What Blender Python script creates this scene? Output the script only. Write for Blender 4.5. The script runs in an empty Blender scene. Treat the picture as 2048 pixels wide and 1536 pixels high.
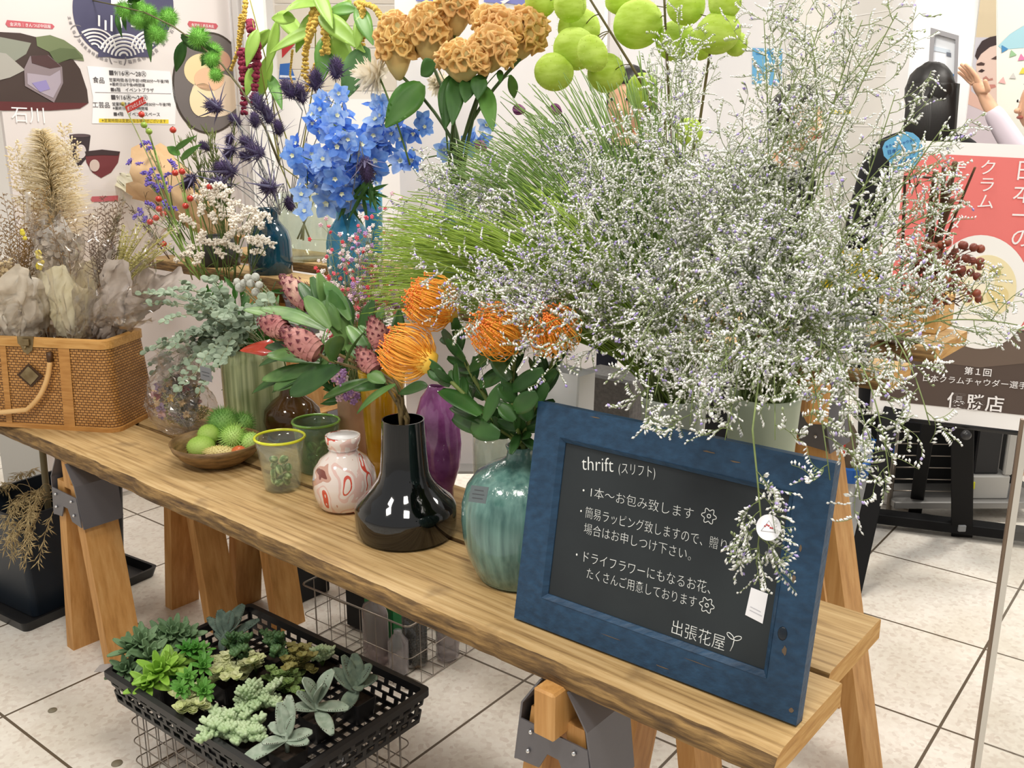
import bpy, math, random
from mathutils import Vector, Matrix, Euler, noise
import numpy as np
sc = bpy.context.scene
# ---------------------------------------------------------------- camera, world, lamps, exposure
FPX, PITCH, HC = 1911.5, .25946, 1.526
cam = bpy.data.cameras.new('camera'); cam.sensor_width = 36; cam.lens = 36*FPX/2048; cam.clip_start = .02
camo = bpy.data.objects.new('camera', cam); sc.collection.objects.link(camo)
camo.location = (0, 0, HC); camo.rotation_euler = (math.pi/2-PITCH, 0, 0); sc.camera = camo
wd = bpy.data.worlds.new('world'); sc.world = wd; wd.use_nodes = True
wd.node_tree.nodes['Background'].inputs[0].default_value = (1, .985, .96, 1)
wd.node_tree.nodes['Background'].inputs[1].default_value = .5
def lamp(name, loc, size, power, col=(1, .95, .87), rot=(0, 0, 0)):
    l = bpy.data.lights.new(name, 'AREA'); l.shape = 'SQUARE'; l.size = size; l.energy = power; l.color = col
    o = bpy.data.objects.new(name, l); sc.collection.objects.link(o); o.location = loc; o.rotation_euler = rot
    return o
for i, (x, y, p) in enumerate([(-1.6, .9, 34), (.0, .5, 40), (1.4, 1.2, 34), (-.9, 3.2, 34), (.9, 3.3, 34), (2.6, 3.4, 40), (-2.4, 4.6, 40), (.4, 5.6, 50), (2.8, 5.8, 50)]):
    lamp('ceiling_light', (x, y, 3.0), .45, p*.85)
vs = sc.view_settings; vs.view_transform = 'Standard'; vs.look = 'None'; vs.exposure = .1; vs.gamma = 1
vs.use_curve_mapping = False
sc.cycles.transparent_max_bounces = 24
# ---------------------------------------------------------------- helpers
T = .675                                                  # table top
W_, H_ = 2048, 1536
CP, SP = math.cos(PITCH), math.sin(PITCH)
def ray(px, py):
    x = (px-W_/2)/FPX; y = (py-H_/2)/FPX
    return Vector((x, CP-y*SP, -SP-y*CP))
EYE = Vector((0, 0, HC))
YAW = math.radians(-39.9)
E1 = Vector((math.cos(YAW), math.sin(YAW), 0)); E2 = Vector((-math.sin(YAW), math.cos(YAW), 0)); UP = Vector((0, 0, 1))
def on(px, py, z=T):                                      # point of a horizontal plane seen at a place in the photo
    d = ray(px, py); return EYE+d*((z-HC)/d.z)
O = on(1552, 1512); O.z = 0
def tp(px, py, t):                                        # point of the upright plane parallel to the table, t behind its front edge
    d = ray(px, py); return EYE+d*((O+E2*t-EYE).dot(E2)/d.dot(E2))
def sp(px, py, s):                                        # point of the upright plane across the table
    d = ray(px, py); return EYE+d*((O+E1*s-EYE).dot(E1)/d.dot(E1))
def dp(px, py, y):
    d = ray(px, py); return EYE+d*(y/d.y)
def w(s, t, z): return O+E1*s+E2*t+UP*z
R = random.Random(7)
def ru(a, b): return R.uniform(a, b)
def lin(h):
    if isinstance(h, str):
        h = h.lstrip('#'); c = [int(h[i:i+2], 16)/255 for i in (0, 2, 4)]
        return tuple(x/12.92 if x <= .04045 else ((x+.055)/1.055)**2.4 for x in c)
    return h
MATS = {}
def mat(key, col, rough=.6, col2=None, scale=8., det=4., stretch=None, bump=0., metal=0., trans=0., alpha=1., coat=0., sss=0., spec=.5, ior=1.45, lo=.35, hi=.65, back=None, tex='NOISE', dist=0., emit=0., translucent=0.):
    if key in MATS: return MATS[key]
    m = bpy.data.materials.new(key); m.use_nodes = True; nt = m.node_tree; N = nt.nodes; L = nt.links
    b = N['Principled BSDF']; c = lin(col)
    b.inputs['Base Color'].default_value = (*c, 1); b.inputs['Roughness'].default_value = rough
    b.inputs['Metallic'].default_value = metal; b.inputs['Transmission Weight'].default_value = trans
    b.inputs['Alpha'].default_value = alpha; b.inputs['Coat Weight'].default_value = coat
    b.inputs['Specular IOR Level'].default_value = spec; b.inputs['IOR'].default_value = ior
    if sss: b.inputs['Subsurface Weight'].default_value = sss; b.inputs['Subsurface Radius'].default_value = (.01, .008, .004)
    if emit: b.inputs['Emission Color'].default_value = (*c, 1); b.inputs['Emission Strength'].default_value = emit
    if col2 is not None or bump:
        tc = N.new('ShaderNodeTexCoord'); mp = N.new('ShaderNodeMapping'); L.new(tc.outputs['Object'], mp.inputs[0])
        if stretch: mp.inputs['Scale'].default_value = stretch
        if tex == 'NOISE':
            n = N.new('ShaderNodeTexNoise'); n.inputs['Scale'].default_value = scale; n.inputs['Detail'].default_value = det; n.inputs['Distortion'].default_value = dist
            f = n.outputs['Fac']
        elif tex == 'VORONOI':
            n = N.new('ShaderNodeTexVoronoi'); n.inputs['Scale'].default_value = scale; f = n.outputs['Distance']
        elif tex == 'WAVE':
            n = N.new('ShaderNodeTexWave'); n.inputs['Scale'].default_value = scale; n.inputs['Distortion'].default_value = dist; n.inputs['Detail'].default_value = det; f = n.outputs['Fac']
        L.new(mp.outputs[0], n.inputs['Vector'])
        if col2 is not None:
            r = N.new('ShaderNodeValToRGB'); r.color_ramp.elements[0].position = lo; r.color_ramp.elements[1].position = hi
            r.color_ramp.elements[0].color = (*c, 1); r.color_ramp.elements[1].color = (*lin(col2), 1)
            L.new(f, r.inputs[0]); L.new(r.outputs[0], b.inputs['Base Color'])
        if bump:
            bp = N.new('ShaderNodeBump'); bp.inputs['Strength'].default_value = bump; bp.inputs['Distance'].default_value = .01
            L.new(f, bp.inputs['Height']); L.new(bp.outputs[0], b.inputs['Normal'])
    if translucent:
        t = N.new('ShaderNodeBsdfTranslucent'); mx = N.new('ShaderNodeMixShader'); mx.inputs[0].default_value = translucent
        src = b.inputs['Base Color'].links[0].from_socket if b.inputs['Base Color'].links else None
        if src: L.new(src, t.inputs[0])
        else: t.inputs[0].default_value = (*c, 1)
        o = N['Material Output']; L.new(b.outputs[0], mx.inputs[1]); L.new(t.outputs[0], mx.inputs[2]); L.new(mx.outputs[0], o.inputs[0])
    MATS[key] = m; return m
def film(key, col, dens=.25, rough=.1):                   # clear or tinted sheet: mostly see-through with a gloss
    if key in MATS: return MATS[key]
    m = bpy.data.materials.new(key); m.use_nodes = True; nt = m.node_tree; N = nt.nodes; L = nt.links
    N.remove(N['Principled BSDF']); tr = N.new('ShaderNodeBsdfTransparent'); tr.inputs[0].default_value = (*lin(col), 1)
    gl = N.new('ShaderNodeBsdfGlossy'); gl.inputs['Roughness'].default_value = rough; gl.inputs[0].default_value = (1, 1, 1, 1)
    df = N.new('ShaderNodeBsdfDiffuse'); df.inputs[0].default_value = (*lin(col), 1)
    lw = N.new('ShaderNodeLayerWeight'); lw.inputs[0].default_value = .5; pw_ = N.new('ShaderNodeMath'); pw_.operation = 'POWER'; pw_.inputs[1].default_value = 3; L.new(lw.outputs['Facing'], pw_.inputs[0]); fr = N.new('ShaderNodeMath'); fr.operation = 'MULTIPLY_ADD'; fr.inputs[1].default_value = .6; fr.inputs[2].default_value = .035; L.new(pw_.outputs[0], fr.inputs[0])
    m1 = N.new('ShaderNodeMixShader'); m1.inputs[0].default_value = dens; L.new(tr.outputs[0], m1.inputs[1]); L.new(df.outputs[0], m1.inputs[2])
    m2 = N.new('ShaderNodeMixShader'); L.new(fr.outputs[0], m2.inputs[0]); L.new(m1.outputs[0], m2.inputs[1]); L.new(gl.outputs[0], m2.inputs[2])
    L.new(m2.outputs[0], N['Material Output'].inputs[0]); MATS[key] = m; return m
INV = {}
def setp(o, label, cat, group=None, kind=None):
    if label: o['label'] = label
    if cat: o['category'] = cat
    if group: o['group'] = group
    if kind: o['kind'] = kind
    return o
def thing(name, label, cat, loc=(0, 0, 0), rotz=0, group=None):
    o = bpy.data.objects.new(name, None); sc.collection.objects.link(o); o.empty_display_size = .05
    o.location = loc; o.rotation_euler = (0, 0, rotz)
    INV[o.name] = (Matrix.Translation(Vector(loc)) @ Matrix.Rotation(rotz, 4, 'Z')).inverted()
    return setp(o, label, cat, group)
def orient(d, up=UP):                                      # 3x3 with z along d
    d = Vector(d).normalized(); x = Vector(up).cross(d)
    if x.length < 1e-4: x = Vector((1, 0, 0)).cross(d)
    x.normalize(); y = d.cross(x)
    return Matrix((x, y, d)).transposed()
class MB:
    def __init__(s): s.v = []; s.f = []; s.m = []; s.mi = 0
    def add(s, vs, fs):
        n = len(s.v); s.v += [tuple(p) for p in vs]; s.f += [tuple(i+n for i in f) for f in fs]; s.m += [s.mi]*len(fs); return s
    def box(s, x0, x1, y0, y1, z0, z1, M=None):
        p = [Vector((x, y, z)) for z in (z0, z1) for y in (y0, y1) for x in (x0, x1)]
        if M is not None: p = [M @ q for q in p]
        return s.add(p, [(0, 2, 3, 1), (4, 5, 7, 6), (0, 1, 5, 4), (2, 6, 7, 3), (0, 4, 6, 2), (1, 3, 7, 5)])
    def bbox(s, x0, x1, y0, y1, z0, z1, b=.004, M=None):   # box with bevelled edges
        import itertools
        P = []; F = []
        cx, cy, cz = (x0+x1)/2, (y0+y1)/2, (z0+z1)/2; hx, hy, hz = (x1-x0)/2, (y1-y0)/2, (z1-z0)/2
        b = min(b, hx*.9, hy*.9, hz*.9); idx = {}
        for sx, sy, sz in itertools.product((-1, 1), repeat=3):
            for a in range(3):
                d = [b, b, b]; d[a] = 0
                idx[(sx, sy, sz, a)] = len(P); q = Vector((cx+sx*(hx-d[0]), cy+sy*(hy-d[1]), cz+sz*(hz-d[2])))
                P.append(M @ q if M is not None else q)
        def fc(l, n):
            a, c, d = P[l[0]], P[l[1]], P[l[2]]
            nn = (c-a).cross(d-a); nn2 = Vector(n)
            if M is not None: nn2 = M.to_3x3() @ nn2
            F.append(tuple(l) if nn.dot(nn2) > 0 else tuple(reversed(l)))
        for a in range(3):
            u, v = (a+1) % 3, (a+2) % 3
            for sg in (-1, 1):
                l = []
                for su, sv in ((-1, -1), (1, -1), (1, 1), (-1, 1)):
                    k = [0, 0, 0]; k[a] = sg; k[u] = su; k[v] = sv; l.append(idx[(*k, a)])
                n = [0, 0, 0]; n[a] = sg; fc(l, n)
            for su in (-1, 1):
                for sv in (-1, 1):
                    l = []
                    for sg, ax in ((-1, u), (-1, v), (1, v), (1, u)):
                        k = [0, 0, 0]; k[a] = sg; k[u] = su; k[v] = sv; l.append(idx[(*k, ax)])
                    n = [0, 0, 0]; n[u] = su; n[v] = sv; fc(l, n)
        for k in itertools.product((-1, 1), repeat=3): fc([idx[(*k, a)] for a in range(3)], k)
        return s.add(P, F)
    def tube(s, pts, r, n=6, caps=True, r1=None):
        pts = [Vector(p) for p in pts]; k = len(pts); vs = []; fs = []
        rs = r if isinstance(r, (list, tuple)) else [r+((r1 if r1 is not None else r)-r)*i/max(1, k-1) for i in range(k)]
        prev = None
        for i, p in enumerate(pts):
            d = (pts[min(i+1, k-1)]-pts[max(i-1, 0)])
            if d.length < 1e-9: d = Vector((0, 0, 1))
            d.normalize()
            if prev is None: x = d.orthogonal().normalized()
            else:
                x = prev-d*prev.dot(d); x = x.normalized() if x.length > 1e-6 else d.orthogonal().normalized()
            prev = x; y = d.cross(x)
            for j in range(n):
                a = 2*math.pi*j/n; vs.append(p+(x*math.cos(a)+y*math.sin(a))*rs[i])
        for i in range(k-1):
            for j in range(n): fs.append((i*n+j, i*n+(j+1) % n, (i+1)*n+(j+1) % n, (i+1)*n+j))
        if caps: fs.append(tuple(range(n-1, -1, -1))); fs.append(tuple(range((k-1)*n, k*n)))
        return s.add(vs, fs)
    def lathe(s, prof, n=40, c=(0, 0, 0), M=None, wob=0, sq=1.):
        vs = []; fs = []; k = len(prof); c = Vector(c)
        for i, (r, z) in enumerate(prof):
            for j in range(n):
                a = 2*math.pi*j/n; rr = r*(1+wob*math.sin(3*a+z*20))
                q = Vector((rr*math.cos(a), rr*math.sin(a)*sq, z)); vs.append((M @ q if M is not None else q)+c)
        for i in range(k-1):
            for j in range(n): fs.append((i*n+j, i*n+(j+1) % n, (i+1)*n+(j+1) % n, (i+1)*n+j))
        if prof[0][0] > 1e-6: fs.append(tuple(range(n-1, -1, -1)))
        if prof[-1][0] > 1e-6: fs.append(tuple(range((k-1)*n, k*n)))
        return s.add(vs, fs)
    def ball(s, c, r, n=10, m=6, M=None, f=None):          # uv ball; r scalar or 3-tuple; f(dir)->radius factor
        rr = r if isinstance(r, (tuple, list)) else (r, r, r); c = Vector(c); vs = []; fs = []
        def pt(th, ph):
            d = Vector((math.sin(th)*math.cos(ph), math.sin(th)*math.sin(ph), math.cos(th))); g = f(d) if f else 1
            q = Vector((d.x*rr[0]*g, d.y*rr[1]*g, d.z*rr[2]*g)); return (M @ q if M is not None else q)+c
        vs.append(pt(0, 0))
        for i in range(1, m):
            for j in range(n): vs.append(pt(math.pi*i/m, 2*math.pi*j/n))
        vs.append(pt(math.pi, 0)); l = len(vs)-1
        for j in range(n):
            fs.append((0, 1+j, 1+(j+1) % n)); fs.append((l, l-n+(j+1) % n, l-n+j))
        for i in range(m-2):
            for j in range(n): fs.append((1+i*n+j, 1+(i+1)*n+j, 1+(i+1)*n+(j+1) % n, 1+i*n+(j+1) % n))
        return s.add(vs, fs)
    def octa(s, c, d, l, r):                                # long pointed bud
        c = Vector(c); d = Vector(d).normalized(); x = d.orthogonal().normalized(); y = d.cross(x)
        return s.add([c, c+d*l*.6+x*r, c+d*l*.6+y*r, c+d*l*.6-x*r, c+d*l*.6-y*r, c+d*l],
                     [(0, 2, 1), (0, 3, 2), (0, 4, 3), (0, 1, 4), (5, 1, 2), (5, 2, 3), (5, 3, 4), (5, 4, 1)])
    def spike(s, c, d, l, r):
        c = Vector(c); d = Vector(d).normalized(); x = d.orthogonal().normalized(); y = d.cross(x)
        return s.add([c+x*r, c+(-x*.5+y*.87)*r, c+(-x*.5-y*.87)*r, c+d*l], [(0, 1, 3), (1, 2, 3), (2, 0, 3)])
    def leaf(s, base, d, nrm, l, wd, droop=.2, cup=.15, n=7, shape=None, th=.0, twist=0., wave=0., tip=1.):
        """blade of length l along d, face towards nrm; droop bends it down along -nrm; built with a mid-rib crease"""
        d = Vector(d).normalized(); nrm = Vector(nrm); nrm = nrm-d*nrm.dot(d)
        if nrm.length < 1e-4: nrm = d.orthogonal()
        nrm.normalize(); sd = d.cross(nrm); base = Vector(base); vs = []; fs = []
        if shape is None: shape = lambda u: math.sin(math.pi*min(1, u*.93+.04)**.8)
        for i in range(n+1):
            u = i/n; a = droop*u
            ctr = base+d*(l*(math.sin(a)/a if abs(a) > 1e-4 else 1)*u)-nrm*(l*u*((1-math.cos(a))/a if abs(a) > 1e-4 else 0))
            t2 = twist*u; s2 = sd*math.cos(t2)+nrm*math.sin(t2); n2 = nrm*math.cos(t2)-sd*math.sin(t2)
            ww = wd*.5*max(.02, shape(u)); wv = wave*wd*math.sin(u*9)
            vs += [ctr+s2*ww+n2*(cup*ww+wv), ctr+s2*ww*.5+n2*(cup*ww*.35), ctr, ctr-s2*ww*.5+n2*(cup*ww*.35), ctr-s2*ww+n2*(cup*ww-wv)]
        k = 5
        for i in range(n):
            for j in range(k-1): fs.append((i*k+j, (i+1)*k+j, (i+1)*k+j+1, i*k+j+1))
        if th:
            N0 = len(vs); vs += [Vector(v)-nrm*th for v in vs]
            fs += [tuple(reversed([i+N0 for i in f])) for f in fs]
            for i in range(n):
                fs.append((i*k, i*k+N0, (i+1)*k+N0, (i+1)*k)); fs.append((i*k+4, (i+1)*k+4, (i+1)*k+4+N0, i*k+4+N0))
            fs.append((n*k, n*k+N0, n*k+4+N0, n*k+4))
        return s.add(vs, fs)
    def poly(s, pts, d):                                    # flat prism: polygon pts extruded by vector d
        n = len(pts); pts = [Vector(p) for p in pts]; d = Vector(d)
        return s.add(pts+[p+d for p in pts], [tuple(range(n-1, -1, -1)), tuple(range(n, 2*n))]+[(i, (i+1) % n, (i+1) % n+n, i+n) for i in range(n)])
    def mesh(s, name, mats, smooth=True, inv=None):
        me = bpy.data.meshes.new(name)
        vs = s.v if inv is None else [tuple(inv @ Vector(p)) for p in s.v]
        me.from_pydata(vs, [], s.f)
        mats = mats if isinstance(mats, (list, tuple)) else [mats]
        for m in mats: me.materials.append(m)
        if len(mats) > 1: me.polygons.foreach_set('material_index', s.m)
        if smooth: me.polygons.foreach_set('use_smooth', [True]*len(s.f))
        me.update(); return me
    def build(s, name, mats, parent=None, smooth=True, world=True, sharp=None, root=None):
        """parent: a thing (or a part, then root is its thing); world: the points are in world space"""
        rt = root or parent
        inv = INV.get(rt.name) if (world and rt is not None) else None
        me = s.mesh(name, mats, smooth, inv)
        if sharp: me.set_sharp_from_angle(angle=math.radians(sharp))
        o = bpy.data.objects.new(name, me); sc.collection.objects.link(o)
        if parent is not None: o.parent = parent
        return o
def dup(root, loc, rot=None, scale=None, label=None, group=None):
    r = root.copy(); sc.collection.objects.link(r); r.location = loc
    if rot is not None: r.rotation_euler = rot
    if scale is not None: r.scale = (scale,)*3 if not isinstance(scale, (tuple, list)) else scale
    if label: r['label'] = label
    if group: r['group'] = group
    for ch in list(root.children):
        c = ch.copy(); sc.collection.objects.link(c); c.parent = r
        for g in list(ch.children):
            d = g.copy(); sc.collection.objects.link(d); d.parent = c
    return r
def bez(a, b, c, n=8):
    a, b, c = Vector(a), Vector(b), Vector(c); return [(a*(1-u)+b*u)*(1-u)+(b*(1-u)+c*u)*u for u in [i/n for i in range(n+1)]]
def text_mesh(body, size=1., extrude=.0, thin=0., align='LEFT'):
    cu = bpy.data.curves.new('txt', 'FONT'); cu.body = body; cu.size = size; cu.extrude = extrude; cu.offset = thin; cu.align_x = align; cu.resolution_u = 3
    o = bpy.data.objects.new('txt', cu); sc.collection.objects.link(o)
    dg = bpy.context.evaluated_depsgraph_get(); dg.update(); me = bpy.data.meshes.new_from_object(o.evaluated_get(dg))
    bpy.data.objects.remove(o); bpy.data.curves.remove(cu); return me
def lettering(name, body, parent, M, m, width=None, size=.02, thin=0., align='LEFT', squash=None, vertical=False):
    """flat lettering laid on a surface: M maps the text plane (x right, y up, z out) to the parent's space"""
    if vertical: body = '\n'.join(body)
    me = text_mesh(body, size, .0003, thin, align)
    if width and len(me.vertices):
        xs = [v.co.x for v in me.vertices]; k = width/max(1e-6, max(xs)-min(xs)); x0 = min(xs)
        ky = squash if squash else k
        for v in me.vertices: v.co.x = (v.co.x-x0)*k; v.co.y *= ky
    me.transform(M); me.materials.clear(); me.materials.append(m); me.name = name
    o = bpy.data.objects.new(name, me); sc.collection.objects.link(o); o.parent = parent; return o
# ---------------------------------------------------------------- floor
TILE = .5
def floor_mat():
    m = bpy.data.materials.new('terrazzo_tiles'); m.use_nodes = True; nt = m.node_tree; N = nt.nodes; L = nt.links; b = N['Principled BSDF']
    tc = N.new('ShaderNodeTexCoord'); mp = N.new('ShaderNodeMapping'); L.new(tc.outputs['Object'], mp.inputs[0])
    br = N.new('ShaderNodeTexBrick'); br.offset = 0; br.inputs['Scale'].default_value = 1; br.inputs['Brick Width'].default_value = TILE; br.inputs['Row Height'].default_value = TILE
    br.inputs['Mortar Size'].default_value = .0042; br.inputs['Mortar Smooth'].default_value = .15
    L.new(mp.outputs[0], br.inputs[0])
    vo = N.new('ShaderNodeTexVoronoi'); vo.inputs['Scale'].default_value = 85; L.new(tc.outputs['Object'], vo.inputs['Vector'])
    r = N.new('ShaderNodeValToRGB'); e = r.color_ramp.elements; e[0].position = 0; e[0].color = (*lin('#e9e3d9'), 1); e[1].position = 1; e[1].color = (*lin('#e3dbd0'), 1)
    for p, c in ((.12, '#dacfc4'), (.2, '#e7e0d6'), (.75, '#ece7dd'), (.82, '#d8cec3'), (.88, '#e6dfd5')):
        x = e.new(p); x.color = (*lin(c), 1)
    sx = N.new('ShaderNodeSeparateColor'); L.new(vo.outputs['Color'], sx.inputs[0]); L.new(sx.outputs[0], r.inputs[0])
    n2 = N.new('ShaderNodeTexNoise'); n2.inputs['Scale'].default_value = 3; n2.inputs['Detail'].default_value = 6; L.new(tc.outputs['Object'], n2.inputs['Vector'])
    r2 = N.new('ShaderNodeValToRGB'); r2.color_ramp.elements[0].position = .35; r2.color_ramp.elements[0].color = (.86, .84, .8, 1); r2.color_ramp.elements[1].position = .6; r2.color_ramp.elements[1].color = (1, 1, 1, 1); L.new(n2.outputs['Fac'], r2.inputs[0])
    mu = N.new('ShaderNodeMix'); mu.data_type = 'RGBA'; mu.blend_type = 'MULTIPLY'; mu.inputs[0].default_value = 1; L.new(r.outputs[0], mu.inputs[6]); L.new(r2.outputs[0], mu.inputs[7])
    mx = N.new('ShaderNodeMix'); mx.data_type = 'RGBA'; L.new(br.outputs['Fac'], mx.inputs[0]); L.new(mu.outputs[2], mx.inputs[6]); mx.inputs[7].default_value = (*lin('#5d5040'), 1)
    L.new(mx.outputs[2], b.inputs['Base Color']); b.inputs['Roughness'].default_value = .32
    bp = N.new('ShaderNodeBump'); bp.invert = True; bp.inputs['Strength'].default_value = .4; bp.inputs['Distance'].default_value = .004; L.new(br.outputs['Fac'], bp.inputs['Height']); L.new(bp.outputs[0], b.inputs['Normal'])
    return m
fyaw = -.662958
fo = bpy.data.meshes.new('floor'); fo.from_pydata([(-14, -14, 0), (14, -14, 0), (14, 14, 0), (-14, 14, 0)], [], [(0, 1, 2, 3)])
fo.materials.append(floor_mat()); floor = bpy.data.objects.new('floor', fo); sc.collection.objects.link(floor)
ox, oy = -.938312*TILE, 6.874975*TILE
cf, sf = math.cos(fyaw), math.sin(fyaw)
floor.location = (cf*ox-sf*oy, sf*ox+cf*oy, 0); floor.rotation_euler = (0, 0, fyaw)
setp(floor, 'pale speckled terrazzo floor tiles with dark joints', 'floor', kind='structure')
# coins of old glue / dark inlays on the tiles
for i, (px, py, r) in enumerate([(105, 1421, .012), (234, 1527, .014)]):
    p = on(px, py, 0); mb = MB(); mb.lathe([(0, .0), (r, .0), (r*.95, .0022), (0, .0026)], 20, p)
    o = mb.build('floor_stud', mat('stud', '#7d745f', .5)); setp(o, ['small grey round stud on the floor tile between the joint crossing and the wire crate', 'grey round stud on the floor beside the wire crate under the succulents'][i], 'floor stud')
# ---------------------------------------------------------------- materials
def wood_mat(key, c1, c2, c3, sc_=(3, 42, 42), rough=.62, bump=.25, dirt=None, knots=True):
    if key in MATS: return MATS[key]
    m = bpy.data.materials.new(key); m.use_nodes = True; nt = m.node_tree; N = nt.nodes; L = nt.links; b = N['Principled BSDF']
    tc = N.new('ShaderNodeTexCoord'); mp = N.new('ShaderNodeMapping'); L.new(tc.outputs['Object'], mp.inputs[0]); mp.inputs['Scale'].default_value = sc_
    n = N.new('ShaderNodeTexNoise'); n.inputs['Scale'].default_value = 1.6; n.inputs['Detail'].default_value = 7; n.inputs['Roughness'].default_value = .6; L.new(mp.outputs[0], n.inputs['Vector'])
    r = N.new('ShaderNodeValToRGB'); e = r.color_ramp.elements; e[0].position = .3; e[0].color = (*lin(c1), 1); e[1].position = .68; e[1].color = (*lin(c3), 1); x = e.new(.48); x.color = (*lin(c2), 1)
    L.new(n.outputs['Fac'], r.inputs[0]); out = r.outputs[0]
    n3 = N.new('ShaderNodeTexNoise'); n3.inputs['Scale'].default_value = 5; n3.inputs['Detail'].default_value = 3; L.new(tc.outputs['Object'], n3.inputs['Vector'])
    if dirt:
        r3 = N.new('ShaderNodeValToRGB'); r3.color_ramp.elements[0].position = .58; r3.color_ramp.elements[0].color = (0, 0, 0, 1); r3.color_ramp.elements[1].position = .8; r3.color_ramp.elements[1].color = (.75, .75, .75, 1)
        n4 = N.new('ShaderNodeTexNoise'); n4.inputs['Scale'].default_value = 11; n4.inputs['Detail'].default_value = 8; L.new(tc.outputs['Object'], n4.inputs['Vector']); L.new(n4.outputs['Fac'], r3.inputs[0])
        mx = N.new('ShaderNodeMix'); mx.data_type = 'RGBA'; L.new(r3.outputs[0], mx.inputs[0]); L.new(out, mx.inputs[6]); mx.inputs[7].default_value = (*lin(dirt), 1); out = mx.outputs[2]
    L.new(out, b.inputs['Base Color']); b.inputs['Roughness'].default_value = rough
    bp = N.new('ShaderNodeBump'); bp.inputs['Strength'].default_value = bump; bp.inputs['Distance'].default_value = .003; L.new(n.outputs['Fac'], bp.inputs['Height']); L.new(bp.outputs[0], b.inputs['Normal'])
    MATS[key] = m; return m
M_plank = wood_mat('weathered_plank', '#7f6038', '#b3925f', '#c9ab7b', (2.2, 55, 40), dirt='#6b5233')
M_bark = wood_mat('plank_edge', '#3a2817', '#6f5430', '#a5834f', (6, 30, 60), .8, .9, dirt='#2c2318')
M_end = wood_mat('plank_end', '#a9793f', '#c4934f', '#d8ad6c', (40, 6, 60), .7, .2)
M_two = wood_mat('pine_beam', '#a8763a', '#c08c4d', '#cf9f62', (30, 30, 2), .55, .1)
M_steel = mat('bracket_steel', '#6e6c70', .45, metal=.55, bump=.05, scale=40)
# ---------------------------------------------------------------- planks and trestles of the display
def plank(name, label, s0, s1, t0, t1, ztop, th, wavy=0., rot_end=0.):
    """a long board; its own x runs along the board, y to the back"""
    o = w(s0, t0, ztop); t = thing(name, label, 'plank', o, YAW); L_ = s1-s0; Wd = t1-t0; n = int(L_/.018)
    R_ = random.Random(len(label)); prof = []
    def row(x):
        a = wavy*(noise.noise((x*2.1, 1.3, 0))*1.0+noise.noise((x*9, 4.1, 2))*.5+.35*noise.noise((x*31, 7, 1)))
        b = wavy*(.5+.9*noise.noise((x*3.3, 9.2, 5))+.4*noise.noise((x*22, 3, 8)))
        ch = .004+max(0, b)*.9
        return [(-.001+a*.35, -th), (-.003+a*.6, -th*.6), (-.001+a*.5, -ch-.003), (ch*.5+a*.4, -ch*.35), (ch*1.2+.004, 0), (Wd*.5, 0), (Wd-.004, 0), (Wd, -.004), (Wd, -th)]
    k = 9; vs = []; fs = []; mi = []
    for i in range(n+1):
        x = L_*i/n
        for (y, z) in row(x): vs.append((x, y, z))
    for i in range(n):
        for j in range(k):
            fs.append((i*k+j, (i+1)*k+j, (i+1)*k+(j+1) % k, i*k+(j+1) % k)); mi.append(1 if j in (0, 1, 2) and wavy else 0)
    fs.append(tuple(range(k))); mi.append(2); fs.append(tuple(reversed(range(n*k, (n+1)*k)))); mi.append(2)
    fs = [tuple(reversed(f)) for f in fs]
    mb = MB(); mb.v = vs; mb.f = fs; mb.m = mi
    mb.build('board', [M_plank, M_bark, M_end], t, False, world=False)
    return t
PL1 = plank('plank', 'thick weathered plank with a rough dark front edge, carrying the chalkboard and the vases', -3.15, 0, 0, .243, T, .042, .019)
PL2 = plank('plank', 'thick wooden plank right behind the chalkboard, its sawn end beside the rough front plank', -3.15, -.026, .255, .491, T, .04, .003)
PL3 = plank('plank', 'raised rear plank at head height of the trestle, its end below the wooden crate', -3.0, -.15, .787, .92, 1.05, .036, .002)
PL4 = plank('plank', 'rearmost raised plank under the wooden crate and the berry bundle', -3.0, -.155, 1.10, 1.35, 1.05, .036, .002)
def beam(mb, a, b, wx, hy, up, bev=.004):
    """timber from a to b, wx wide across, hy along 'up'"""
    a, b = Vector(a), Vector(b); d = b-a; M = Matrix.Translation(a) @ orient(d, up).to_4x4()
    # orient: x = up x d, y towards up
    mb.bbox(-wx/2, wx/2, -hy/2, hy/2, 0, d.length, bev, M)
def legcut(mb, a, b, along, halfw, thick):
    """leg from top a to foot b, wide along 'along', feet cut flat on the floor"""
    a, b = Vector(a), Vector(b); al = Vector(along).normalized(); d = (b-a).normalized(); nn = d.cross(al).normalized()
    # horizontal offset so that the foot lies on the floor
    hx = Vector((nn.x, nn.y, 0)).normalized()*(thick/2/max(.3, abs(nn.dot(Vector((nn.x, nn.y, 0)).normalized()))))
    P = [a-al*halfw-hx, a+al*halfw-hx, a+al*halfw+hx, a-al*halfw+hx, b-al*halfw-hx, b+al*halfw-hx, b+al*halfw+hx, b-al*halfw+hx]
    F = [(0, 1, 2, 3), (7, 6, 5, 4), (0, 4, 5, 1), (1, 5, 6, 2), (2, 6, 7, 3), (3, 7, 4, 0)]
    c = sum(P, Vector())/8
    G = []
    for f in F:
        n = (P[f[1]]-P[f[0]]).cross(P[f[2]]-P[f[0]]); m = (P[f[0]]+P[f[2]])/2-c
        G.append(f if n.dot(m) > 0 else tuple(reversed(f)))
    mb.add(P, G)
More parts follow.
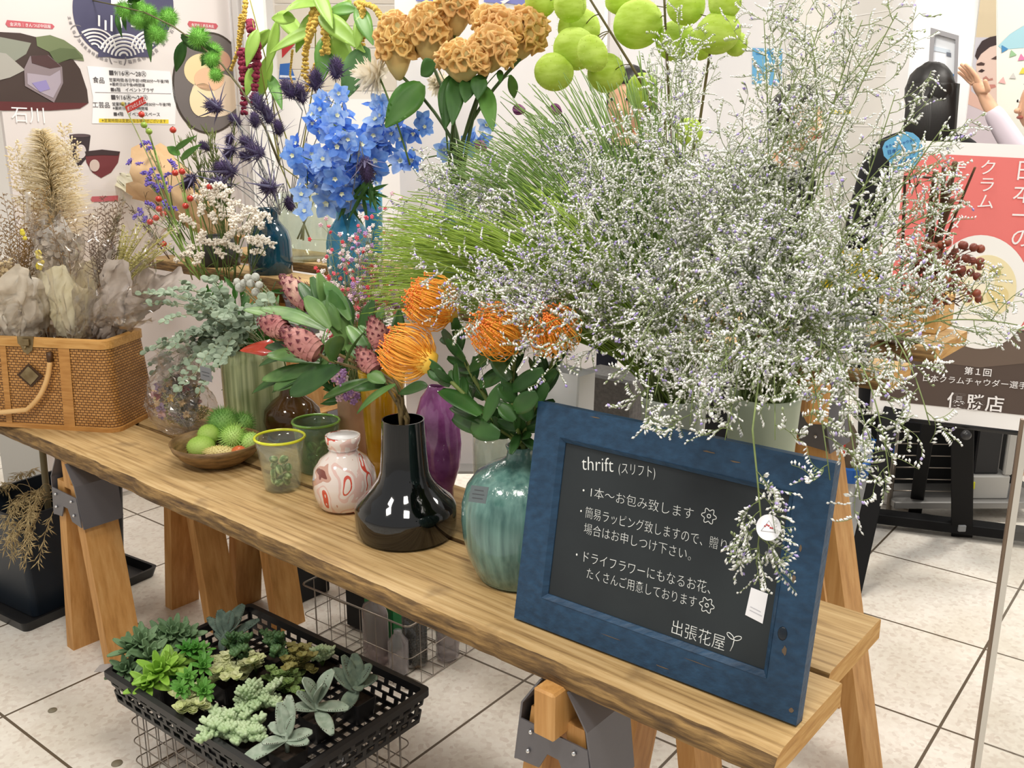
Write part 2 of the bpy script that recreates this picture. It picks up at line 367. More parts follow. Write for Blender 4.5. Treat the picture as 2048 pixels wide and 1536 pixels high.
def trestle(label, s, t0, t1, top, splay, legt, hw=.05, ds=0):
    """saw horse: beam along t under the planks, four splayed legs, two folded steel brackets"""
    th = thing('sawhorse', label, 'sawhorse', w(s, (t0+t1)/2, 0)); s0_ = s
    mb = MB(); beam(mb, w(s+ds*(t0-legt[0]), t0, top-.0445), w(s+ds*(t1-legt[0]), t1, top-.0445), .044, .089, UP); mb.build('crossbeam', M_two, th, False)
    for lt in legt:
        s = s0_+ds*(lt-legt[0])
        for sg in (-1, 1):
            mb = MB(); legcut(mb, w(s+sg*.036, lt, top-.02-.05), w(s+sg*splay, lt, 0), E2, hw, .04)
            mb.build('leg', M_two, th, False)
        mb = MB()                                            # bracket: two plates hugging beam and legs, with a front web
        for sg in (-1, 1):
            k = (splay-.036)/(top-.07)
            zt, zb = top-.004, top-.185
            def px_(z): return s+sg*(.058+k*(top-.07-z)+.004)
            A = [w(px_(zt) if 0 else s+sg*.027, lt-hw-.012, zt), w(s+sg*.027, lt+hw+.012, zt), w(s+sg*.066, lt+hw+.012, zt-.058), w(px_(zb)+sg*.006, lt+hw+.008, zb), w(px_(zb)+sg*.006, lt-hw-.008, zb), w(s+sg*.066, lt-hw-.012, zt-.058)]
            mb.poly([A[0], A[1], A[2], A[5]], E1*sg*.004); mb.poly([A[5], A[2], A[3], A[4]], E1*sg*.004)
        # front web folded round the legs below the beam
        for tt in (lt-hw-.012, lt+hw+.009):
            z1, z0 = top-.095, top-.18
            mb.poly([w(s-.066-.035*k, tt, z1), w(s+.066+.035*k, tt, z1), w(s+.066+.115*k, tt, z0), w(s+.03, tt, z0+.005), w(s+.012, tt, z0+.04), w(s-.012, tt, z0+.04), w(s-.03, tt, z0+.005), w(s-.066-.115*k, tt, z0)], E2*.003)
        br = mb.build('bracket', M_steel, th, False)
        for sg in (-1, 1):
            for zz in (.11, .15):
                mb = MB(); mb.ball(w(s+sg*(.03+k*(zz)), lt-hw-.015, top-zz), .0045, 8, 5)
                mb.build('screw', mat('screw', '#d8d8d8', .25, metal=1), br, root=th)
    return th
trestle('low pine sawhorse with grey brackets, standing behind the tray of succulents beside the dark crate', -2.124, .005, .5, T-.04, .118, (.055, .385))
trestle('low pine sawhorse with grey brackets under the chalkboard end of the front planks', -.388, -.035, .5, T-.04, .118, (.055, .385))
trestle('low pine sawhorse set further back under the planks, next to the wire basket of bottles', -1.965, .44, .95, T-.04, .118, (.52, .85))
trestle('tall pine sawhorse behind the chalkboard carrying the raised rear planks', -.385, .76, 1.4, 1.05-.036, .24, (.93, 1.25), .05, -.62)
trestle('tall pine sawhorse carrying the far end of the raised rear planks behind the wicker basket', -2.3, .76, 1.4, 1.05-.036, .24, (.93, 1.25))
# ---------------------------------------------------------------- chalkboard leaning on the plank
BYAW = YAW+math.radians(2); BT = math.radians(10)
b0 = on(1028, 1240)+Vector((0, 0, .0045)); BX = Vector((math.cos(BYAW), math.sin(BYAW), 0)); BYp = UP.cross(BX); BU = UP*math.cos(BT)+BYp*math.sin(BT); BN = BX.cross(BU)
BM = Matrix((BX, BU, BN)).transposed().to_4x4(); BM.translation = b0        # board space -> world: x right, y up the board, z out
def bd(px, py):
    d = ray(px, py); q = EYE+d*((b0-EYE).dot(BN)/d.dot(BN))-b0; return q.dot(BX), q.dot(BU)
BW, BH, FW, FT = .525, .395, .055, .024
M_blue = mat('blue_paint', '#1b3852', .5, '#2b5070', 9, 8, (3, 9, 9), bump=.25, lo=.35, hi=.9)
cb = thing('chalkboard', 'blackboard in a worn blue wooden frame leaning on the front plank, chalked with shop notes', 'chalkboard', b0)
INV[cb.name] = Matrix.Translation(-b0)
LM = Matrix.Translation(-b0) @ BM
bw = lambda p: BM @ Vector(p)
def bar(p, name):
    mb = MB(); fr = [bw((x, y, 0)) for x, y in p]; mb.poly([bw((x, y, -FT)) for x, y in p], BN*FT)
    return mb.build(name, M_blue, cb, False)
g = .0006
fr1 = bar([(0, 0), (BW, 0), (BW-FW, FW), (FW, FW)], 'frame_rail'); bar([(0, BH), (FW, BH-FW), (BW-FW, BH-FW), (BW, BH)], 'frame_rail')
bar([(0, 0), (FW, FW), (FW, BH-FW), (0, BH)], 'frame_stile'); fr2 = bar([(BW, 0), (BW, BH), (BW-FW, BH-FW), (BW-FW, FW)], 'frame_stile')
mb = MB()                                                     # inner moulding, a sloping lip
a0, a1 = FW-.001, FW+.007
for (q0, q1, q2, q3) in [((a0, a0), (BW-a0, a0), (BW-a1, a1), (a1, a1)), ((BW-a0, BH-a0), (a0, BH-a0), (a1, BH-a1), (BW-a1, BH-a1)), ((a0, BH-a0), (a0, a0), (a1, a1), (a1, BH-a1)), ((BW-a0, a0), (BW-a0, BH-a0), (BW-a1, BH-a1), (BW-a1, a1))]:
    mb.add([bw((*q0, .001)), bw((*q1, .001)), bw((*q2, -.007)), bw((*q3, -.007)), bw((*q0, -.004)), bw((*q1, -.004)), bw((*q2, -.009)), bw((*q3, -.009))], [(0, 1, 2, 3), (7, 6, 5, 4), (0, 3, 7, 4), (1, 5, 6, 2), (2, 6, 7, 3)])
mb.build('moulding', M_blue, cb, False)
# wear: bare wood spots and a knot
M_bare = mat('bare_wood', '#6b5a48', .8)
R2 = random.Random(3)
for (cx, cy, lx, ly) in [(.492, .105, .004, .008), (.49, .215, .003, .007), (.493, .262, .002, .006), (.33, .372, .012, .0016), (.375, .366, .009, .0014), (.12, .388, .01, .001), (.3, .012, .014, .001), (.2, .03, .02, .0007), (.36, .04, .025, .0006), (.515, .02, .004, .004)]:
    n = 10; mb = MB(); mb.poly([bw((cx+lx*math.cos(6.283*i/n)*R2.uniform(.6, 1.1), cy+ly*math.sin(6.283*i/n)*R2.uniform(.6, 1.1), .0002)) for i in range(n)], BN*.0003)
    mb.build('worn_patch', M_bare, cb, False)
kx, ky = bd(1565, 1267); mb = MB(); mb.ball(bw((kx, ky, .0)), 1, 14, 7, (BM.to_3x3() @ Matrix.Diagonal((.0075, .011, .0022))))
mb.build('knot', mat('knot', '#14202c', .35), cb)
mb = MB(); mb.poly([bw((x, y, -.014)) for x, y in ((FW-.004, FW-.004), (BW-FW+.004, FW-.004), (BW-FW+.004, BH-FW+.004), (FW-.004, BH-FW+.004))], BN*.005)
mb.build('slate_panel', mat('slate', '#1f2428', .75, '#2a3033', 4, 6, bump=.02), cb, False)
M_chalk = mat('chalk', '#e9ebe8', .9)
ZS = -.0088
def zoomp(x, y): return 1000+x/2.087, 800+y/2.087
def chalk_line(body, p0, p1, size, thin=-.0004):
    x0, y0 = bd(*zoomp(*p0)); x1, y1 = bd(*zoomp(*p1)); L_ = math.hypot(x1-x0, y1-y0); a = math.atan2(y1-y0, x1-x0)
    M = LM @ Matrix.Translation((x0, y0, ZS)) @ Matrix.Rotation(a, 4, 'Z')
    lettering('chalk_lettering', body, cb, M, M_chalk, L_, size, thin, squash=1.)
chalk_line('thrift', (330, 293), (462, 303), .034); chalk_line('(スリフト)', (484, 305), (636, 325), .022)
chalk_line('・1本～お包み致します', (332, 398), (795, 500), .021)
chalk_line('・簡易ラッピング致しますので、贈り物の', (322, 485), (1022, 655), .0215)
chalk_line('場合はお申しつけ下さい。', (338, 557), (785, 672), .021)
chalk_line('・ドライフラワーにもなるお花、', (304, 668), (866, 812), .022)
chalk_line('たくさんご用意しております', (350, 745), (808, 870), .021)
chalk_line('出張花屋', (705, 975), (925, 1050), .027)
def chalk_tube(pts, r=.0007): 
    mb = MB(); mb.tube([bw((x, y, ZS+.0002)) for x, y in pts], r, 5); return mb
for c, rr in (((862, 488), .0105), ((853, 862), .0105)):
    cx, cy = bd(*zoomp(*c)); pts = [(cx+rr*(1+.22*math.cos(6*a))*math.cos(a), cy+rr*(1+.22*math.cos(6*a))*math.sin(a)) for a in [6.2832*i/48 for i in range(49)]]
    mb = chalk_tube(pts); mb.tube([bw((cx+.003*math.cos(a), cy+.003*math.sin(a), ZS+.0002)) for a in [6.2832*i/12 for i in range(13)]], .0007, 5)
    mb.build('chalk_drawing', M_chalk, cb)
cx, cy = bd(*zoomp(965, 1010)); mb = chalk_tube([(cx-.003, cy-.018), (cx, cy-.008), (cx+.001, cy+.002)])
for sg in (-1, 1):
    mb.tube([bw((cx+sg*(.006-.006*math.cos(a)), cy+.003+.0035*math.sin(a)+.0025*(1-math.cos(a)), ZS+.0002)) for a in [6.2832*i/16 for i in range(17)]], .0007, 5)
mb.build('chalk_drawing', M_chalk, cb)
# small white card stuck to the board (plain, with two grey print lines)
c0 = Vector((*bd(1498, 1177), 0)); c1 = Vector((*bd(1532, 1190), 0)); c2 = Vector((*bd(1521, 1250), 0)); c3 = Vector((*bd(1486, 1232), 0))
cd = thing('card', 'small white paper card stuck on the lower right of the blackboard', 'card', bw((c0.x, c0.y, ZS)))
mb = MB(); mb.poly([bw((q.x, q.y, ZS+.0004)) for q in (c3, c2, c1, c0)], BN*.0006); mb.build('paper', mat('card_white', '#f0eff2', .6), cd, False)
for v_, l_ in ((.34, .6), (.22, .7)):
    e0_ = c3+(c0-c3)*v_+(c2-c3)*.18; e1_ = e0_+(c2-c3)*l_; dv = (c0-c3)*.035; mb = MB(); mb.poly([bw((q.x, q.y, ZS+.0011)) for q in (e0_, e1_, e1_+dv, e0_+dv)], BN*.0002); mb.build('print_line', mat('print_grey', '#c4c3c8', .7), cd, False)
u = (c2-c3).normalized(); v = (c0-c3).normalized()
MM = Matrix.Translation(-bw((c0.x, c0.y, ZS))) @ BM @ Matrix((( u.x, v.x, 0, (c3+u*.006+v*.011).x), (u.y, v.y, 0, (c3+u*.006+v*.011).y), (0, 0, 1, ZS+.0011), (0, 0, 0, 1)))
# ---------------------------------------------------------------- flat printed things, each on its own upright plane
class Sheet:
    """an upright plane through P0 with the horizontal direction hx; places seen in the photo are carried onto it"""
    def __init__(s, P0, hx):
        s.P0 = Vector(P0); s.hx = Vector((hx[0], hx[1], 0)).normalized(); s.n = s.hx.cross(UP)
        if s.n.dot(EYE-s.P0) < 0: s.n = -s.n
        s.flip = s.hx.cross(UP).dot(s.n) < 0
    def p(s, px, py, off=0):
        d = ray(px, py); o = s.P0+s.n*off; return EYE+d*((o-EYE).dot(s.n)/d.dot(s.n))
    def uv(s, px, py):
        q = s.p(px, py)-s.P0; return q.dot(s.hx), q.z
    def pt(s, u, v, off=0): return s.P0+s.hx*u+UP*v+s.n*off
    def shape(s, th, name, pts, m, lay=1, uv=False, parent=None):
        mb = MB(); q = [(s.pt(*a, .0012*lay) if uv else s.p(a[0], a[1], .0012*lay)) for a in pts]
        mb.poly(q, s.n*.0008); return mb.build(name, m, parent or th, False, root=th)
    def oval(s, th, name, px, py, rx, ry, m, lay=1, n=36, a0=0, a1=360, rot=0):
        c = math.cos(rot); d = math.sin(rot)
        return s.shape(th, name, [(px+rx*math.cos(a)*c-ry*math.sin(a)*d, py+rx*math.cos(a)*d+ry*math.sin(a)*c) for a in [math.radians(a0+(a1-a0)*i/n) for i in range(n+(0 if a1-a0 >= 360 else 1))]], m, lay)
    def panel(s, th, name, u0, u1, v0, v1, m, thick=.02):
        mb = MB(); P = [s.pt(u0, v0), s.pt(u1, v0), s.pt(u1, v1), s.pt(u0, v1)]; mb.poly(P, s.n*-thick); return mb.build(name, m, th, False)
    def text(s, th, body, p0, p1, m, lay=2, thin=0, name='lettering', vertical=False, squash=None, size=1., parent=None):
        """baseline from p0 to p1 (or, vertical, down a column)"""
        a = s.p(*p0, .0012*lay); b = s.p(*p1, .0012*lay); inv = INV[th.name].to_3x3().to_4x4()
        X = (b-a).normalized(); L_ = (b-a).length
        nn = s.n; Y = nn.cross(X)
        M = INV[th.name] @ (Matrix.Translation(a) @ Matrix((X, Y, nn)).transposed().to_4x4())
        return lettering(name, body, parent or th, M, m, L_, size, thin)
    def column(s, th, body, p0, p1, m, lay=2, thin=0):
        """characters one under another from p0 (top middle) to p1 (bottom middle), all in one lettering"""
        n = len(body); vs = []; fs = []; a = s.p(*p0, .0012*lay); b = s.p(*p1, .0012*lay); st = (b-a)/n; sz = st.length*.98
        X = s.hx if s.hx.cross(UP).dot(s.n) > 0 else -s.hx
        for i, ch in enumerate(body):
            rot = ch == 'ー'
            me = text_mesh('｜' if rot else ch, sz, .0003, thin, 'CENTER'); c = a+st*(i+.5); k = len(vs)
            vs += [INV[th.name] @ (c+X*v.co.x+UP*(v.co.y-sz*.36)+s.n*v.co.z) for v in me.vertices]; fs += [tuple(q+k for q in p.vertices) for p in me.polygons]
            bpy.data.meshes.remove(me)
        me = bpy.data.meshes.new('lettering'); me.from_pydata([tuple(v) for v in vs], [], fs); me.materials.append(m)
        o = bpy.data.objects.new('lettering', me); sc.collection.objects.link(o); o.parent = th; return o
def flat(c, r=.55): return mat('print_'+c.strip('#'), c, r)
# ---------------------------------------------------------------- exhibition poster on the partition by the end of the table
SX = -3.3
A = Sheet(w(SX, 0, 0), E2)
u0, _ = A.uv(14, 300); u1, _ = A.uv(470, 200)
po = thing('exhibition_poster', 'large pale exhibition poster with food pictures and dates, standing behind the wicker basket', 'poster', A.pt((u0+u1)/2, 0))
A.panel(po, 'board', u0, u1, .02, 2.25, mat('poster_paper', '#ddd5d2', .5, bump=0))
K1 = [(-40, 62), (40, 66), (95, 80), (135, 104), (160, 138), (174, 180), (177, 206), (160, 217), (100, 221), (0, 221), (-40, 221)]
A.shape(po, 'sweets_picture', K1, flat('#43342f'), 1)
A.shape(po, 'sweets_picture', [(-40, 202), (60, 204), (177, 206), (160, 217), (100, 221), (0, 221), (-40, 221)], flat('#5d2a2a'), 2)
A.shape(po, 'sweets_picture', [(-20, 70), (62, 86), (52, 108), (30, 122), (-10, 104)], flat('#8d9082'), 2)
A.shape(po, 'sweets_picture', [(-20, 102), (12, 107), (50, 140), (20, 155), (-20, 165)], flat('#a8a49c'), 3)
A.shape(po, 'sweets_picture', [(72, 74), (100, 70), (128, 80), (150, 95), (165, 110), (168, 122), (140, 118), (112, 128), (98, 104), (74, 92)], flat('#717c58'), 2)
A.shape(po, 'sweets_picture', [(98, 104), (120, 96), (150, 98), (165, 116), (140, 118), (112, 126)], flat('#5d6947'), 3)
A.shape(po, 'sweets_picture', [(60, 112), (96, 110), (124, 134), (126, 166), (108, 205), (78, 188), (50, 172), (48, 138)], flat('#8a7c80'), 3)
A.shape(po, 'sweets_picture', [(62, 112), (95, 110), (122, 133), (100, 137), (64, 126)], flat('#4d3434'), 4)
A.shape(po, 'sweets_picture', [(54, 146), (100, 152), (120, 140), (122, 165), (106, 196), (76, 182), (55, 168)], flat('#a79ba6'), 4)
A.shape(po, 'sweets_picture', [(64, 166), (92, 160), (100, 178), (80, 184)], flat('#8f84b5'), 5)
A.oval(po, 'emblem_disc', 246, 14, 101, 104, flat('#4c4a66'), 1, 60)
M_wh = flat('#f1eeee')
for (cx, cy, r0, n) in ((188, 96, 42, 5), (303, 98, 40, 5), (247, 112, 48, 6)):
    if cx == 247: A.oval(po, 'wave', cx, cy+2, r0+3, r0*.9+3, flat('#4c4a66'), 2, 30, 180, 360)
    for i in range(n):
        r = r0-i*8; pts = []
        def inside(x, y): return (x-246)**2/97**2+(y-14)**2/100**2 < 1
        for a in range(180, 361, 6): pts.append((cx+r*math.cos(math.radians(a)), cy+r*.9*math.sin(math.radians(a))))
        pts = [p for p in pts if inside(*p)]
        if len(pts) < 4: continue
        mb = MB(); mb.tube([A.p(*p, .003) for p in pts], .0042, 4); mb.build('wave', M_wh, po, False)
for (x0, y0, x1, y1) in ((222, -8, 282, 8), (196, 30, 200, 52), (209, 40, 213, 60), (221, 30, 225, 62), (240, 34, 244, 55), (262, 50, 274, 54)):
    A.shape(po, 'emblem_character', [(x0, y0), (x1, y0+1), (x1, y1+1), (x0, y1)], M_wh, 3)
A.shape(po, 'pill_label', [(14, 40), (104, 48), (109, 53), (105, 58), (16, 54), (11, 48)], flat('#c25d66'), 1)
A.text(po, '金沢市｜きんつば中田屋', (20, 51), (102, 56), M_wh, 2)
A.shape(po, 'pill_label', [(378, 42), (432, 47), (436, 52), (432, 58), (379, 54), (375, 48)], flat('#c25d66'), 1)
A.text(po, '金沢市｜赤玉本店', (383, 52), (428, 55.5), M_wh, 2)
A.shape(po, 'date_box', [(174, 132), (340, 143), (352, 200), (350, 249), (184, 247), (186, 195)], flat('#f0eded'), 1)
M_tx = flat('#4b4749')
A.shape(po, 'divider', [(190, 184), (342, 187), (342, 188), (190, 185)], flat('#9a9496'), 2)
for body, p0, p1 in (('■9/16㊍～28㊋', (219, 150), (293, 153)), ('営業時間:各日午前10時30分～午後7時', (219, 162.5), (338, 166)), ('※最終日は午後4時閉場', (220, 171), (290, 173.5)), ('■6階　イベントプラザ', (222, 182.5), (308, 184)),
                     ('■9/16㊍～21㊋', (223, 199), (296, 200)), ('営業時間:各日午前10時30分～午後7時', (225, 211), (342, 212)), ('※最終日は午後4時閉場', (226, 219), (296, 220)), ('■4階　イベントスペース', (228, 231.5), (320, 232)),
                     ('食品', (186, 164), (209, 166)), ('工芸品', (186, 214), (220, 215)), ('石川', (24, 242), (90, 244))):
    A.text(po, body, p0, p1, M_wh if body == '石川' else M_tx, 3)
A.shape(po, 'yellow_strip', [(198, 237), (337, 239), (337, 247), (198, 245)], flat('#e8cf3f'), 2)
A.text(po, '※営業時間は変更になる場合がございます', (204, 243.5), (332, 245), flat('#8b7a36'), 3)
arc = '主催（協）加賀能登特産品会（一社）福井県物産協会　金沢・石川県'
for i, ch in enumerate(arc):
    if ch == '　': continue
    a = math.radians(168-i*(156/len(arc))); x, y = 246+112*math.cos(a), 12+116*math.sin(a)
    dx, dy = math.sin(a), -math.cos(a)
    A.text(po, ch, (x-dx*3.6, y-dy*3.6), (x+dx*3.6, y+dy*3.6), flat('#7d787c'), 2)
A.oval(po, 'plate_picture', 418, 166, 74, 102, flat('#41372f'), 1, 48)
A.oval(po, 'plate_picture', 418, 166, 70, 98, flat('#6f6866'), 2, 48)
A.oval(po, 'food_picture', 404, 140, 36, 33, flat('#e8d3a4'), 3); A.oval(po, 'food_picture', 437, 122, 24, 22, flat('#c79a82'), 3)
A.oval(po, 'food_picture', 418, 158, 30, 24, flat('#e9bd9a'), 4); A.oval(po, 'food_picture', 432, 190, 50, 44, flat('#ddc9b2'), 3); A.oval(po, 'food_picture', 405, 200, 26, 34, flat('#ecdcb4'), 4)
A.shape(po, 'cup_picture', [(139, 269), (181, 272), (176, 312), (158, 335), (146, 314), (143, 300)], flat('#372c30'), 1); A.oval(po, 'cup_picture', 160, 271, 21, 3.5, flat('#5a4b4e'), 2); A.oval(po, 'cup_picture', 162, 303, 10, 14, flat('#cfc4c2'), 2)
A.shape(po, 'bowl_picture', [(169, 303), (204, 299), (240, 303), (236, 325), (222, 345), (202, 356), (185, 345), (173, 325)], flat('#6f3236'), 1); A.shape(po, 'bowl_picture', [(169, 303), (204, 299), (240, 303), (236, 311), (204, 310), (172, 312)], flat('#3b2b2d'), 2)
A.oval(po, 'bowl_picture', 189, 331, 10, 12, flat('#c9b6ac'), 3)
A.shape(po, 'pill_label', [(184, 393), (236, 391), (236, 402), (184, 404), (181, 398)], flat('#c25d66'), 1)
mb = MB(); mb.box(-.012, .012, -.03, .03, 0, 2.3, Matrix.Translation(A.pt(u1+.03, 0)) @ Matrix.Rotation(YAW, 4, 'Z')); mb.build('edge_trim', mat('trim_white', '#e8e5e4', .4), po, False)
# ---------------------------------------------------------------- walls and tall things behind
def wall(name, x0, x1, y, z0, z1, col, d=.1, rough=.6):
    mb = MB(); mb.box(x0, x1, y, y+d, z0, z1); o = mb.build(name, mat('wall_'+col.strip('#'), col, rough), None, False); o['kind'] = 'structure'; return o
wall('wall_back', -7, 9, 7.2, 0, 3.4, '#e9e6e2')
wall('wall_left', -4.6, -4.5, 2, 0, 3.4, '#e4e0dc', 5.2)
def upright(label, px, y, wd, col='#f0eeec', name='partition_post', cat='post', z1=3.2):
    p = dp(px, 300, y); t = thing(name, label, cat, (p.x, p.y, 0)); mb = MB(); mb.bbox(p.x-wd/2, p.x+wd/2, y-.03, y+.03, 0, z1, .006); mb.build('shaft', mat('post_'+col.strip('#'), col, .4), t, False)
    mb = MB(); mb.bbox(p.x-wd/2-.015, p.x+wd/2+.015, y-.045, y+.045, 0, .05, .006); mb.build('foot', mat('post_grey', '#9b9a98', .5), t, False); return t
upright('white upright partition post just past the edge of the exhibition poster', 528, 4.4, .085)
upright('thin grey partition post hard against the exhibition poster edge', 492, 4.35, .03, '#b9b3b0')
# louvred cabinet with a white face above the amaranth
B = Sheet(dp(660, 60, 4.9), (1, .05)); c = thing('louvre_shutter', 'beige louvred shutter panel behind the hanging amaranth', 'shutter', B.P0)
a = B.uv(545, 0); b = B.uv(792, 0)
B.panel(c, 'frame', a[0], b[0], -1.9, 1.2, flat('#e3ddd4'), .04)
for i in range(7): B.shape(c, 'slat', [(a[0]+.01, -.28+i*.1), (b[0]-.01, -.28+i*.1), (b[0]-.01, -.19+i*.1), (a[0]+.01, -.19+i*.1)], flat('#cfc6b8'), 3, True)
B.shape(c, 'lower_panel', [(a[0], -1.9), (b[0], -1.9), (b[0], -.32), (a[0], -.32)], flat('#efecea'), 2, True)
C = Sheet(dp(600, 120, 4.6), (1, 0)); C2 = Sheet(B.P0, (1, .05)); pn = thing('pennant', 'small red pennant hanging behind the amaranth leaves', 'pennant', C2.p(572, 90))
C2.shape(pn, 'cloth', [(563, 80), (590, 88), (564, 116)], flat('#b0262b'), 5); C2.shape(pn, 'cord', [(562, 60), (563.5, 60), (564.5, 80), (563, 80)], flat('#d8d0c8'), 5)
bs = thing('blue_placard', 'small deep blue placard behind the amaranth stems', 'sign', C2.p(570, 145)); C2.shape(bs, 'plate', [(560, 128), (580, 126), (592, 160), (558, 158)], flat('#2d62ac'), 4); C2.shape(bs, 'white_band', [(560, 150), (590, 152), (591, 156), (559, 155)], flat('#d9dfea'), 6)
# white roll banner
D = Sheet(dp(1000, 100, 3.5), (1, -.06)); bn = thing('banner', 'tall white banner with a violet print along its top, behind the orange crested flowers', 'banner', (D.P0.x, D.P0.y, 0))
a = D.uv(792, 100)[0]; b = D.uv(1207, 100)[0]; D.panel(bn, 'sheet', a, b, -1.55, .75, mat('banner_white', '#efecee', .6), .004)
for pts in ([(826, -60), (938, -60), (944, 4), (935, 8), (905, 3), (832, 2)], [(966, -60), (1056, -60), (1056, 8), (1040, 10), (1012, 6), (1000, 12), (990, 6), (968, 4)]):
    D.shape(bn, 'violet_print', pts, flat('#8185c4'), 2)
D.shape(bn, 'violet_print', [(1000, 3), (1014, -2), (1020, 0), (1008, 8)], flat('#efecee'), 4)
mb = MB(); mb.tube([D.pt(a, .76), D.pt(b, .76)], .016, 10); mb.build('top_rail', mat('post_grey', '#9b9a98', .5), bn)
mb = MB(); mb.box(a, b, -.08, .08, -1.6+.07, -1.52, Matrix.Translation(D.P0)); mb.build('base', mat('post_grey', '#9b9a98', .5), bn, False)
bn_l = D.uv(900, 250)
upright('grey post between the white banner and the round green balls', 1222, 4.2, .05, '#c9c4c2')
# white cabinets behind the balloon plant
E_ = Sheet(dp(1400, 100, 5.2), (1, 0)); wp = thing('wall_panel', 'white upright panel with a dark seam behind the green balloon plant', 'panel', (E_.P0.x, E_.P0.y, 0))
a = E_.uv(1238, 100)[0]; b = E_.uv(1575, 100)[0]; E_.panel(wp, 'face', a, b, -1.9, 1.2, flat('#f1eff0'), .03); E_.shape(wp, 'seam', [(1330, -40), (1332, -40), (1332, 300), (1330, 300)], flat('#b5b0b2'), 2)
st_ = thing('blue_notice', 'sky blue notice with white print behind the tips of the caspia spray', 'notice', E_.p(1535, 130, .02))
E_.shape(st_, 'sheet', [(1505, 96), (1565, 98), (1562, 172), (1504, 168)], flat('#6fb4e2'), 3); E_.shape(st_, 'white_print', [(1548, 138), (1562, 138), (1561, 160), (1548, 158)], flat('#e8f0f6'), 5); E_.shape(st_, 'white_print', [(1512, 104), (1560, 105), (1560, 110), (1512, 109)], flat('#3f8fd0'), 5)
G = Sheet(dp(1700, 100, 4.8), (1, -.12)); wc = thing('cabinet_door', 'wide warm grey cabinet door with faint horizontal seams behind the thin caspia tips', 'cabinet', (G.P0.x, G.P0.y, 0))
a = G.uv(1577, 100)[0]; b = G.uv(1828, 100)[0]; G.panel(wc, 'face', a, b, -1.7, 1.3, mat('cab', '#dedad3', .5), .03)
for p0, p1 in (((1640, 42), (1815, 14)), ((1590, 150), (1815, 153)), ((1660, 250), (1815, 252))): G.shape(wc, 'seam', [p0, p1, (p1[0], p1[1]+2), (p0[0], p0[1]+2)], flat('#f0ede8'), 2)
nt_ = thing('paper_notice', 'white paper notice with a yellow line taped on the warm grey cabinet', 'notice', G.p(1680, 205, .01))
G.shape(nt_, 'sheet', [(1656, 184), (1703, 184), (1702, 246), (1655, 246)], flat('#f3f1ec'), 3)
for i in range(6): G.shape(nt_, 'print_line', [(1660, 188+i*5), (1698, 188+i*5), (1698, 190+i*5), (1660, 190+i*5)], flat('#a89fae'), 5)
G.shape(nt_, 'yellow_line', [(1657, 221), (1701, 221), (1701, 227), (1657, 227)], flat('#e9d23c'), 5)
# white column and framed sign
p = dp(1868, 200, 4.5); col = MB(); col.bbox(p.x-.125, p.x+.16, 4.5, 4.8, 0, 3.3, .01); o = col.build('trim_1', flat('#f4f3f3'), None, False); o['kind'] = 'structure'; o['label'] = 'white square column'
Hs = Sheet(dp(1880, 200, 4.35), (1, -.35)); fs_ = thing('framed_sign', 'grey framed upright sign with blue numerals in front of the white column', 'sign', (Hs.P0.x, Hs.P0.y, 0))
F_ = [(1861, 56), (1917, 72), (1908, 330), (1846, 330)]; I_ = [(1869, 68), (1910, 80), (1902, 326), (1853, 326)]
Hs.shape(fs_, 'sheet', F_, flat('#e9edf2'), 1)
M_gr = mat('frame_grey', '#9c9a9d', .35, metal=.4)
for i in range(4):
    mb = MB(); j = (i+1) % 4; mb.poly([Hs.p(*F_[i], .003), Hs.p(*F_[j], .003), Hs.p(*I_[j], .003), Hs.p(*I_[i], .003)], Hs.n*.02); mb.build('frame_side', M_gr, fs_, False)
q = Hs.p(1877, 300, -.01); mb = MB(); mb.tube([(q.x, q.y, 0), (q.x, q.y, q.z+.05)], .016, 10); mb.lathe([(0, 0), (.16, 0), (.16, .012), (0, .02)], 28, (q.x, q.y, 0)); mb.build('stand', M_gr, fs_)
Hs.text(fs_, '27.5', (1861, 160), (1906, 168), flat('#4b8fd4'), 4, .03); Hs.shape(fs_, 'print_block', [(1866, 92), (1900, 100), (1899, 108), (1866, 101)], flat('#c9d4de'), 3); Hs.shape(fs_, 'print_block', [(1893, 104), (1902, 106), (1902, 114), (1893, 112)], flat('#6d7480'), 4)
# portrait advertisement and bunting poster
Q = Sheet(dp(1960, 150, 5.0), (1, -.1)); ad = thing('portrait_poster', 'advertising poster with a close view of a dark haired face, partly behind the bunting poster', 'poster', Q.p(1955, 140))
Q.shape(ad, 'beige_header', [(1922, -60), (2030, -60), (2030, 76), (1920, 74)], flat('#d8c7a8'), 1); Q.shape(ad, 'photo_ground', [(1920, 74), (2030, 76), (2030, 300), (1905, 300)], flat('#cfccd6'), 1)
Q.shape(ad, 'face', [(1952, 128), (1957, 110), (1975, 92), (2005, 84), (2030, 90), (2030, 200), (1990, 206), (1974, 202), (1961, 192), (1955, 172), (1953, 150)], flat('#e6cbbf'), 2)
Q.shape(ad, 'hair', [(1950, 112), (1954, 98), (1964, 82), (1980, 74), (2000, 70), (2030, 72), (2030, 92), (2005, 86), (1980, 94), (1962, 108), (1955, 120)], flat('#3a2a2c'), 3)
Q.shape(ad, 'eyebrow', [(1953, 128), (1962, 124), (1970, 127), (1968, 131), (1955, 131)], flat('#4f3833'), 4); Q.shape(ad, 'eye', [(1956, 143), (1963, 138), (1970, 141), (1964, 145)], flat('#3a2625'), 4)
Q.shape(ad, 'eyebrow', [(1982, 118), (1992, 112), (2005, 114), (2004, 118), (1990, 119)], flat('#4f3833'), 4)
Q.shape(ad, 'nose', [(1966, 156), (1972, 152), (1978, 158), (1985, 156), (1986, 160), (1974, 162), (1967, 160)], flat('#b98174'), 4)
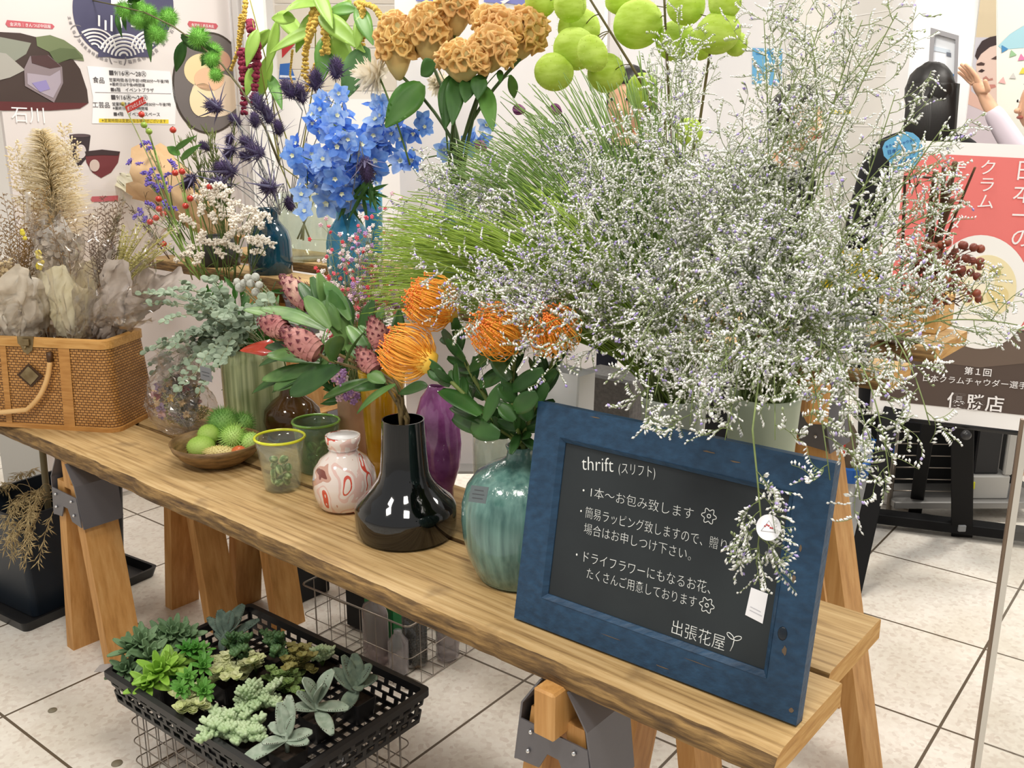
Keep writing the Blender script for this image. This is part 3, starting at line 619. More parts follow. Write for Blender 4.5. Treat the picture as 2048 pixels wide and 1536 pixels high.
Q.shape(ad, 'mouth', [(1962, 182), (1970, 172), (1980, 169), (1990, 169), (1992, 174), (1980, 178), (1968, 184)], flat('#c9877c'), 4)
Q.shape(ad, 'hand', [(1913, 170), (1920, 158), (1934, 156), (1943, 168), (1942, 182), (1952, 190), (1985, 206), (2010, 212), (2010, 226), (1970, 224), (1930, 206), (1914, 190)], flat('#deb6a8'), 5)
Q.shape(ad, 'sleeve', [(1895, 190), (1925, 204), (1965, 222), (2030, 226), (2030, 300), (1900, 300), (1890, 220)], flat('#d2c5cd'), 6)
S2 = Sheet(dp(2020, 150, 4.4), (1, -.1)); bp_ = thing('bunting_poster', 'tall pale poster printed with coloured bunting triangles and a blue hill', 'poster', S2.p(2020, 140))
S2.shape(bp_, 'sheet', [(1992, -80), (2120, -80), (2120, 300), (1994, 300)], flat('#e0e0d4'), 1)
S2.shape(bp_, 'blue_hill', [(1996, 92), (2020, 68), (2060, 44), (2120, 30), (2120, 90), (2020, 98), (2002, 97)], flat('#9cc3cd'), 2)
S2.shape(bp_, 'grey_sky', [(1992, -80), (2120, -80), (2120, 32), (2058, 44), (2020, 68), (1996, 90)], flat('#d2d4cf'), 2)
for (x, y, s_, c_, r_) in ((2008, 98, 8, '#3f7fae', 0), (2025, 108, 8, '#8fb48a', .2), (2043, 116, 8, '#d977a0', .4), (2046, 143, 8, '#e2c84f', .5), (2026, 153, 7, '#c4c0bb', .6), (2005, 162, 8, '#dcaaa6', .7)):
    S2.shape(bp_, 'bunting_triangle', [(x+s_*1.1*math.cos(a+r_), y+s_*1.1*math.sin(a+r_)) for a in (0, 2.1, 4.2)], flat(c_), 4)
# ---------------------------------------------------------------- vases, glasses and bowls
def zdepth(p): q = p-EYE; return q.y*CP-q.z*SP            # distance along the viewing axis
def mlen(p, npx): return npx*zdepth(p)/FPX
def prof_at(c, prof):
    """(half width, height) of an outline measured in the photo -> metres, for a turned thing whose base centre is c"""
    out = []
    for hw, py in prof:
        d = ray(1024+(c.x)*FPX/zdepth(c), py); q = EYE+d*(c.y/d.y); out.append((mlen(q, hw), max(0, q.z-c.z)))
    return out
def inner(prof, th=.003, bottom=.006):
    """the same wall seen from inside, from rim down to the bottom"""
    o = [(max(.001, r-th), z) for r, z in reversed(prof) if z > bottom]; return o+[(max(.001, prof[1][0]-th), bottom), (0, bottom)]
def vase(name, label, cat, cx, yc, prof, m, t=None, z=T, n=48, th=.003, tag=None, wob=0, sq=1., rim=None, group=None, sharp=None, yaw=0):
    c = on(cx, yc, z) if t is None else None
    if c is None:
        q = tp(cx, 700, t); c = Vector((q.x, q.y, z))
    v = thing(name, label, cat, c, yaw, group)
    pr = prof_at(c, prof); pr[0] = (pr[0][0], 0.)
    INV[v.name] = (Matrix.Translation(c) @ Matrix.Rotation(yaw, 4, 'Z')).inverted()
    mb = MB(); mb.lathe([(0, 0)]+pr+inner(pr, th), n, wob=wob, sq=sq); mb.build('body', m, v, True, world=False, sharp=sharp)
    v['h'] = max(q[1] for q in pr)
    if rim: mb = MB(); r, zz = pr[-1]; mb.tube([(r*math.cos(a)*.985, r*math.sin(a)*.985*sq, zz) for a in [6.28319*i/40 for i in range(41)]], rim[0], 8); mb.build('rim', rim[1], v, True, world=False)
    return v, c, pr
def glassy(key, col, dens=.35, rough=.03): return film(key, col, dens, rough)
M_tag = mat('tag_grey', '#77797c', .7)
def price_tag(label, p, ux, uy, sx, sy, lines=3, m=None):
    """small card with printed lines, lying along ux, uy"""
    ux = Vector(ux).normalized(); uy = Vector(uy); uy = (uy-ux*uy.dot(ux)).normalized(); n = ux.cross(uy)
    t = thing('price_tag', label, 'tag', p); mb = MB(); a = Vector(p)
    q = [a-ux*sx/2-uy*sy/2, a+ux*sx/2-uy*sy/2, a+ux*sx/2+uy*sy/2, a-ux*sx/2+uy*sy/2]; mb.poly(q, n*.0006); mb.build('card', m or M_tag, t, False)
    for i in range(lines):
        y = (i-(lines-1)/2)*sy*.24; l = sx*(.3, .34, .26)[i % 3]; mb = MB(); o = a+uy*y+n*.0009
        mb.poly([o-ux*l-uy*sy*.02, o+ux*l-uy*sy*.02, o+ux*l+uy*sy*.02, o-ux*l+uy*sy*.02], n*.0003); mb.build('print_line', mat('tag_ink', '#4c4d50', .8), t, False)
    return t
M_black = mat('black_glaze', '#050608', .06, coat=.6)
vB, cB, pB = vase('vase', 'glossy black vase with a wide low body and cylinder neck holding the protea stems', 'vase', 813, 1066,
     [(90, 1066), (97, 1060), (101, 1045), (102, 1018), (101, 1009), (95, 1000), (79, 985), (64, 970), (54, 955), (49, 940), (46, 900), (44, 860), (43, 838)], M_black, sharp=30)
def streak_mat(key, c1, c2, trans=.25, rough=.12, s=(55, 55, 3), lo=.4, hi=.62):
    return mat(key, c1, rough, c2, 1.3, 4, s, bump=.25, trans=trans, coat=.5, lo=lo, hi=hi)
vT, cT, pT = vase('vase', 'teal ribbed glass vase with a narrow neck beside the chalkboard, holding the pincushion stems', 'vase', 1040, 1150,
     [(76, 1150), (88, 1138), (102, 1110), (114, 1070), (118, 1035), (117, 1005), (108, 972), (90, 948), (62, 930), (38, 920), (28, 912), (26, 900), (30, 890)], streak_mat('teal_glass', '#466e69', '#7aa298', .1, lo=.3, hi=.75), th=.004)
vP, cP, pP = vase('vase', 'small round pink and white marbled vase with red swirls beside the green rimmed glass', 'vase', 692, 1012,
     [(40, 1012), (54, 1004), (62, 982), (64, 958), (60, 935), (47, 916), (32, 906), (28, 899), (31, 890), (35, 880), (35, 870)], None or (lambda: None)() or mat('marbled', '#efe3dc', .08, coat=.8), th=.004)
def marble():
    m = MATS['marbled']; nt = m.node_tree; N = nt.nodes; L = nt.links; b = N['Principled BSDF']
    tc = N.new('ShaderNodeTexCoord'); n = N.new('ShaderNodeTexNoise'); n.inputs['Scale'].default_value = 11; n.inputs['Detail'].default_value = 1.5; n.inputs['Distortion'].default_value = .9; L.new(tc.outputs['Object'], n.inputs['Vector'])
    r = N.new('ShaderNodeValToRGB'); e = r.color_ramp.elements; r.color_ramp.interpolation = 'CONSTANT'
    e[0].position = 0; e[0].color = (*lin('#7a3d30'), 1); e[1].position = .34; e[1].color = (*lin('#c79a88'), 1)
    for p, c in ((.39, '#e6d8cf'), (.47, '#dfbdb3'), (.51, '#e9ddd4'), (.56, '#d0513c'), (.59, '#e9ddd2'), (.645, '#a3ad6c'), (.67, '#b77a66'), (.7, '#e2d4c8')): x = e.new(p); x.color = (*lin(c), 1)
    L.new(n.outputs['Fac'], r.inputs[0]); L.new(r.outputs[0], b.inputs['Base Color'])
marble()
mb = MB(); r_, z_ = pP[-1]; mb.lathe([(r_-.0045, z_-.001), (r_-.0075, z_-.02), (r_-.012, z_-.03), (r_-.005, z_-.0302)], 40, cP); mb.build('lining', mat('porcelain', '#efeceb', .2), vP)
# two tumblers
vY, cY, pY = vase('tumbler', 'clear tumbler with a yellow rim full of tiny striped melons', 'glass', 566, 976, [(33, 976), (35, 972), (41, 925), (46, 895), (50, 874)], glassy('clear_glass', '#f2f6f1', .06), th=.0025, rim=(.0035, mat('yellow_rim', '#d6d931', .1, coat=.5)))
vG, cG, pG = vase('tumbler', 'tinted tumbler with a green rim standing behind the yellow rimmed one', 'glass', 637, 940, [(33, 940), (35, 936), (40, 890), (44, 862), (47, 842)], glassy('green_tint_glass', '#b9cdb0', .22), th=.0025, rim=(.0033, mat('green_rim', '#83b04c', .1, coat=.5)))
M_mel = mat('melon_stripe', '#4f7a35', .35, '#cfe0a8', 3.2, 3, (34, 34, 7), lo=.46, hi=.58, coat=.2)
Rm = random.Random(5)
def melons(c, prof, n, z0, label, group, big=.0115):
    pts = []
    for i in range(n*60):
        if len(pts) >= n: break
        z = z0+Rm.uniform(.0, .06); rr = .031-.0005; a = Rm.uniform(0, 6.283); r = rr*math.sqrt(Rm.random())*.72
        p = c+Vector((r*math.cos(a), r*math.sin(a), z))
        if all((p-q).length > big*1.75 for q in pts): pts.append(p)
    for p in pts:
        t = thing('mini_melon', label, 'fruit', p, 0, group); M = (Euler((Rm.uniform(-1.5, 1.5), Rm.uniform(-1.5, 1.5), Rm.uniform(0, 6))).to_matrix())
        mb = MB(); mb.ball((0, 0, 0), (big*.82, big*.82, big*1.15), 14, 9); o = mb.build('fruit', M_mel, t, True, world=False)
        mb = MB(); mb.tube([(0, 0, big*1.1), (.001, 0, big*1.35)], .0008, 5); s = mb.build('stem_end', mat('stem_brown', '#7b7445', .7), t, True, world=False)
        t.rotation_euler = (Rm.uniform(-1.5, 1.5), Rm.uniform(-1.5, 1.5), Rm.uniform(0, 6))
melons(cY, pY, 14, .018, 'tiny green melon with pale stripes inside the yellow rimmed tumbler', 'mini melons in the yellow rimmed tumbler')
melons(cG, pG, 8, .018, 'tiny dark green fruit inside the green rimmed tumbler', 'small fruit in the green rimmed tumbler', .013)
# wooden bowl with spiny fruit
M_bowl = wood_mat('bowl_wood', '#4d3920', '#775a34', '#94744a', (14, 14, 60), .45, .15)
vO, cO, pO = vase('bowl', 'shallow turned wooden bowl holding green spiny fruit at the front of the plank', 'bowl', 437, 925, [(44, 925), (50, 922), (72, 908), (86, 893), (91, 880)], M_bowl, th=.005, n=64)
zO = T+.02
def at_bowl(px, py, h): return on(px, py, T+h)
Rf = random.Random(11)
def spiny(label, p, r, spl, nsp, mcol, sq=1., srad=.0012, tip=None):
    t = thing('spiny_fruit', label, 'fruit', p); mb = MB(); mb.ball((0, 0, 0), (r, r, r*sq), 20, 14); mb.build('skin', mcol, t, True, world=False)
    mb = MB()
    for i in range(nsp):
        zz = 1-2*(i+.5)/nsp; a = i*2.39996; d = Vector((math.sqrt(1-zz*zz)*math.cos(a), math.sqrt(1-zz*zz)*math.sin(a), zz))
        dd = (d+Vector((Rf.uniform(-.25, .25), Rf.uniform(-.25, .25), Rf.uniform(-.25, .25)))).normalized()
        mb.spike(Vector((d.x*r, d.y*r, d.z*r*sq))*.97, dd, spl*Rf.uniform(.7, 1.15), srad)
    mb.build('spine_foliage', tip or mcol, t, False, world=False); return t
M_gs1 = mat('spiny_dark', '#5b8a3c', .6, '#86b25a', 20); M_gs2 = mat('spiny_light', '#a9d467', .6, '#c3e184', 20)
M_bal = mat('balloon_green', '#a4cf4a', .7, '#c6e27c', 6, 4, bump=.1, translucent=.25)
spiny('dark green spiny round fruit topping the heap in the wooden bowl', at_bowl(446, 845, .075), .038, .018, 320, M_gs1)
spiny('mid green spiny fruit behind the bright ones in the wooden bowl', at_bowl(484, 848, .06), .03, .016, 240, M_gs1, 1)
spiny('bright green bristly fruit in the middle of the wooden bowl', at_bowl(466, 873, .048), .03, .017, 300, M_gs2)
spiny('pale green fuzzy fruit at the rim of the wooden bowl beside the tumbler', at_bowl(503, 884, .036), .026, .007, 200, M_gs2)
spiny('plump smooth lime green fuzzy fruit in the wooden bowl', at_bowl(402, 893, .035), .037, .005, 260, M_bal, .75, .0006)
spiny('pale lime green fuzzy fruit leaning on the dark spiny one in the bowl', at_bowl(418, 868, .055), .03, .005, 200, M_bal, .9, .0006)
t = spiny('yellow bristly oblong fruit at the front of the wooden bowl', at_bowl(440, 904, .032), .019, .006, 220, mat('bristle_yellow', '#d9cf80', .6, '#e8d79a', 20), 1)
t.scale = (2.1, .9, .8); t.rotation_euler = (0, 0, YAW+.7)
t = spiny('orange red fruit at the front of the wooden bowl', at_bowl(478, 904, .032), .02, .003, 60, mat('fruit_orange', '#c4542c', .3, '#d97a3c', 15), .85, .0005)
# further vases on the rear plank
vase('vase', 'smoky brown glass bottle vase behind the green rimmed tumbler', 'vase', 577, 868, [(44, 868), (52, 858), (57, 838), (54, 818), (40, 802), (24, 790), (20, 778), (22, 755)], glassy('brown_glass', '#5a3f22', .62, .05), t=.47)
vase('vase', 'tall pale green ribbed vase under the eucalyptus and protea leaves', 'vase', 505, 850, [(56, 852), (60, 845), (63, 780), (64, 720), (60, 690)], streak_mat('ribbed_green', '#8b9668', '#bcc394', 0, .3, (60, 60, 2)), t=.455)
vase('vase', 'tan pottery vase between the green rimmed tumbler and the yellow vase', 'vase', 703, 868, [(28, 868), (32, 850), (33, 800), (28, 770)], mat('tan_pot', '#c9a283', .5, '#b98d70', 12), t=.45)
vase('vase', 'yellow glass vase behind the black vase neck', 'vase', 762, 872, [(34, 872), (38, 855), (42, 800), (46, 758), (48, 740)], mat('yellow_glass', '#d09a12', .15, '#e8bf2a', 7, trans=.2, coat=.4), t=.42)
vase('vase', 'purple marbled flat oval vase behind the black vase', 'vase', 872, 975, [(22, 975), (38, 962), (52, 925), (57, 880), (53, 835), (40, 798), (25, 780), (20, 772)], mat('purple_glass', '#7d3b73', .1, '#a766a0', 22, 5, bump=.05, coat=.5), t=.385, sq=.6, yaw=YAW)
vC, cC, pC = vase('vase', 'clear glass cylinder half full of water between the purple and teal vases', 'vase', 985, 945, [(36, 945), (40, 938), (41, 890), (40, 868)], MATS['clear_glass'], t=.4)
mb = MB(); r_, z_ = pC[1]; mb.lathe([(0, .008), (r_-.006, .008), (pC[2][0]-.005, pC[2][1]*.62), (0, pC[2][1]*.62)], 32, cC); mb.build('water', film('water', '#dfe7e6', .12), vC)
# pale pots for the caspia, behind the chalkboard
M_pot = mat('pale_pot', '#d3d9cf', .35, translucent=.3)
vp1, cp1, pp1 = vase('pot', 'white tapering pot behind the middle of the chalkboard top, full of caspia', 'pot', 1352, 900, [(46, 1030), (50, 1000), (62, 850), (66, 800), (68, 790)], M_pot, t=.36)
vp2, cp2, pp2 = vase('pot', 'large pale green-white pot behind the chalkboard corner, full of caspia', 'pot', 1535, 900, [(52, 1090), (56, 1050), (68, 860), (72, 800), (73, 788)], mat('pale_pot2', '#cfd8c0', .35, translucent=.3), t=.345)
# raised rear planks
ZR = 1.05
vase('vase', 'dark grey pottery vase under the white statice, between the eucalyptus and the petrol blue vase', 'vase', 455, 545, [(34, 545), (38, 535), (40, 505), (30, 480), (28, 470)], mat('dark_pot', '#2f2d2c', .5), t=.86, z=ZR)
vD, cD, pD = vase('vase', 'dark petrol blue glass vase beside the white statice', 'vase', 553, 553, [(36, 553), (42, 545), (44, 520), (43, 480), (38, 462), (27, 448), (21, 440), (21, 425), (25, 416)], mat('petrol_glass', '#0f3c4e', .08, '#1d5266', 8, trans=.35, coat=.5), t=.86, z=ZR)
vL, cL, pL = vase('vase', 'light blue glass vase holding the delphiniums', 'vase', 706, 575, [(34, 575), (40, 565), (44, 530), (44, 485), (40, 464), (29, 446), (22, 436), (22, 420), (26, 408)], glassy('blue_glass', '#7ccbe0', .2, .05), t=.865, z=ZR)
vA, cA, pA = vase('vase', 'tall clear glass vase with the amaranth stems', 'vase', 622, 520, [(50, 535), (54, 528), (57, 460), (59, 385)], MATS['clear_glass'], t=1.17, z=ZR)
vS, cS, pS = vase('vase', 'green glass vase for the orange crested celosia', 'vase', 925, 600, [(34, 600), (40, 590), (44, 520), (36, 440), (30, 400)], glassy('sea_glass', '#7fa88f', .5, .05), t=.87, z=ZR)
vK, cK, pK = vase('tumbler', 'cyan glass tumbler behind the light blue vase', 'glass', 757, 480, [(15, 500), (16, 490), (18, 430), (19, 385)], glassy('cyan_glass', '#5cc3dc', .3, .05), t=1.2, z=ZR)
vW, cW, pW = vase('pot', 'small white pot with orange flowers among the grass', 'pot', 858, 520, [(24, 590), (26, 580), (32, 470), (33, 440)], mat('porcelain', '#efeceb', .2), t=.865, z=ZR)
vQ, cQ, pQ = vase('pot', 'tall grey pot holding the green balloon plant branches', 'pot', 1330, 560, [(44, 660), (46, 650), (54, 540), (56, 500)], mat('pot_grey', '#8f8f88', .5), t=1.22, z=ZR)
# ---------------------------------------------------------------- wicker trunk
BKY = math.radians(-10.3); bk0 = on(236, 866)
bk = thing('wicker_basket', 'large brown wicker trunk with a brass latch and cane handle, full of wrapped dried bouquets', 'basket', bk0, BKY)
def weave():
    m = bpy.data.materials.new('wicker'); m.use_nodes = True; nt = m.node_tree; N = nt.nodes; L = nt.links; b = N['Principled BSDF']
    tc = N.new('ShaderNodeTexCoord'); sx = N.new('ShaderNodeSeparateXYZ'); L.new(tc.outputs['Object'], sx.inputs[0])
    ad = N.new('ShaderNodeMath'); L.new(sx.outputs[0], ad.inputs[0]); L.new(sx.outputs[1], ad.inputs[1])
    cb_ = N.new('ShaderNodeCombineXYZ'); L.new(ad.outputs[0], cb_.inputs[0]); L.new(sx.outputs[2], cb_.inputs[1])
    br = N.new('ShaderNodeTexBrick'); br.inputs['Scale'].default_value = 1; br.inputs['Brick Width'].default_value = .014; br.inputs['Row Height'].default_value = .0078; br.inputs['Mortar Size'].default_value = .0013; br.inputs['Mortar Smooth'].default_value = .6
    L.new(cb_.outputs[0], br.inputs[0])
    br.inputs['Color1'].default_value = (*lin('#a87438'), 1); br.inputs['Color2'].default_value = (*lin('#c58f50'), 1); br.inputs['Mortar'].default_value = (*lin('#5d3a19'), 1)
    L.new(br.outputs['Color'], b.inputs['Base Color']); b.inputs['Roughness'].default_value = .45
    bp = N.new('ShaderNodeBump'); bp.invert = True; bp.inputs['Strength'].default_value = .9; bp.inputs['Distance'].default_value = .003; L.new(br.outputs['Fac'], bp.inputs['Height']); L.new(bp.outputs[0], b.inputs['Normal'])
    return m
M_wick = weave(); M_cane = mat('cane', '#b98645', .4, '#cf9f5d', 5, 4, (3, 30, 30)); M_cane2 = mat('cane_band', '#a87439', .45, '#bf8b4c', 5, 4, (3, 30, 30)); M_brass = mat('old_brass', '#7d6a4a', .35, '#9c8b68', 30, metal=.7)
BWX, BDY, BHZ = .66, .23, .265
def ring(x0, x1, y0, y1, r, z, n=6):
    P = []
    for cx, cy, a0 in ((x1-r, y0+r, -90), (x1-r, y1-r, 0), (x0+r, y1-r, 90), (x0+r, y0+r, 180)):
        for i in range(n+1): a = math.radians(a0+90*i/n); P.append((cx+r*math.cos(a), cy+r*math.sin(a), z))
    return P
def loft(mb, rings, close=False):
    k = len(rings[0]); vs = [p for r in rings for p in r]; fs = []
    for i in range(len(rings)-1):
        for j in range(k): fs.append((i*k+j, i*k+(j+1) % k, (i+1)*k+(j+1) % k, (i+1)*k+j))
    mb.add(vs, fs)
ta = .018                                                   # the sides lean in towards the rim
mb = MB(); rr = [ring(-BWX, 0, 0, BDY, .03, 0)]
for i in range(1, 9): u = i/8; rr.append(ring(-BWX+ta*u, -ta*u, ta*u, BDY-ta*u, .03, BHZ*u))
for i in (8, 0): u = i/8; rr.append(ring(-BWX+ta*u+.008, -ta*u-.008, ta*u+.008, BDY-ta*u-.008, .024, max(.008, BHZ*u)))
loft(mb, rr); mb.add(rr[-1], [tuple(range(len(rr[-1])))]); mb.add(rr[0], [tuple(reversed(range(len(rr[0]))))])
body = mb.build('woven_body', M_wick, bk, False, world=False)
mb = MB(); o_, i_ = .006, .014
loft(mb, [ring(-BWX+ta-o_, -ta+o_, ta-o_, BDY-ta+o_, .034, BHZ-.022), ring(-BWX+ta-o_, -ta+o_, ta-o_, BDY-ta+o_, .034, BHZ+.002), ring(-BWX+ta+i_, -ta-i_, ta+i_, BDY-ta-i_, .02, BHZ+.004), ring(-BWX+ta+i_, -ta-i_, ta+i_, BDY-ta-i_, .02, BHZ-.02)])
mb.build('rim', M_cane, bk, False, world=False)
mb = MB(); loft(mb, [ring(-BWX-.004, .004, -.004, BDY+.004, .034, 0), ring(-BWX-.004, .004, -.004, BDY+.004, .034, .012), ring(-BWX+.002, -.002, .002, BDY-.002, .03, .014)]); mb.build('base_rim', M_cane2, bk, False, world=False)
def fx(px, py):                                             # a spot on the trunk's front, in its own space
    fn = Vector((math.sin(BKY), -math.cos(BKY), 0)); d = ray(px, py); q = EYE+d*((bk0-EYE).dot(fn)/d.dot(fn)); return INV[bk.name] @ q
def face_y(z): return ta*z/BHZ-.001
for (xa, xb) in ((118, 140), (2, 14), (-120, -104)):
    a = fx(xa, 760).x; b = fx(xb, 760).x; mb = MB()
    mb.add([(a, face_y(.012)-.002, .012), (b, face_y(.012)-.002, .012), (b, face_y(BHZ-.02)-.002, BHZ-.02), (a, face_y(BHZ-.02)-.002, BHZ-.02)], [(0, 1, 2, 3)]); mb.build('cane_band', M_cane2, bk, False, world=False)
q = fx(48, 690); mb = MB(); mb.poly([(q.x+x, face_y(q.z)-.0025, q.z+z) for x, z in ((-.028, .022), (-.028, .002), (-.018, -.008), (-.014, -.022), (0, -.03), (.016, -.018), (.022, .004), (.026, .024))], (0, -.003, 0)); la = mb.build('latch', M_brass, bk, False, world=False)
mb = MB(); mb.bbox(q.x-.012, q.x+.012, face_y(q.z)-.013, face_y(q.z)-.005, q.z-.004, q.z+.016, .002); mb.build('hasp', M_brass, la, False, world=False)
mb = MB(); mb.tube([(q.x+.0, face_y(q.z)-.016, q.z-.012), (q.x, face_y(q.z)-.01, q.z-.004)], .004, 8); mb.build('catch', M_brass, la, world=False)
q = fx(57, 752)
mb = MB(); mb.poly([(q.x+x, face_y(q.z)-.002, q.z+z) for x, z in ((-.042, 0), (0, -.036), (.042, 0), (0, .036))], (0, -.002, 0)); mb.build('plate_backing', mat('dark_wicker', '#3f2710', .6), bk, False, world=False)  # dark diamond lying behind the smaller brass plate
mb = MB(); mb.poly([(q.x+x, face_y(q.z)-.0045, q.z+z) for x, z in ((-.03, 0), (-.012, -.017), (0, -.028), (.012, -.017), (.03, 0), (.012, .017), (0, .028), (-.012, .017))], (0, -.002, 0)); mb.build('brass_plate', M_brass, bk, False, world=False)
h0, h1, h2, h3 = fx(97, 716), fx(101, 782), fx(62, 816), fx(-10, 823)
def hp(v, o=.012): return Vector((v.x, face_y(v.z)-o, v.z))
h4 = h3.copy(); h4.x = 2*h3.x-h2.x; h5 = h1.copy(); h5.x = 2*h3.x-h1.x; h6 = h0.copy(); h6.x = 2*h3.x-h0.x
pts = []
for a, b, c in ((hp(h0, .006), hp(h1, .02), hp(h2, .022)),): pts += bez(a, b+Vector((.004, 0, -.004)), c, 8)
pts += [hp(h3, .022)]; pts += list(reversed(bez(hp(h6, .006), hp(h5, .02)+Vector((-.004, 0, -.004)), hp(h4, .022), 8)))
mb = MB(); mb.tube(pts, .0075, 10); mb.build('handle', mat('cane_light', '#c99a5c', .35, '#dcb37a', 8), bk, world=False)
for h in (h0, h6):
    mb = MB(); mb.tube([(h.x+.0, face_y(h.z)-.008, h.z+.016), (h.x, face_y(h.z)-.008, h.z-.012)], .009, 8); mb.build('handle_loop', mat('dark_cane', '#4a2f16', .5), bk, world=False)
# ---------------------------------------------------------------- succulent tray on its wire crate
M_blk = mat('black_plastic', '#141416', .42); M_wire = mat('wire', '#8f867c', .3, metal=.8)
ZT = .30                                                     # rim of the tray
c0, c1, c2 = on(208, 1340, ZT), on(500, 1207, ZT), on(840, 1388, ZT)
ey = (c1-c0); LY = ey.length; ey.normalize(); ex = c2-c1; ex = (ex-ey*ex.dot(ey)); LX = ex.length; ex.normalize()
tyaw = math.atan2(ex.y, ex.x)
tr = thing('plastic_tray', 'black latticed plastic tray of succulents standing on a wire crate', 'tray', (c0.x, c0.y, ZT-.085), tyaw)
HT = .085; tin = .018
def wallgrid(mb, a0, a1, b0, b1, nx, nz, th=.003):
    """lattice wall: from bottom edge a0-a1 to top edge b0-b1"""
    a0, a1, b0, b1 = map(Vector, (a0, a1, b0, b1)); n = (a1-a0).cross(b0-a0).normalized()*th
    def P(u, v): return (a0*(1-u)+a1*u)*(1-v)+(b0*(1-u)+b1*u)*v
    def strip(u0, u1, v0, v1): mb.poly([P(u0, v0), P(u1, v0), P(u1, v1), P(u0, v1)], n)
    for j, (v0, v1) in enumerate(((0, .16), (.36, .44), (.64, .72), (.9, 1))): strip(0, 1, v0, v1)
    for r, (v0, v1) in enumerate(((.16, .36), (.44, .64), (.72, .9))):
        for i in range(nx+1):
            u = (i+(.5 if r % 2 else 0))/nx; 
            if u <= 1: strip(max(0, u-.16/nx), min(1, u+.16/nx), v0, v1)
t_ = tin
A0 = [(t_, t_, 0), (LX-t_, t_, 0), (LX-t_, LY-t_, 0), (t_, LY-t_, 0)]; A1 = [(.008, .008, HT-.014), (LX-.008, .008, HT-.014), (LX-.008, LY-.008, HT-.014), (.008, LY-.008, HT-.014)]
for i, nx in ((0, 16), (1, 11), (2, 16), (3, 11)):
    j = (i+1) % 4; mb = MB(); wallgrid(mb, A0[i], A0[j], A1[i], A1[j], nx, 3); mb.build('lattice_wall', M_blk, tr, False, world=False)
mb = MB()
loft(mb, [ring(.006, LX-.006, .006, LY-.006, .012, HT-.016), ring(-.004, LX+.004, -.004, LY+.004, .014, HT-.016), ring(-.004, LX+.004, -.004, LY+.004, .014, HT), ring(.01, LX-.01, .01, LY-.01, .01, HT), ring(.01, LX-.01, .01, LY-.01, .01, HT-.016)])
mb.build('rim', M_blk, tr, False, world=False)
mb = MB()
for i in range(22): mb.box(t_+i*(LX-2*t_)/22, t_+(i+.45)*(LX-2*t_)/22, t_, LY-t_, .001, .004)
for i in range(15): mb.box(t_, LX-t_, t_+i*(LY-2*t_)/15, t_+(i+.4)*(LY-2*t_)/15, 0, .003)
mb.build('base_grid', M_blk, tr, False, world=False)
TRM = INV[tr.name].inverted()
def trp(x, y, z=.0): return TRM @ Vector((x, y, z))
def tray_at(px, py, h=.06): return INV[tr.name] @ on(px, py, ZT-HT+h)
def wire_crate(name, label, M, lx, ly, lz, nx, ny, nz, r=.0016, rr=.0028, cat='crate'):
    t = thing(name, label, cat, M.translation, M.to_euler().z)
    def bent(pts, r): mb.tube(pts, r, 5)
    for nm, zz, rad in (('top_rim', lz, rr), ('base_frame', .004, r*1.2)):
        mb = MB(); P = ring(0, lx, 0, ly, .018, zz, 4); mb.tube([*P, P[0]], rad, 6); mb.build(nm, M_wire, t, world=False)
    for j in range(nz):
        mb = MB(); P = ring(0, lx, 0, ly, .018, lz*(j+1)/(nz+1), 4); mb.tube([*P, P[0]], r, 5); mb.build('hoop_wire', M_wire, t, world=False)
    for i in range(1, nx):
        x = lx*i/nx; mb = MB(); mb.tube([(x, 0, lz), (x, 0, .004), (x, ly, .004), (x, ly, lz)], r, 5); mb.build('cross_wire', M_wire, t, world=False)
    for i in range(1, ny):
        y = ly*i/ny; mb = MB(); mb.tube([(0, y, lz), (0, y, .004), (lx, y, .004), (lx, y, lz)], r, 5); mb.build('cross_wire', M_wire, t, world=False)
    return t
a = trp(.03, .03); M = Matrix.Translation((a.x, a.y, 0)) @ Matrix.Rotation(tyaw, 4, 'Z')
wire_crate('wire_crate', 'wire crate on the floor carrying the tray of succulents', M, LX-.06, LY-.06, ZT-HT, 15, 10, 3)
# second wire crate with bottles
WY = math.radians(-35); ZC = .2
k0 = on(602, 1168, ZC); k1 = on(815, 1256, ZC); cx_ = Vector((k1.x-k0.x, k1.y-k0.y, 0)); lx2 = cx_.length; cyaw = math.atan2(cx_.y, cx_.x)
M2 = Matrix.Translation((k0.x, k0.y, 0)) @ Matrix.Rotation(cyaw, 4, 'Z'); LY2 = .3
wc2 = wire_crate('wire_crate', 'chromed wire basket of bottles on the floor under the planks, past the tray', M2, lx2, LY2, ZC, 7, 6, 1, .0014, .003)
def cr(x, y, z=0): return M2 @ Vector((x, y, z))
def bottle(label, p, prof, m, capm=None, name='bottle', cat='bottle', sq=1., yaw=0, n=28):
    t = thing(name, label, cat, p, yaw); mb = MB(); mb.lathe([(0, 0)]+prof, n, sq=sq); mb.build('body', m, t, world=False); return t
Mb_clear = film('bottle_plastic', '#c9c4c6', .3, .08)
b1 = bottle('slim clear plastic bottle with a green box label in the wire basket', cr(lx2*.57, .06, .006), [(.045, 0), (.047, .01), (.047, .16), (.04, .175), (.015, .19), (.015, .2)], film('mauve_plastic', '#c4b8b8', .3, .1), sq=.6, yaw=cyaw)
b1 = thing('carton', 'green printed carton with a white patch in the wire basket', 'carton', cr(lx2*.47, .15, .006), cyaw); mb = MB(); mb.bbox(-.06, .06, -.035, .035, .0, .27, .004); mb.build('box', mat('carton_green', '#157a3c', .35), b1, False, world=False)
mb = MB(); mb.poly([(-.06+.026*math.cos(a), -.0355, .185+.03*math.sin(a)) for a in [math.radians(-90+10*i) for i in range(19)]], (0, -.0006, 0)); mb.build('white_patch', flat('#d9dad6'), b1, False, world=False)
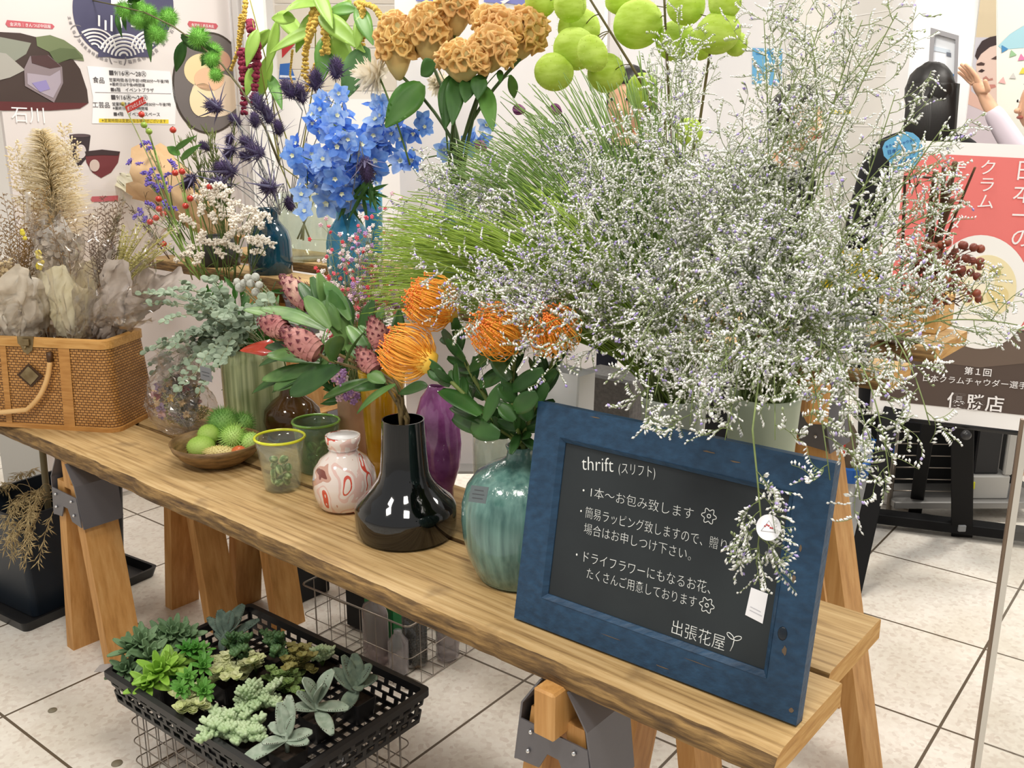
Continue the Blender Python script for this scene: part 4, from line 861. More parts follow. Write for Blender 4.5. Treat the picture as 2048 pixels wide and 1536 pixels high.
mb = MB(); mb.add([(-.03, -.0362, .17), (.0, -.0362, .168), (.06, -.0362, .176), (.06, -.0362, .18), (.0, -.0362, .172), (-.03, -.0362, .174)], [(0, 1, 4, 5), (1, 2, 3, 4)]); mb.build('white_line', flat('#d9dad6'), b1, False, world=False)
tb = thing('bead_jar', 'clear jar of dark shiny beads in the wire basket', 'jar', cr(lx2*.8, .12, .006)); mb = MB(); mb.lathe([(0, 0), (.036, 0), (.037, .01), (.037, .17)], 24); mb.build('jar_body', film('jar', '#b9b9b6', .1), tb, world=False)
mb = MB(); Rb = random.Random(2)
for i in range(420): a = i*2.39996; z = .006+.155*i/420; mb.ball((.031*math.cos(a), .031*math.sin(a), z), .0042, 6, 4)
mb.build('bead_foliage', mat('bead', '#3d3b36', .12, '#77756a', 40, metal=.4), tb, world=False).name = 'beads'
bottle('clear plastic water bottle with a blue label in the wire basket', cr(lx2*.93, .2, .006), [(.03, 0), (.036, .01), (.034, .03), (.036, .05), (.034, .07), (.036, .09), (.034, .13), (.034, .15), (.014, .18), (.014, .2)], Mb_clear)
mb = MB(); o = cr(lx2*.93, .2, .006); mb.lathe([(.0365, .1), (.0365, .15)], 28, o); mb.lathe([(.0368, .15), (.0368, .1)], 28, o)
lb = thing('sleeve', 'pale blue printed sleeve round the clear water bottle in the wire basket', 'label', o+UP*.1); mb.build('band', film('sleeve_blue', '#9db8d6', .6), lb)
bottle('clear bottle lying against the corner of the wire basket', cr(lx2*.80, .05, .006), [(.026, 0), (.03, .008), (.03, .1), (.012, .125), (.012, .135)], Mb_clear)
bxk = thing('box', 'matt black box standing in the wire basket', 'box', cr(lx2*.22, .21, .006), cyaw); mb = MB(); mb.bbox(-.07, .07, -.06, .06, 0, .3, .004); mb.build('shell', mat('matt_black', '#0d0d0e', .7), bxk, False, world=False)
bxd = thing('box', 'dark box on the floor behind the wire basket', 'box', w(-1.99, .68, 0), YAW); mb = MB(); mb.bbox(-.07, .06, -.09, .08, 0, .4, .006); mb.build('shell', mat('matt_black', '#0d0d0e', .7), bxd, False, world=False)
# dark bucket crates with dried grass beyond the sawhorse
g0 = on(55, 1262, 0)
db = thing('plastic_crate', 'dark rectangular plastic bin of dried grasses on a black tray beside the sawhorse', 'bin', on(35, 1225, 0), math.radians(-40))
INV[db.name] = (Matrix.Translation(on(35, 1225, 0)) @ Matrix.Rotation(math.radians(-33), 4, 'Z')).inverted(); db.rotation_euler = (0, 0, math.radians(-33))
mb = MB(); o_ = [ring(-.19, .1, .0, .34, .02, .01), ring(-.21, .12, -.02, .36, .02, .36), ring(-.2, .11, -.01, .35, .018, .36), ring(-.18, .09, .01, .33, .018, .02)]; loft(mb, o_); mb.add(o_[-1], [tuple(range(len(o_[-1])))])
mb.build('wall', mat('navy_plastic', '#17202a', .45), db, False, world=False)
mb = MB(); o_ = [ring(-.24, .15, -.06, .42, .02, 0), ring(-.25, .16, -.07, .43, .02, .035), ring(-.24, .15, -.06, .42, .018, .035), ring(-.23, .14, -.05, .41, .018, .008)]; loft(mb, o_); mb.add(o_[-1], [tuple(range(len(o_[-1])))]); mb.build('drip_tray', M_blk, db, False, world=False)
Rg = random.Random(4); M_dry = mat('dry_straw', '#a48f62', .8, '#c3ae80', 20)
DBM = INV[db.name].inverted()
for i in range(26):
    b = DBM @ Vector((Rg.uniform(-.12, .02), Rg.uniform(.05, .25), .34)); tip = on(Rg.uniform(-10, 80), Rg.uniform(960, 1140), .26+Rg.uniform(0, .12)); mid = (b+tip)/2+UP*Rg.uniform(.06, .16)
    t = thing('dried_grass', 'dried straw coloured grass stem drooping over the dark plastic bin', 'dried grass', b, 0, 'dried grasses in the dark bin'); P = bez(b, mid, tip, 10); mb = MB(); mb.tube(P, .0014, 4, r1=.0006); mb.build('stem', M_dry, t)
    mb = MB()
    for k in range(40):
        q = P[5+int(5*k/40)].lerp(P[min(10, 6+int(5*k/40))], (k/8) % 1); mb.octa(q, Vector((Rg.uniform(-1, 1), Rg.uniform(-1, 1), Rg.uniform(-1.8, .2))), Rg.uniform(.02, .04), .0016)
    mb.build('seed_foliage', M_dry, t)
for px, wd in ((100, .011), (128, .009)):
    a = on(px, 1090, .2); t = thing('bamboo_pole', 'pale bare pole standing in the dark bin beyond the sawhorse' if px == 100 else 'thin greyish pole standing in the dark bin beside the paler one', 'pole', (a.x, a.y, 0)); mb = MB(); mb.tube([(a.x, a.y, .03), (a.x+.01, a.y+.02, .62)], wd, 10); mb.build('shaft', mat('pole', '#7d7254', .6), t)
gb = thing('box', 'pale grey storage box behind the dark bin of dried grass', 'box', on(20, 1000, .0)+E2*.25, math.radians(-33)); mb = MB(); mb.bbox(-.25, .18, -.15, .2, 0, .5, .006); mb.build('shell', mat('grey_box', '#b9b7b2', .6), gb, False, world=False)
# ---------------------------------------------------------------- cut flowers
RF = random.Random(21)
def rv(s=1.): return Vector((RF.uniform(-s, s), RF.uniform(-s, s), RF.uniform(-s, s)))
def rnd(a, b): return RF.uniform(a, b)
M_stem = mat('stem_green', '#55702f', .6); M_dstem = mat('stem_dark', '#3d5226', .6)
def lmat(key, c1, c2, tr=.25, rough=.45): return mat(key, c1, rough, c2, 9, 3, translucent=tr)
M_leafd = lmat('leaf_dark', '#2f5a22', '#47762e'); M_leafm = lmat('leaf_mid', '#4f8434', '#6b9c44'); M_leafl = lmat('leaf_light', '#8fb548', '#a9cc62', .35)
TOCAM = lambda p: (EYE-Vector(p)).normalized()
def mouth(c, h, r=.012, k=1.): return c+Vector((rnd(-r, r), rnd(-r, r), h*k))
def in_vase(c, prof, deep=.5, k=.6):
    """a stem start inside a vase and a spot in its mouth"""
    h = max(q[1] for q in prof); rm = prof[-1][0]*k; a = rnd(0, 6.283); r = rm*math.sqrt(RF.random())
    top = c+Vector((r*math.cos(a), r*math.sin(a), h)); low = c+Vector((-r*.5*math.cos(a), -r*.5*math.sin(a), h*(1-deep))); return low, top
def stem_path(low, top, tip, lift=.5, n=10):
    """from inside the vase through its mouth to the tip"""
    L_ = (tip-top).length; d = (top-low).normalized(); c = top+d*L_*lift
    return [low]+bez(top, c, tip, n)
# ----- orange crested celosia
M_cel = mat('celosia_crest', '#e3bb72', .75, '#d3a467', 9, 4, sss=.15); M_celb = mat('celosia_body', '#c7a667', .75, '#b8ab72', 14)
def cup(mb, c, d, r, depth):
    """one ruffled fold of the crest: a thick rimmed little funnel"""
    d = Vector(d).normalized(); M = orient(d); n = 10; ph = rnd(0, 6.28); k = RF.choice((2, 3, 3)); am = rnd(.12, .3); vs = []; fs = []
    prof = ((.55, -1.0), (.95, -.35), (1.12, .02), (1.04, .17), (.78, .06), (.52, -.5), (.3, -.85))
    for rr, z in prof:
        for j in range(n):
            a = 6.28319*j/n; g = 1+am*math.sin(k*a+ph)*(1 if rr > .7 else .5); vs.append(Vector(c)+M @ Vector((rr*r*g*math.cos(a), rr*r*g*math.sin(a), z*depth+.25*r*math.sin(2*a+ph)*rr)))
    for i in range(len(prof)-1):
        for j in range(n): fs.append((i*n+j, i*n+(j+1) % n, (i+1)*n+(j+1) % n, (i+1)*n+j))
    fs.append(tuple(range((len(prof)-1)*n, len(prof)*n))); mb.add(vs, fs)
def celosia(label, px, py, rx, ry, t, tilt=0., ncup=34, leaves=()):
    p = tp(px, py, t); k = zdepth(p)/FPX; rx *= k*1.5; ry *= k*1.12; ry_d = min(rx, ry)*.8
    low, top = in_vase(cS, pS); base = p-UP*ry*.75-E1*tilt*rx*.4
    th = thing('celosia', label, 'flower', low); P = stem_path(low, top, base, .4); mb = MB(); mb.tube(P, .0052, 8, r1=.0045); mb.build('stem', M_dstem, th)
    M = Matrix((E1, E2, UP)).transposed(); M = M @ Matrix.Rotation(tilt, 3, 'Y')
    mb = MB(); prof = [(.0, -1.0), (.16, -.96), (.4, -.7), (.66, -.3), (.8, .1), (.7, .5), (.4, .8), (0, .9)]
    n = 18; vs = []; fs = []
    for i, (r, z) in enumerate(prof):
        for j in range(n):
            a = 6.28319*j/n; g = 1+.07*math.sin(5*a+i); vs.append(p+M @ Vector((r*rx*g*math.cos(a), r*ry_d*g*math.sin(a), z*ry)))
    for i in range(len(prof)-1):
        for j in range(n): fs.append((i*n+j, i*n+(j+1) % n, (i+1)*n+(j+1) % n, (i+1)*n+j))
    mb.add(vs, fs); mb.build('flower_body', M_celb, th)
    mb = MB(); rc = .0165; N_ = int(ncup*rx*ry/(.05*.05)*.52)+13
    for i in range(N_):
        z = -.34+1.33*(i+.5)/N_; zz = max(-1, min(.98, z)); a = i*2.39996; c = math.sqrt(max(0, 1-zz*zz)); d = Vector((c*math.cos(a), c*math.sin(a), zz))
        q = p+M @ Vector((d.x*rx*.86, d.y*ry_d*.95, d.z*ry*.92)); dd = M @ Vector((d.x/rx, d.y/ry_d, d.z/ry)).normalized()+rv(.25)
        cup(mb, q, dd, rc*rnd(.75, 1.25), rc*rnd(1., 1.6))
    mb.build('crest_flower', M_cel, th)
    for (lx, ly, tx, ty, wd, dt, m, droop) in leaves:
        a = tp(lx, ly, t+.01); b = tp(tx, ty, t-dt); mb = MB(); d = b-a; mb.leaf(a, d, TOCAM(a)+UP*.5, d.length*1.02, wd*k, droop, .25, 10, th=.0004, wave=.02)
        mb.tube(bez(a, (a+P[-3])/2+UP*.01, P[-3], 5), .0014, 5); mb.build('leaf', m, th)
    return th
for a in (('tall narrow orange celosia head beside the cream dahlia', 793, 92, 33, 60, .86, -.1, 34, ((845, 168, 770, 246, 62, .1, M_leafm, .35), (842, 172, 786, 205, 44, -.03, M_leafl, .3))),
          ('orange celosia head with big open folds, below the topmost crest and beside the narrow head', 856, 66, 36, 52, .9, 0, 30, ()),
          ('topmost orange celosia head with a smooth tan body', 910, 20, 38, 46, .95, 0, 30, ()),
          ('broad orange celosia head between the topmost crest and the outermost one', 995, 55, 46, 34, .93, .25, 30, ()),
          ('outermost orange celosia head next to the green balloon fruit', 1052, 68, 33, 50, .98, .45, 30, ((1020, 150, 1034, 205, 22, -.05, M_leafm, .6),)),
          ('orange celosia head drooping over the thick stems towards the grass', 985, 100, 40, 40, .84, .3, 30, ((968, 172, 985, 250, 36, .04, M_leafm, .4), (1000, 140, 1000, 162, 14, .02, M_leafd, .2))),
          ('lowest and darkest orange celosia head, right above the dark leaves', 925, 124, 50, 36, .8, .1, 36, ((905, 150, 890, 250, 46, .05, M_leafd, .3), (940, 158, 930, 200, 36, .03, M_leafd, .3), (870, 125, 838, 150, 40, .0, M_leafd, .3), (915, 150, 905, 240, 40, .06, M_leafd, .3), (960, 150, 955, 195, 34, .02, M_leafd, .3)))): celosia(*a)
# ----- balloon plant
M_ball = mat('balloon_fruit', '#b4cf46', .75, '#cde46e', 22, 5, (1, 1, 3), bump=.15, translucent=.3); M_bst = mat('balloon_stem', '#5d5530', .7); M_hair = mat('balloon_hair', '#b5bf5a', .7)
def add_balloon(th, p, r, sq, att):
    mb = MB(); M = Euler((rnd(-.4, .4), rnd(-.4, .4), rnd(0, 6))).to_matrix(); ph = rnd(0, 6)
    mb.ball(p, (r, r*.95, r*sq), 26, 18, M, lambda d: 1+.025*math.sin(6*math.atan2(d.y, d.x)+ph)*(1-d.z*d.z)+.03*noise.noise(d*2.3+Vector((ph, 0, 0)))); fr = mb.build('balloon_fruit', M_ball, th)
    mb = MB()
    for i in range(90):
        z = 1-2*(i+.5)/90; a = i*2.39996+ph; d = M @ Vector((math.sqrt(1-z*z)*math.cos(a), math.sqrt(1-z*z)*math.sin(a), z*sq)); mb.spike(Vector(p)+d*r*.97, d+rv(.3), .0055, .0006)
    mb.build('hair_foliage', M_hair, fr, False, root=th)
    mb = MB(); top = Vector(p)+(Vector(att)-Vector(p)).normalized()*r*.93; mb.tube(bez(att, (top+Vector(att))/2+UP*.012, top, 6), .0013, 5); mb.build('fruit_stalk', M_bst, th)
def balloon_branch(label, path, t0, t1, balls):
    low, top = in_vase(cQ, pQ); pts = [tp(x, y, t0+(t1-t0)*i/(len(path)-1)) for i, (x, y) in enumerate(path)]
    th = thing('balloon_plant', label, 'flower', low); full = [low, top]+pts; sm = []
    for i in range(len(full)-1):
        for k in range(4): sm.append(full[i].lerp(full[i+1], k/4))
    sm.append(full[-1]); mb = MB(); mb.tube(sm, .005, 7, r1=.003); mb.build('stem', M_bst, th)
    for (x, y, rp, sq, dt) in balls:
        near = min(sm, key=lambda q: (q-tp(x, y, t1)).length); p = tp(x, y, t1+dt); r = rp*zdepth(p)/FPX; add_balloon(th, p, r, sq, near)
    return th
balloon_branch('balloon plant branch slanting up beside the white banner, thick with round lime fruit', [(1335, 420), (1330, 245), (1262, 130), (1178, -5)], 1.15, .95, [(1082, 2, 32, 1, .05), (1140, 10, 34, 1, 0), (1158, 57, 46, .85, .1), (1150, 98, 47, .85, .0), (1185, 107, 31, 1.2, -.08), (1108, 144, 39, .95, -.05), (1212, 146, 38, 1, .12)])
balloon_branch('upright balloon plant branch with the biggest lime fruit', [(1345, 420), (1340, 240), (1332, 80), (1328, -10)], 1.2, 1.15, [(1276, 48, 52, .92, 0), (1372, 12, 38, .98, -.03), (1352, 82, 41, .95, .06), (1284, 182, 32, 1.1, .04)])
balloon_branch('balloon plant branch behind the caspia with lime fruit at its top', [(1360, 420), (1400, 240), (1422, 90), (1432, -20)], 1.2, 1.1, [(1436, 66, 46, .88, 0), (1450, 4, 34, 1, 0), (1472, 88, 24, 1, .06), (1378, 264, 28, 1, -.05), (1240, 4, 30, .8, .1), (1398, 90, 30, 1, .1)])
# ----- delphinium
def petal_flower(mb, r, n=5, cup_=.35):
    for i in range(n):
        a = 6.28319*i/n+rnd(-.15, .15); d = Vector((math.cos(a), math.sin(a), cup_*rnd(.6, 1.4))); mb.leaf((d*r*.08), d, Vector((-math.cos(a)*cup_, -math.sin(a)*cup_, 1)), r*rnd(.92, 1.1), r*.8, rnd(-.1, .5), .18, 5, shape=lambda u: (math.sin(math.pi*min(1, u*.9+.08)**.85))**.8, wave=.03)
M_del = [mat('delphinium_mid', '#5690ea', .55, '#86b2f6', 60, 2, translucent=.3), mat('delphinium_pale', '#84b0f2', .55, '#b0cefa', 60, 2, translucent=.3), mat('delphinium_deep', '#4379dc', .55, '#6f9ef0', 60, 2, translucent=.3)]
M_bee = mat('delphinium_eye', '#e6ead2', .6); floret_meshes = []
for i in range(6):
    mb = MB(); petal_flower(mb, .033, 5, .3+.12*(i % 3)); mb.mi = 1
    for k in range(5): a = 1.2566*k; mb.leaf((0, 0, .002), (math.cos(a), math.sin(a), 1.4), (0, 0, 1), .011, .008, .2, .2, 3)
    mb.mi = 0; mb.tube(bez((0, 0, 0), (-.008, 0, -.014), (-.02, 0, -.02), 4), .0018, 5, r1=.0008)
    me = mb.mesh('floret', [M_del[i % 3], M_bee]); floret_meshes.append(me)
def place(mesh, name, parent, p, d, sc_=1., spin=None):
    """a shared mesh set at world point p facing d, as a part of an unrotated thing"""
    o = bpy.data.objects.new(name, mesh); sc.collection.objects.link(o); o.parent = parent
    M = INV[parent.name] @ (Matrix.Translation(p) @ orient(d).to_4x4() @ Matrix.Rotation(rnd(0, 6.28) if spin is None else spin, 4, 'Z') @ Matrix.Scale(sc_, 4)); o.matrix_local = M; return o
M_del_leaf = lmat('delph_leaf', '#3c6a2a', '#4f8038')
def delphinium(label, path, ts, n, spread, pale=0):
    low, top = in_vase(cL, pL); th = thing('delphinium', label, 'flower', low); pts = [tp(x, y, t) for (x, y), t in zip(path, ts)]
    full = [low, top]+pts; sm = []
    for i in range(len(full)-1):
        for k in range(5): sm.append(full[i].lerp(full[i+1], k/5))
    sm.append(full[-1]); mb = MB(); mb.tube(sm, .0032, 6, r1=.0015); st = mb.build('stem', M_stem, th); i0 = 7; mb = MB(); fl = []
    for i in range(n):
        u = i/max(1, n-1); j = i0+(len(sm)-1-i0)*u; a = sm[int(j)].lerp(sm[min(len(sm)-1, int(j)+1)], j % 1); d = rv(); d -= E2*.5; d.normalize()
        q = a+d*spread*rnd(.5, 1.1)*(1-.45*u); mb.tube([a, (a+q)/2+UP*.004, q], .0009, 4); face = d*.8+TOCAM(q)*rnd(.2, .9)+rv(.5)-UP*.1; fl.append((q, face, 1-.35*u))
    mb.build('pedicel', M_stem, th)
    for q, f, s_ in fl: place(floret_meshes[(RF.choice((1, 1, 4, 0)) if RF.random() < pale else RF.randrange(6))], 'floret', th, q, f, s_*rnd(1.2, 1.6))
    return th
delphinium('pale blue delphinium spike drooping forward over the light blue vase', [(690, 360), (640, 330), (610, 300), (620, 425)], [.84, .78, .74, .72], 20, .062, .6)
delphinium('blue delphinium spike, topmost and above the eryngium heads', [(695, 330), (685, 270), (672, 220), (668, 180)], [.85, .84, .84, .85], 22, .066, .2)
delphinium('blue delphinium spike in the middle of the blue cluster', [(700, 340), (700, 300), (690, 260), (640, 235)], [.83, .78, .74, .74], 24, .07, .2)
delphinium('blue delphinium spike with the palest florets, lowest of the blue cluster', [(690, 380), (680, 350), (655, 330), (590, 310)], [.82, .76, .72, .70], 26, .075, .8)
delphinium('deep blue delphinium spike reaching towards the celosia stems', [(730, 340), (760, 300), (800, 270), (862, 255)], [.86, .88, .9, .92], 26, .062, 0)
delphinium('blue delphinium spike under the big celosia leaf', [(725, 330), (750, 280), (770, 240), (757, 195)], [.86, .86, .87, .88], 18, .058, .2)
delphinium('small blue delphinium spike behind the celosia stems', [(780, 330), (880, 310), (950, 290), (965, 265)], [.98, 1.02, 1.06, 1.08], 10, .04, .6)
th = thing('delphinium_leaf', 'dark divided delphinium leaves over the mouth of the light blue vase', 'leaf', cL+UP*.25)
for i in range(40):
    a = tp(rnd(685, 745), rnd(345, 400), .84); b = a+Vector((rnd(-.06, .07), -.03, rnd(-.09, .02))); mb = MB(); mb.leaf(a, b-a, TOCAM(a), (b-a).length, .012, .4, .2, 6, th=.0003); mb.build('leaf_blade', M_del_leaf, th)
# ----- amaranth: burgundy and gold cords, pale leaves
M_burg = mat('amaranth_red', '#6d1c34', .85, '#8a2a42', 60); M_gold = mat('amaranth_gold', '#b8933a', .85, '#cdb158', 60); M_bract = mat('bract', '#c9b25a', .8)
def cord(mb, pts, r, m_=18, jit=.25):
    pts = [Vector(p) for p in pts]; L_ = sum((pts[i+1]-pts[i]).length for i in range(len(pts)-1)); n = int(L_/(r*.75))
    def at(u): j = u*(len(pts)-1); i = min(len(pts)-2, int(j)); return pts[i].lerp(pts[i+1], j-i)
    for i in range(n):
        u = i/max(1, n-1); c = at(u); rr = r*(.75+.35*math.sin(i*1.9)**2)*(1-.25*u)
        for k in range(5):
            a = k*1.2566+i*.8; q = c+Vector((math.cos(a), math.sin(a), rnd(-.4, .4)))*rr*.55; mb.ball(q, rr*rnd(.5, .72), 6, 4)
def amaranth(label, m, stem, cords, leaves, base=None, r=.0125):
    low, top = in_vase(cA, pA, .7); th = thing('amaranth', label, 'flower', low); P = [low, top]+[tp(*q) for q in stem]; mb = MB(); mb.tube(P, .0038, 6, r1=.002); mb.build('stem', mat('amaranth_stem', '#8d8b3e', .6), th)
    for c in cords:
        mb = MB(); cord(mb, [tp(*q) for q in c], r*(c[0][3] if len(c[0]) > 3 else 1)) if False else cord(mb, [tp(*q[:3]) for q in c], r); mb.build('flower_tassel', m, th)
    for (ax, ay, bx, by, t, wd, droop, lm) in leaves:
        a = tp(ax, ay, t); b = tp(bx, by, t-.05); k = zdepth(a)/FPX; d = b-a; mb = MB(); mb.leaf(a, d+UP*droop*.08, TOCAM(a)+UP*.6+rv(.3), d.length*1.05, wd*k, droop, .2, 9, th=.0004, wave=.02, twist=rnd(-.3, .3)); mb.build('leaf', lm, th)
amaranth('burgundy hanging amaranth, its thick cords dark red beside the exhibition poster', M_burg, [(560, 330, 1.15), (530, 180, 1.05), (505, 40, 1.0)], [[(484, 100, 1.0), (487, 150, .99), (488, 225, .98)], [(514, 85, 1.0), (513, 140, .99), (507, 205, .98)], [(500, 42, 1.02), (503, 60, 1.0), (502, 132, 1.0)]], [(515, 60, 500, 130, 1.0, 26, .5, M_leafl), (510, 130, 496, 190, 1.03, 24, .3, M_leafl)], r=.0165)
amaranth('gold amaranth with a loose tassel above the burgundy cords', M_gold, [(560, 330, 1.2), (540, 150, 1.1), (500, 0, 1.03)], [[(492, -10, 1.02), (488, 40, 1.0), (477, 100, 1.0), (462, 140, 1.0)], [(482, 30, 1.01), (478, 75, 1.0), (476, 105, 1.0)]], [], r=.009)
amaranth('gold amaranth with long hanging tassels and broad pale leaves above the delphiniums', M_gold, [(600, 330, 1.17), (630, 150, 1.1), (632, -10, 1.08)], [[(640, 20, 1.06), (625, 60, 1.03), (610, 100, 1.02), (615, 180, 1.02)], [(645, 40, 1.06), (655, 90, 1.04), (632, 130, 1.03), (618, 165, 1.02)], [(640, -10, 1.05), (660, 30, 1.04), (650, 80, 1.03), (656, 105, 1.03)], [(630, 10, 1.06), (618, 60, 1.03), (606, 150, 1.02)]],
         [(640, 30, 700, 100, 1.03, 40, .6, M_leafl), (640, 10, 540, 30, 1.05, 36, .8, M_leafl), (630, 60, 532, 110, 1.04, 34, .3, M_leafl), (640, 25, 590, 110, 1.06, 38, .6, M_leafl), (655, 70, 643, 160, 1.06, 40, .3, M_leafm), (660, 60, 700, 150, 1.08, 40, .4, M_leafl), (630, -20, 660, 50, 1.04, 30, .3, M_leafl), (590, 40, 540, 62, 1.06, 30, .7, M_leafl)])
amaranth('gold amaranth leaning to the banner, with a short curling tassel and drooping leaves', M_gold, [(640, 330, 1.2), (700, 170, 1.15), (720, -5, 1.1)], [[(715, 5, 1.08), (725, 20, 1.06), (727, 50, 1.06), (724, 98, 1.05)], [(720, 5, 1.08), (750, 15, 1.06), (765, 40, 1.05)]], [(715, 15, 738, 85, 1.07, 34, .4, M_leafm), (712, 20, 650, 45, 1.08, 32, .6, M_leafm), (735, 95, 690, 200, 1.05, 58, .4, lmat('leaf_grey', '#6a9a5c', '#84ad74')), (725, 30, 715, 95, 1.06, 26, .3, M_leafl), (700, 0, 672, 70, 1.1, 30, .4, M_leafl)])
amaranth('leafy pale green amaranth stem behind the purple eryngium, with no tassel', M_gold, [(590, 330, 1.18), (545, 190, 1.12), (535, 60, 1.1)], [[(585, 100, 1.1), (580, 150, 1.1), (592, 190, 1.1)]], [(540, 60, 500, 120, 1.08, 26, .3, M_leafl), (540, 110, 520, 200, 1.1, 30, .2, M_leafl), (540, 150, 560, 215, 1.1, 24, .2, M_leafm), (560, 30, 600, 90, 1.12, 34, .5, M_leafl), (555, 40, 540, 140, 1.1, 22, .3, M_leafl)], r=.0045)
# ----- chestnut burr branch
M_burr = mat('burr', '#5d9a35', .8, '#86c157', 40)
th = thing('chestnut_branch', 'branch of bright green spiny chestnut burrs hanging across the exhibition poster', 'branch', tp(560, 330, 1.0))
bp = [(560, 330), (530, 255), (480, 175), (445, 130), (400, 90), (345, 52), (290, 25), (220, 8), (150, -6)]; bq = [tp(x, y, 1.0-.02*i) for i, (x, y) in enumerate(bp)]
mb = MB(); mb.tube(bq, .0045, 7, r1=.0022); mb.build('branch', mat('twig', '#5f5a3c', .7), th)
burr_meshes = []
for i in range(3):
    mb = MB(); mb.ball((0, 0, 0), .6, 12, 8)
    for k in range(330):
        z = 1-2*(k+.5)/330; a = k*2.39996; d = Vector((math.sqrt(1-z*z)*math.cos(a), math.sqrt(1-z*z)*math.sin(a), z)); mb.spike(d*.55, d+rv(.28), rnd(.35, .55), .028)
    burr_meshes.append(mb.mesh('burr', [M_burr], False))
for (x, y, rp) in ((163, 10, 22), (186, 18, 24), (203, 2, 20), (222, 26, 17), (248, 20, 22), (277, 14, 20), (266, 38, 14), (297, 26, 21), (279, 44, 20), (305, 40, 19), (337, 35, 24), (315, 68, 25), (205, 22, 18), (398, 75, 27), (426, 102, 22), (425, 120, 20), (412, 118, 15), (432, 150, 18)):
    near = min(bq, key=lambda q: (q-tp(x, y, .93)).length); p = tp(x, y, .93+rnd(-.03, .03)); place(burr_meshes[RF.randrange(3)], 'burr', th, p, rv(), rp*zdepth(p)/FPX)
for (ax, ay, bx, by, wd) in ((232, 30, 241, 68, 10), (246, 30, 250, 55, 9), (292, 40, 302, 118, 15), (362, 72, 415, 105, 26), (370, 82, 347, 145, 24), (415, 118, 425, 140, 12), (420, 105, 402, 132, 14), (255, 5, 300, -12, 16)):
    a = tp(ax, ay, .93); b = tp(bx, by, .9); k = zdepth(a)/FPX; mb = MB(); mb.leaf(a, b-a, TOCAM(a)+rv(.4), (b-a).length, wd*k, .4, .3, 8, th=.0004); mb.build('leaf', M_leafd, th)
# ----- eryngium
M_ery = mat('eryngium', '#2f2440', .8, '#4a3a63', 80); M_eryb = mat('eryngium_bract', '#4a4160', .6, '#6d6a86', 30); M_erys = mat('eryngium_stem', '#6a6a72', .6, '#8d9088', 20)
ery_meshes = []
for i in range(3):
    mb = MB(); mb.ball((0, 0, .016), (.0088, .0088, .0155), 12, 9)
    for k in range(150):
        z = 1-2*(k+.5)/150; a = k*2.39996; d = Vector((math.sqrt(1-z*z)*math.cos(a), math.sqrt(1-z*z)*math.sin(a), z)); mb.spike(Vector((d.x*.0088, d.y*.0088, .016+d.z*.0155)), d+rv(.4), .0075, .0008)
    mb.mi = 1
    for k in range(9): a = .7*k+rnd(-.1, .1); mb.leaf((0, 0, .0), (math.cos(a), math.sin(a), rnd(.3, 1.2)), (-math.cos(a), -math.sin(a), .6), rnd(.03, .05), .0055, rnd(-.2, .5), .5, 4, shape=lambda u: 1-u*.9)
    ery_meshes.append(mb.mesh('flower_head', [M_ery, M_eryb]))
def eryngium(label, heads, root, t, grp=None):
    b = tp(root[0], root[1], t+.02); th = thing('eryngium', label, 'flower', b, 0, grp)
    for (x, y, dx, dy, s_) in heads:
        p = tp(x, y, t+rnd(-.05, .03)); d = E1*dx+UP*dy-E2*rnd(-.1, .4); mb = MB(); c = p-d.normalized()*.05; P = bez(b, (b+c)/2+UP*.03+rv(.01), c, 6)+[p]; mb.tube(P, .0016, 5); mb.build('stem', M_erys, th)
        place(ery_meshes[RF.randrange(3)], 'flower_head', th, p, d, s_*rnd(1.2, 1.45))
        for k in range(4):
            q = P[RF.randrange(3, 7)]; mb = MB(); mb.leaf(q, rv()+d.normalized()*.5, UP, rnd(.02, .035), .004, .3, .4, 4, shape=lambda u: 1-u*.9); mb.build('bract_leaf', M_eryb, th)
eryngium('eryngium with dark thistle heads nodding over the exhibition poster', [(440, 217, -1, .25, 1.5), (468, 295, -.5, -.4, 1.2), (462, 268, -.2, -1, 1.0), (522, 222, -.4, .9, 1.4)], (560, 420), .84)
eryngium('eryngium with a row of dark heads above the delphiniums', [(588, 195, -.5, .9, 1.5), (606, 205, -.3, 1, 1.4), (632, 180, .1, 1, 1.4), (672, 158, .05, 1, 1.4), (540, 245, -.5, .8, 1.3)], (580, 420), .93)
eryngium('eryngium with thick violet heads above the white statice', [(470, 345, -.9, .3, 1.7), (450, 368, -1, 0, 1.5), (548, 374, -1, -.05, 1.7), (505, 290, -.8, .3, 1.4), (500, 315, -.9, .2, 1.2)], (560, 430), .8)
eryngium('eryngium with one violet head beside the red berries', [(388, 352, -.7, -.7, 1.4), (525, 310, -.9, .4, 1.4)], (540, 430), .78)
eryngium('eryngium with a single brown head below the delphiniums', [(728, 318, .2, -1, 1.4)], (700, 420), .76)
eryngium('eryngium thistles gone brown behind the white statice', [(575, 395, .3, -.6, 1.1), (420, 300, -.6, .5, 1.1), (512, 255, -.2, .9, 1.2), (560, 270, .1, .9, 1.2), (480, 250, -.6, .6, 1.2)], (540, 430), .95)
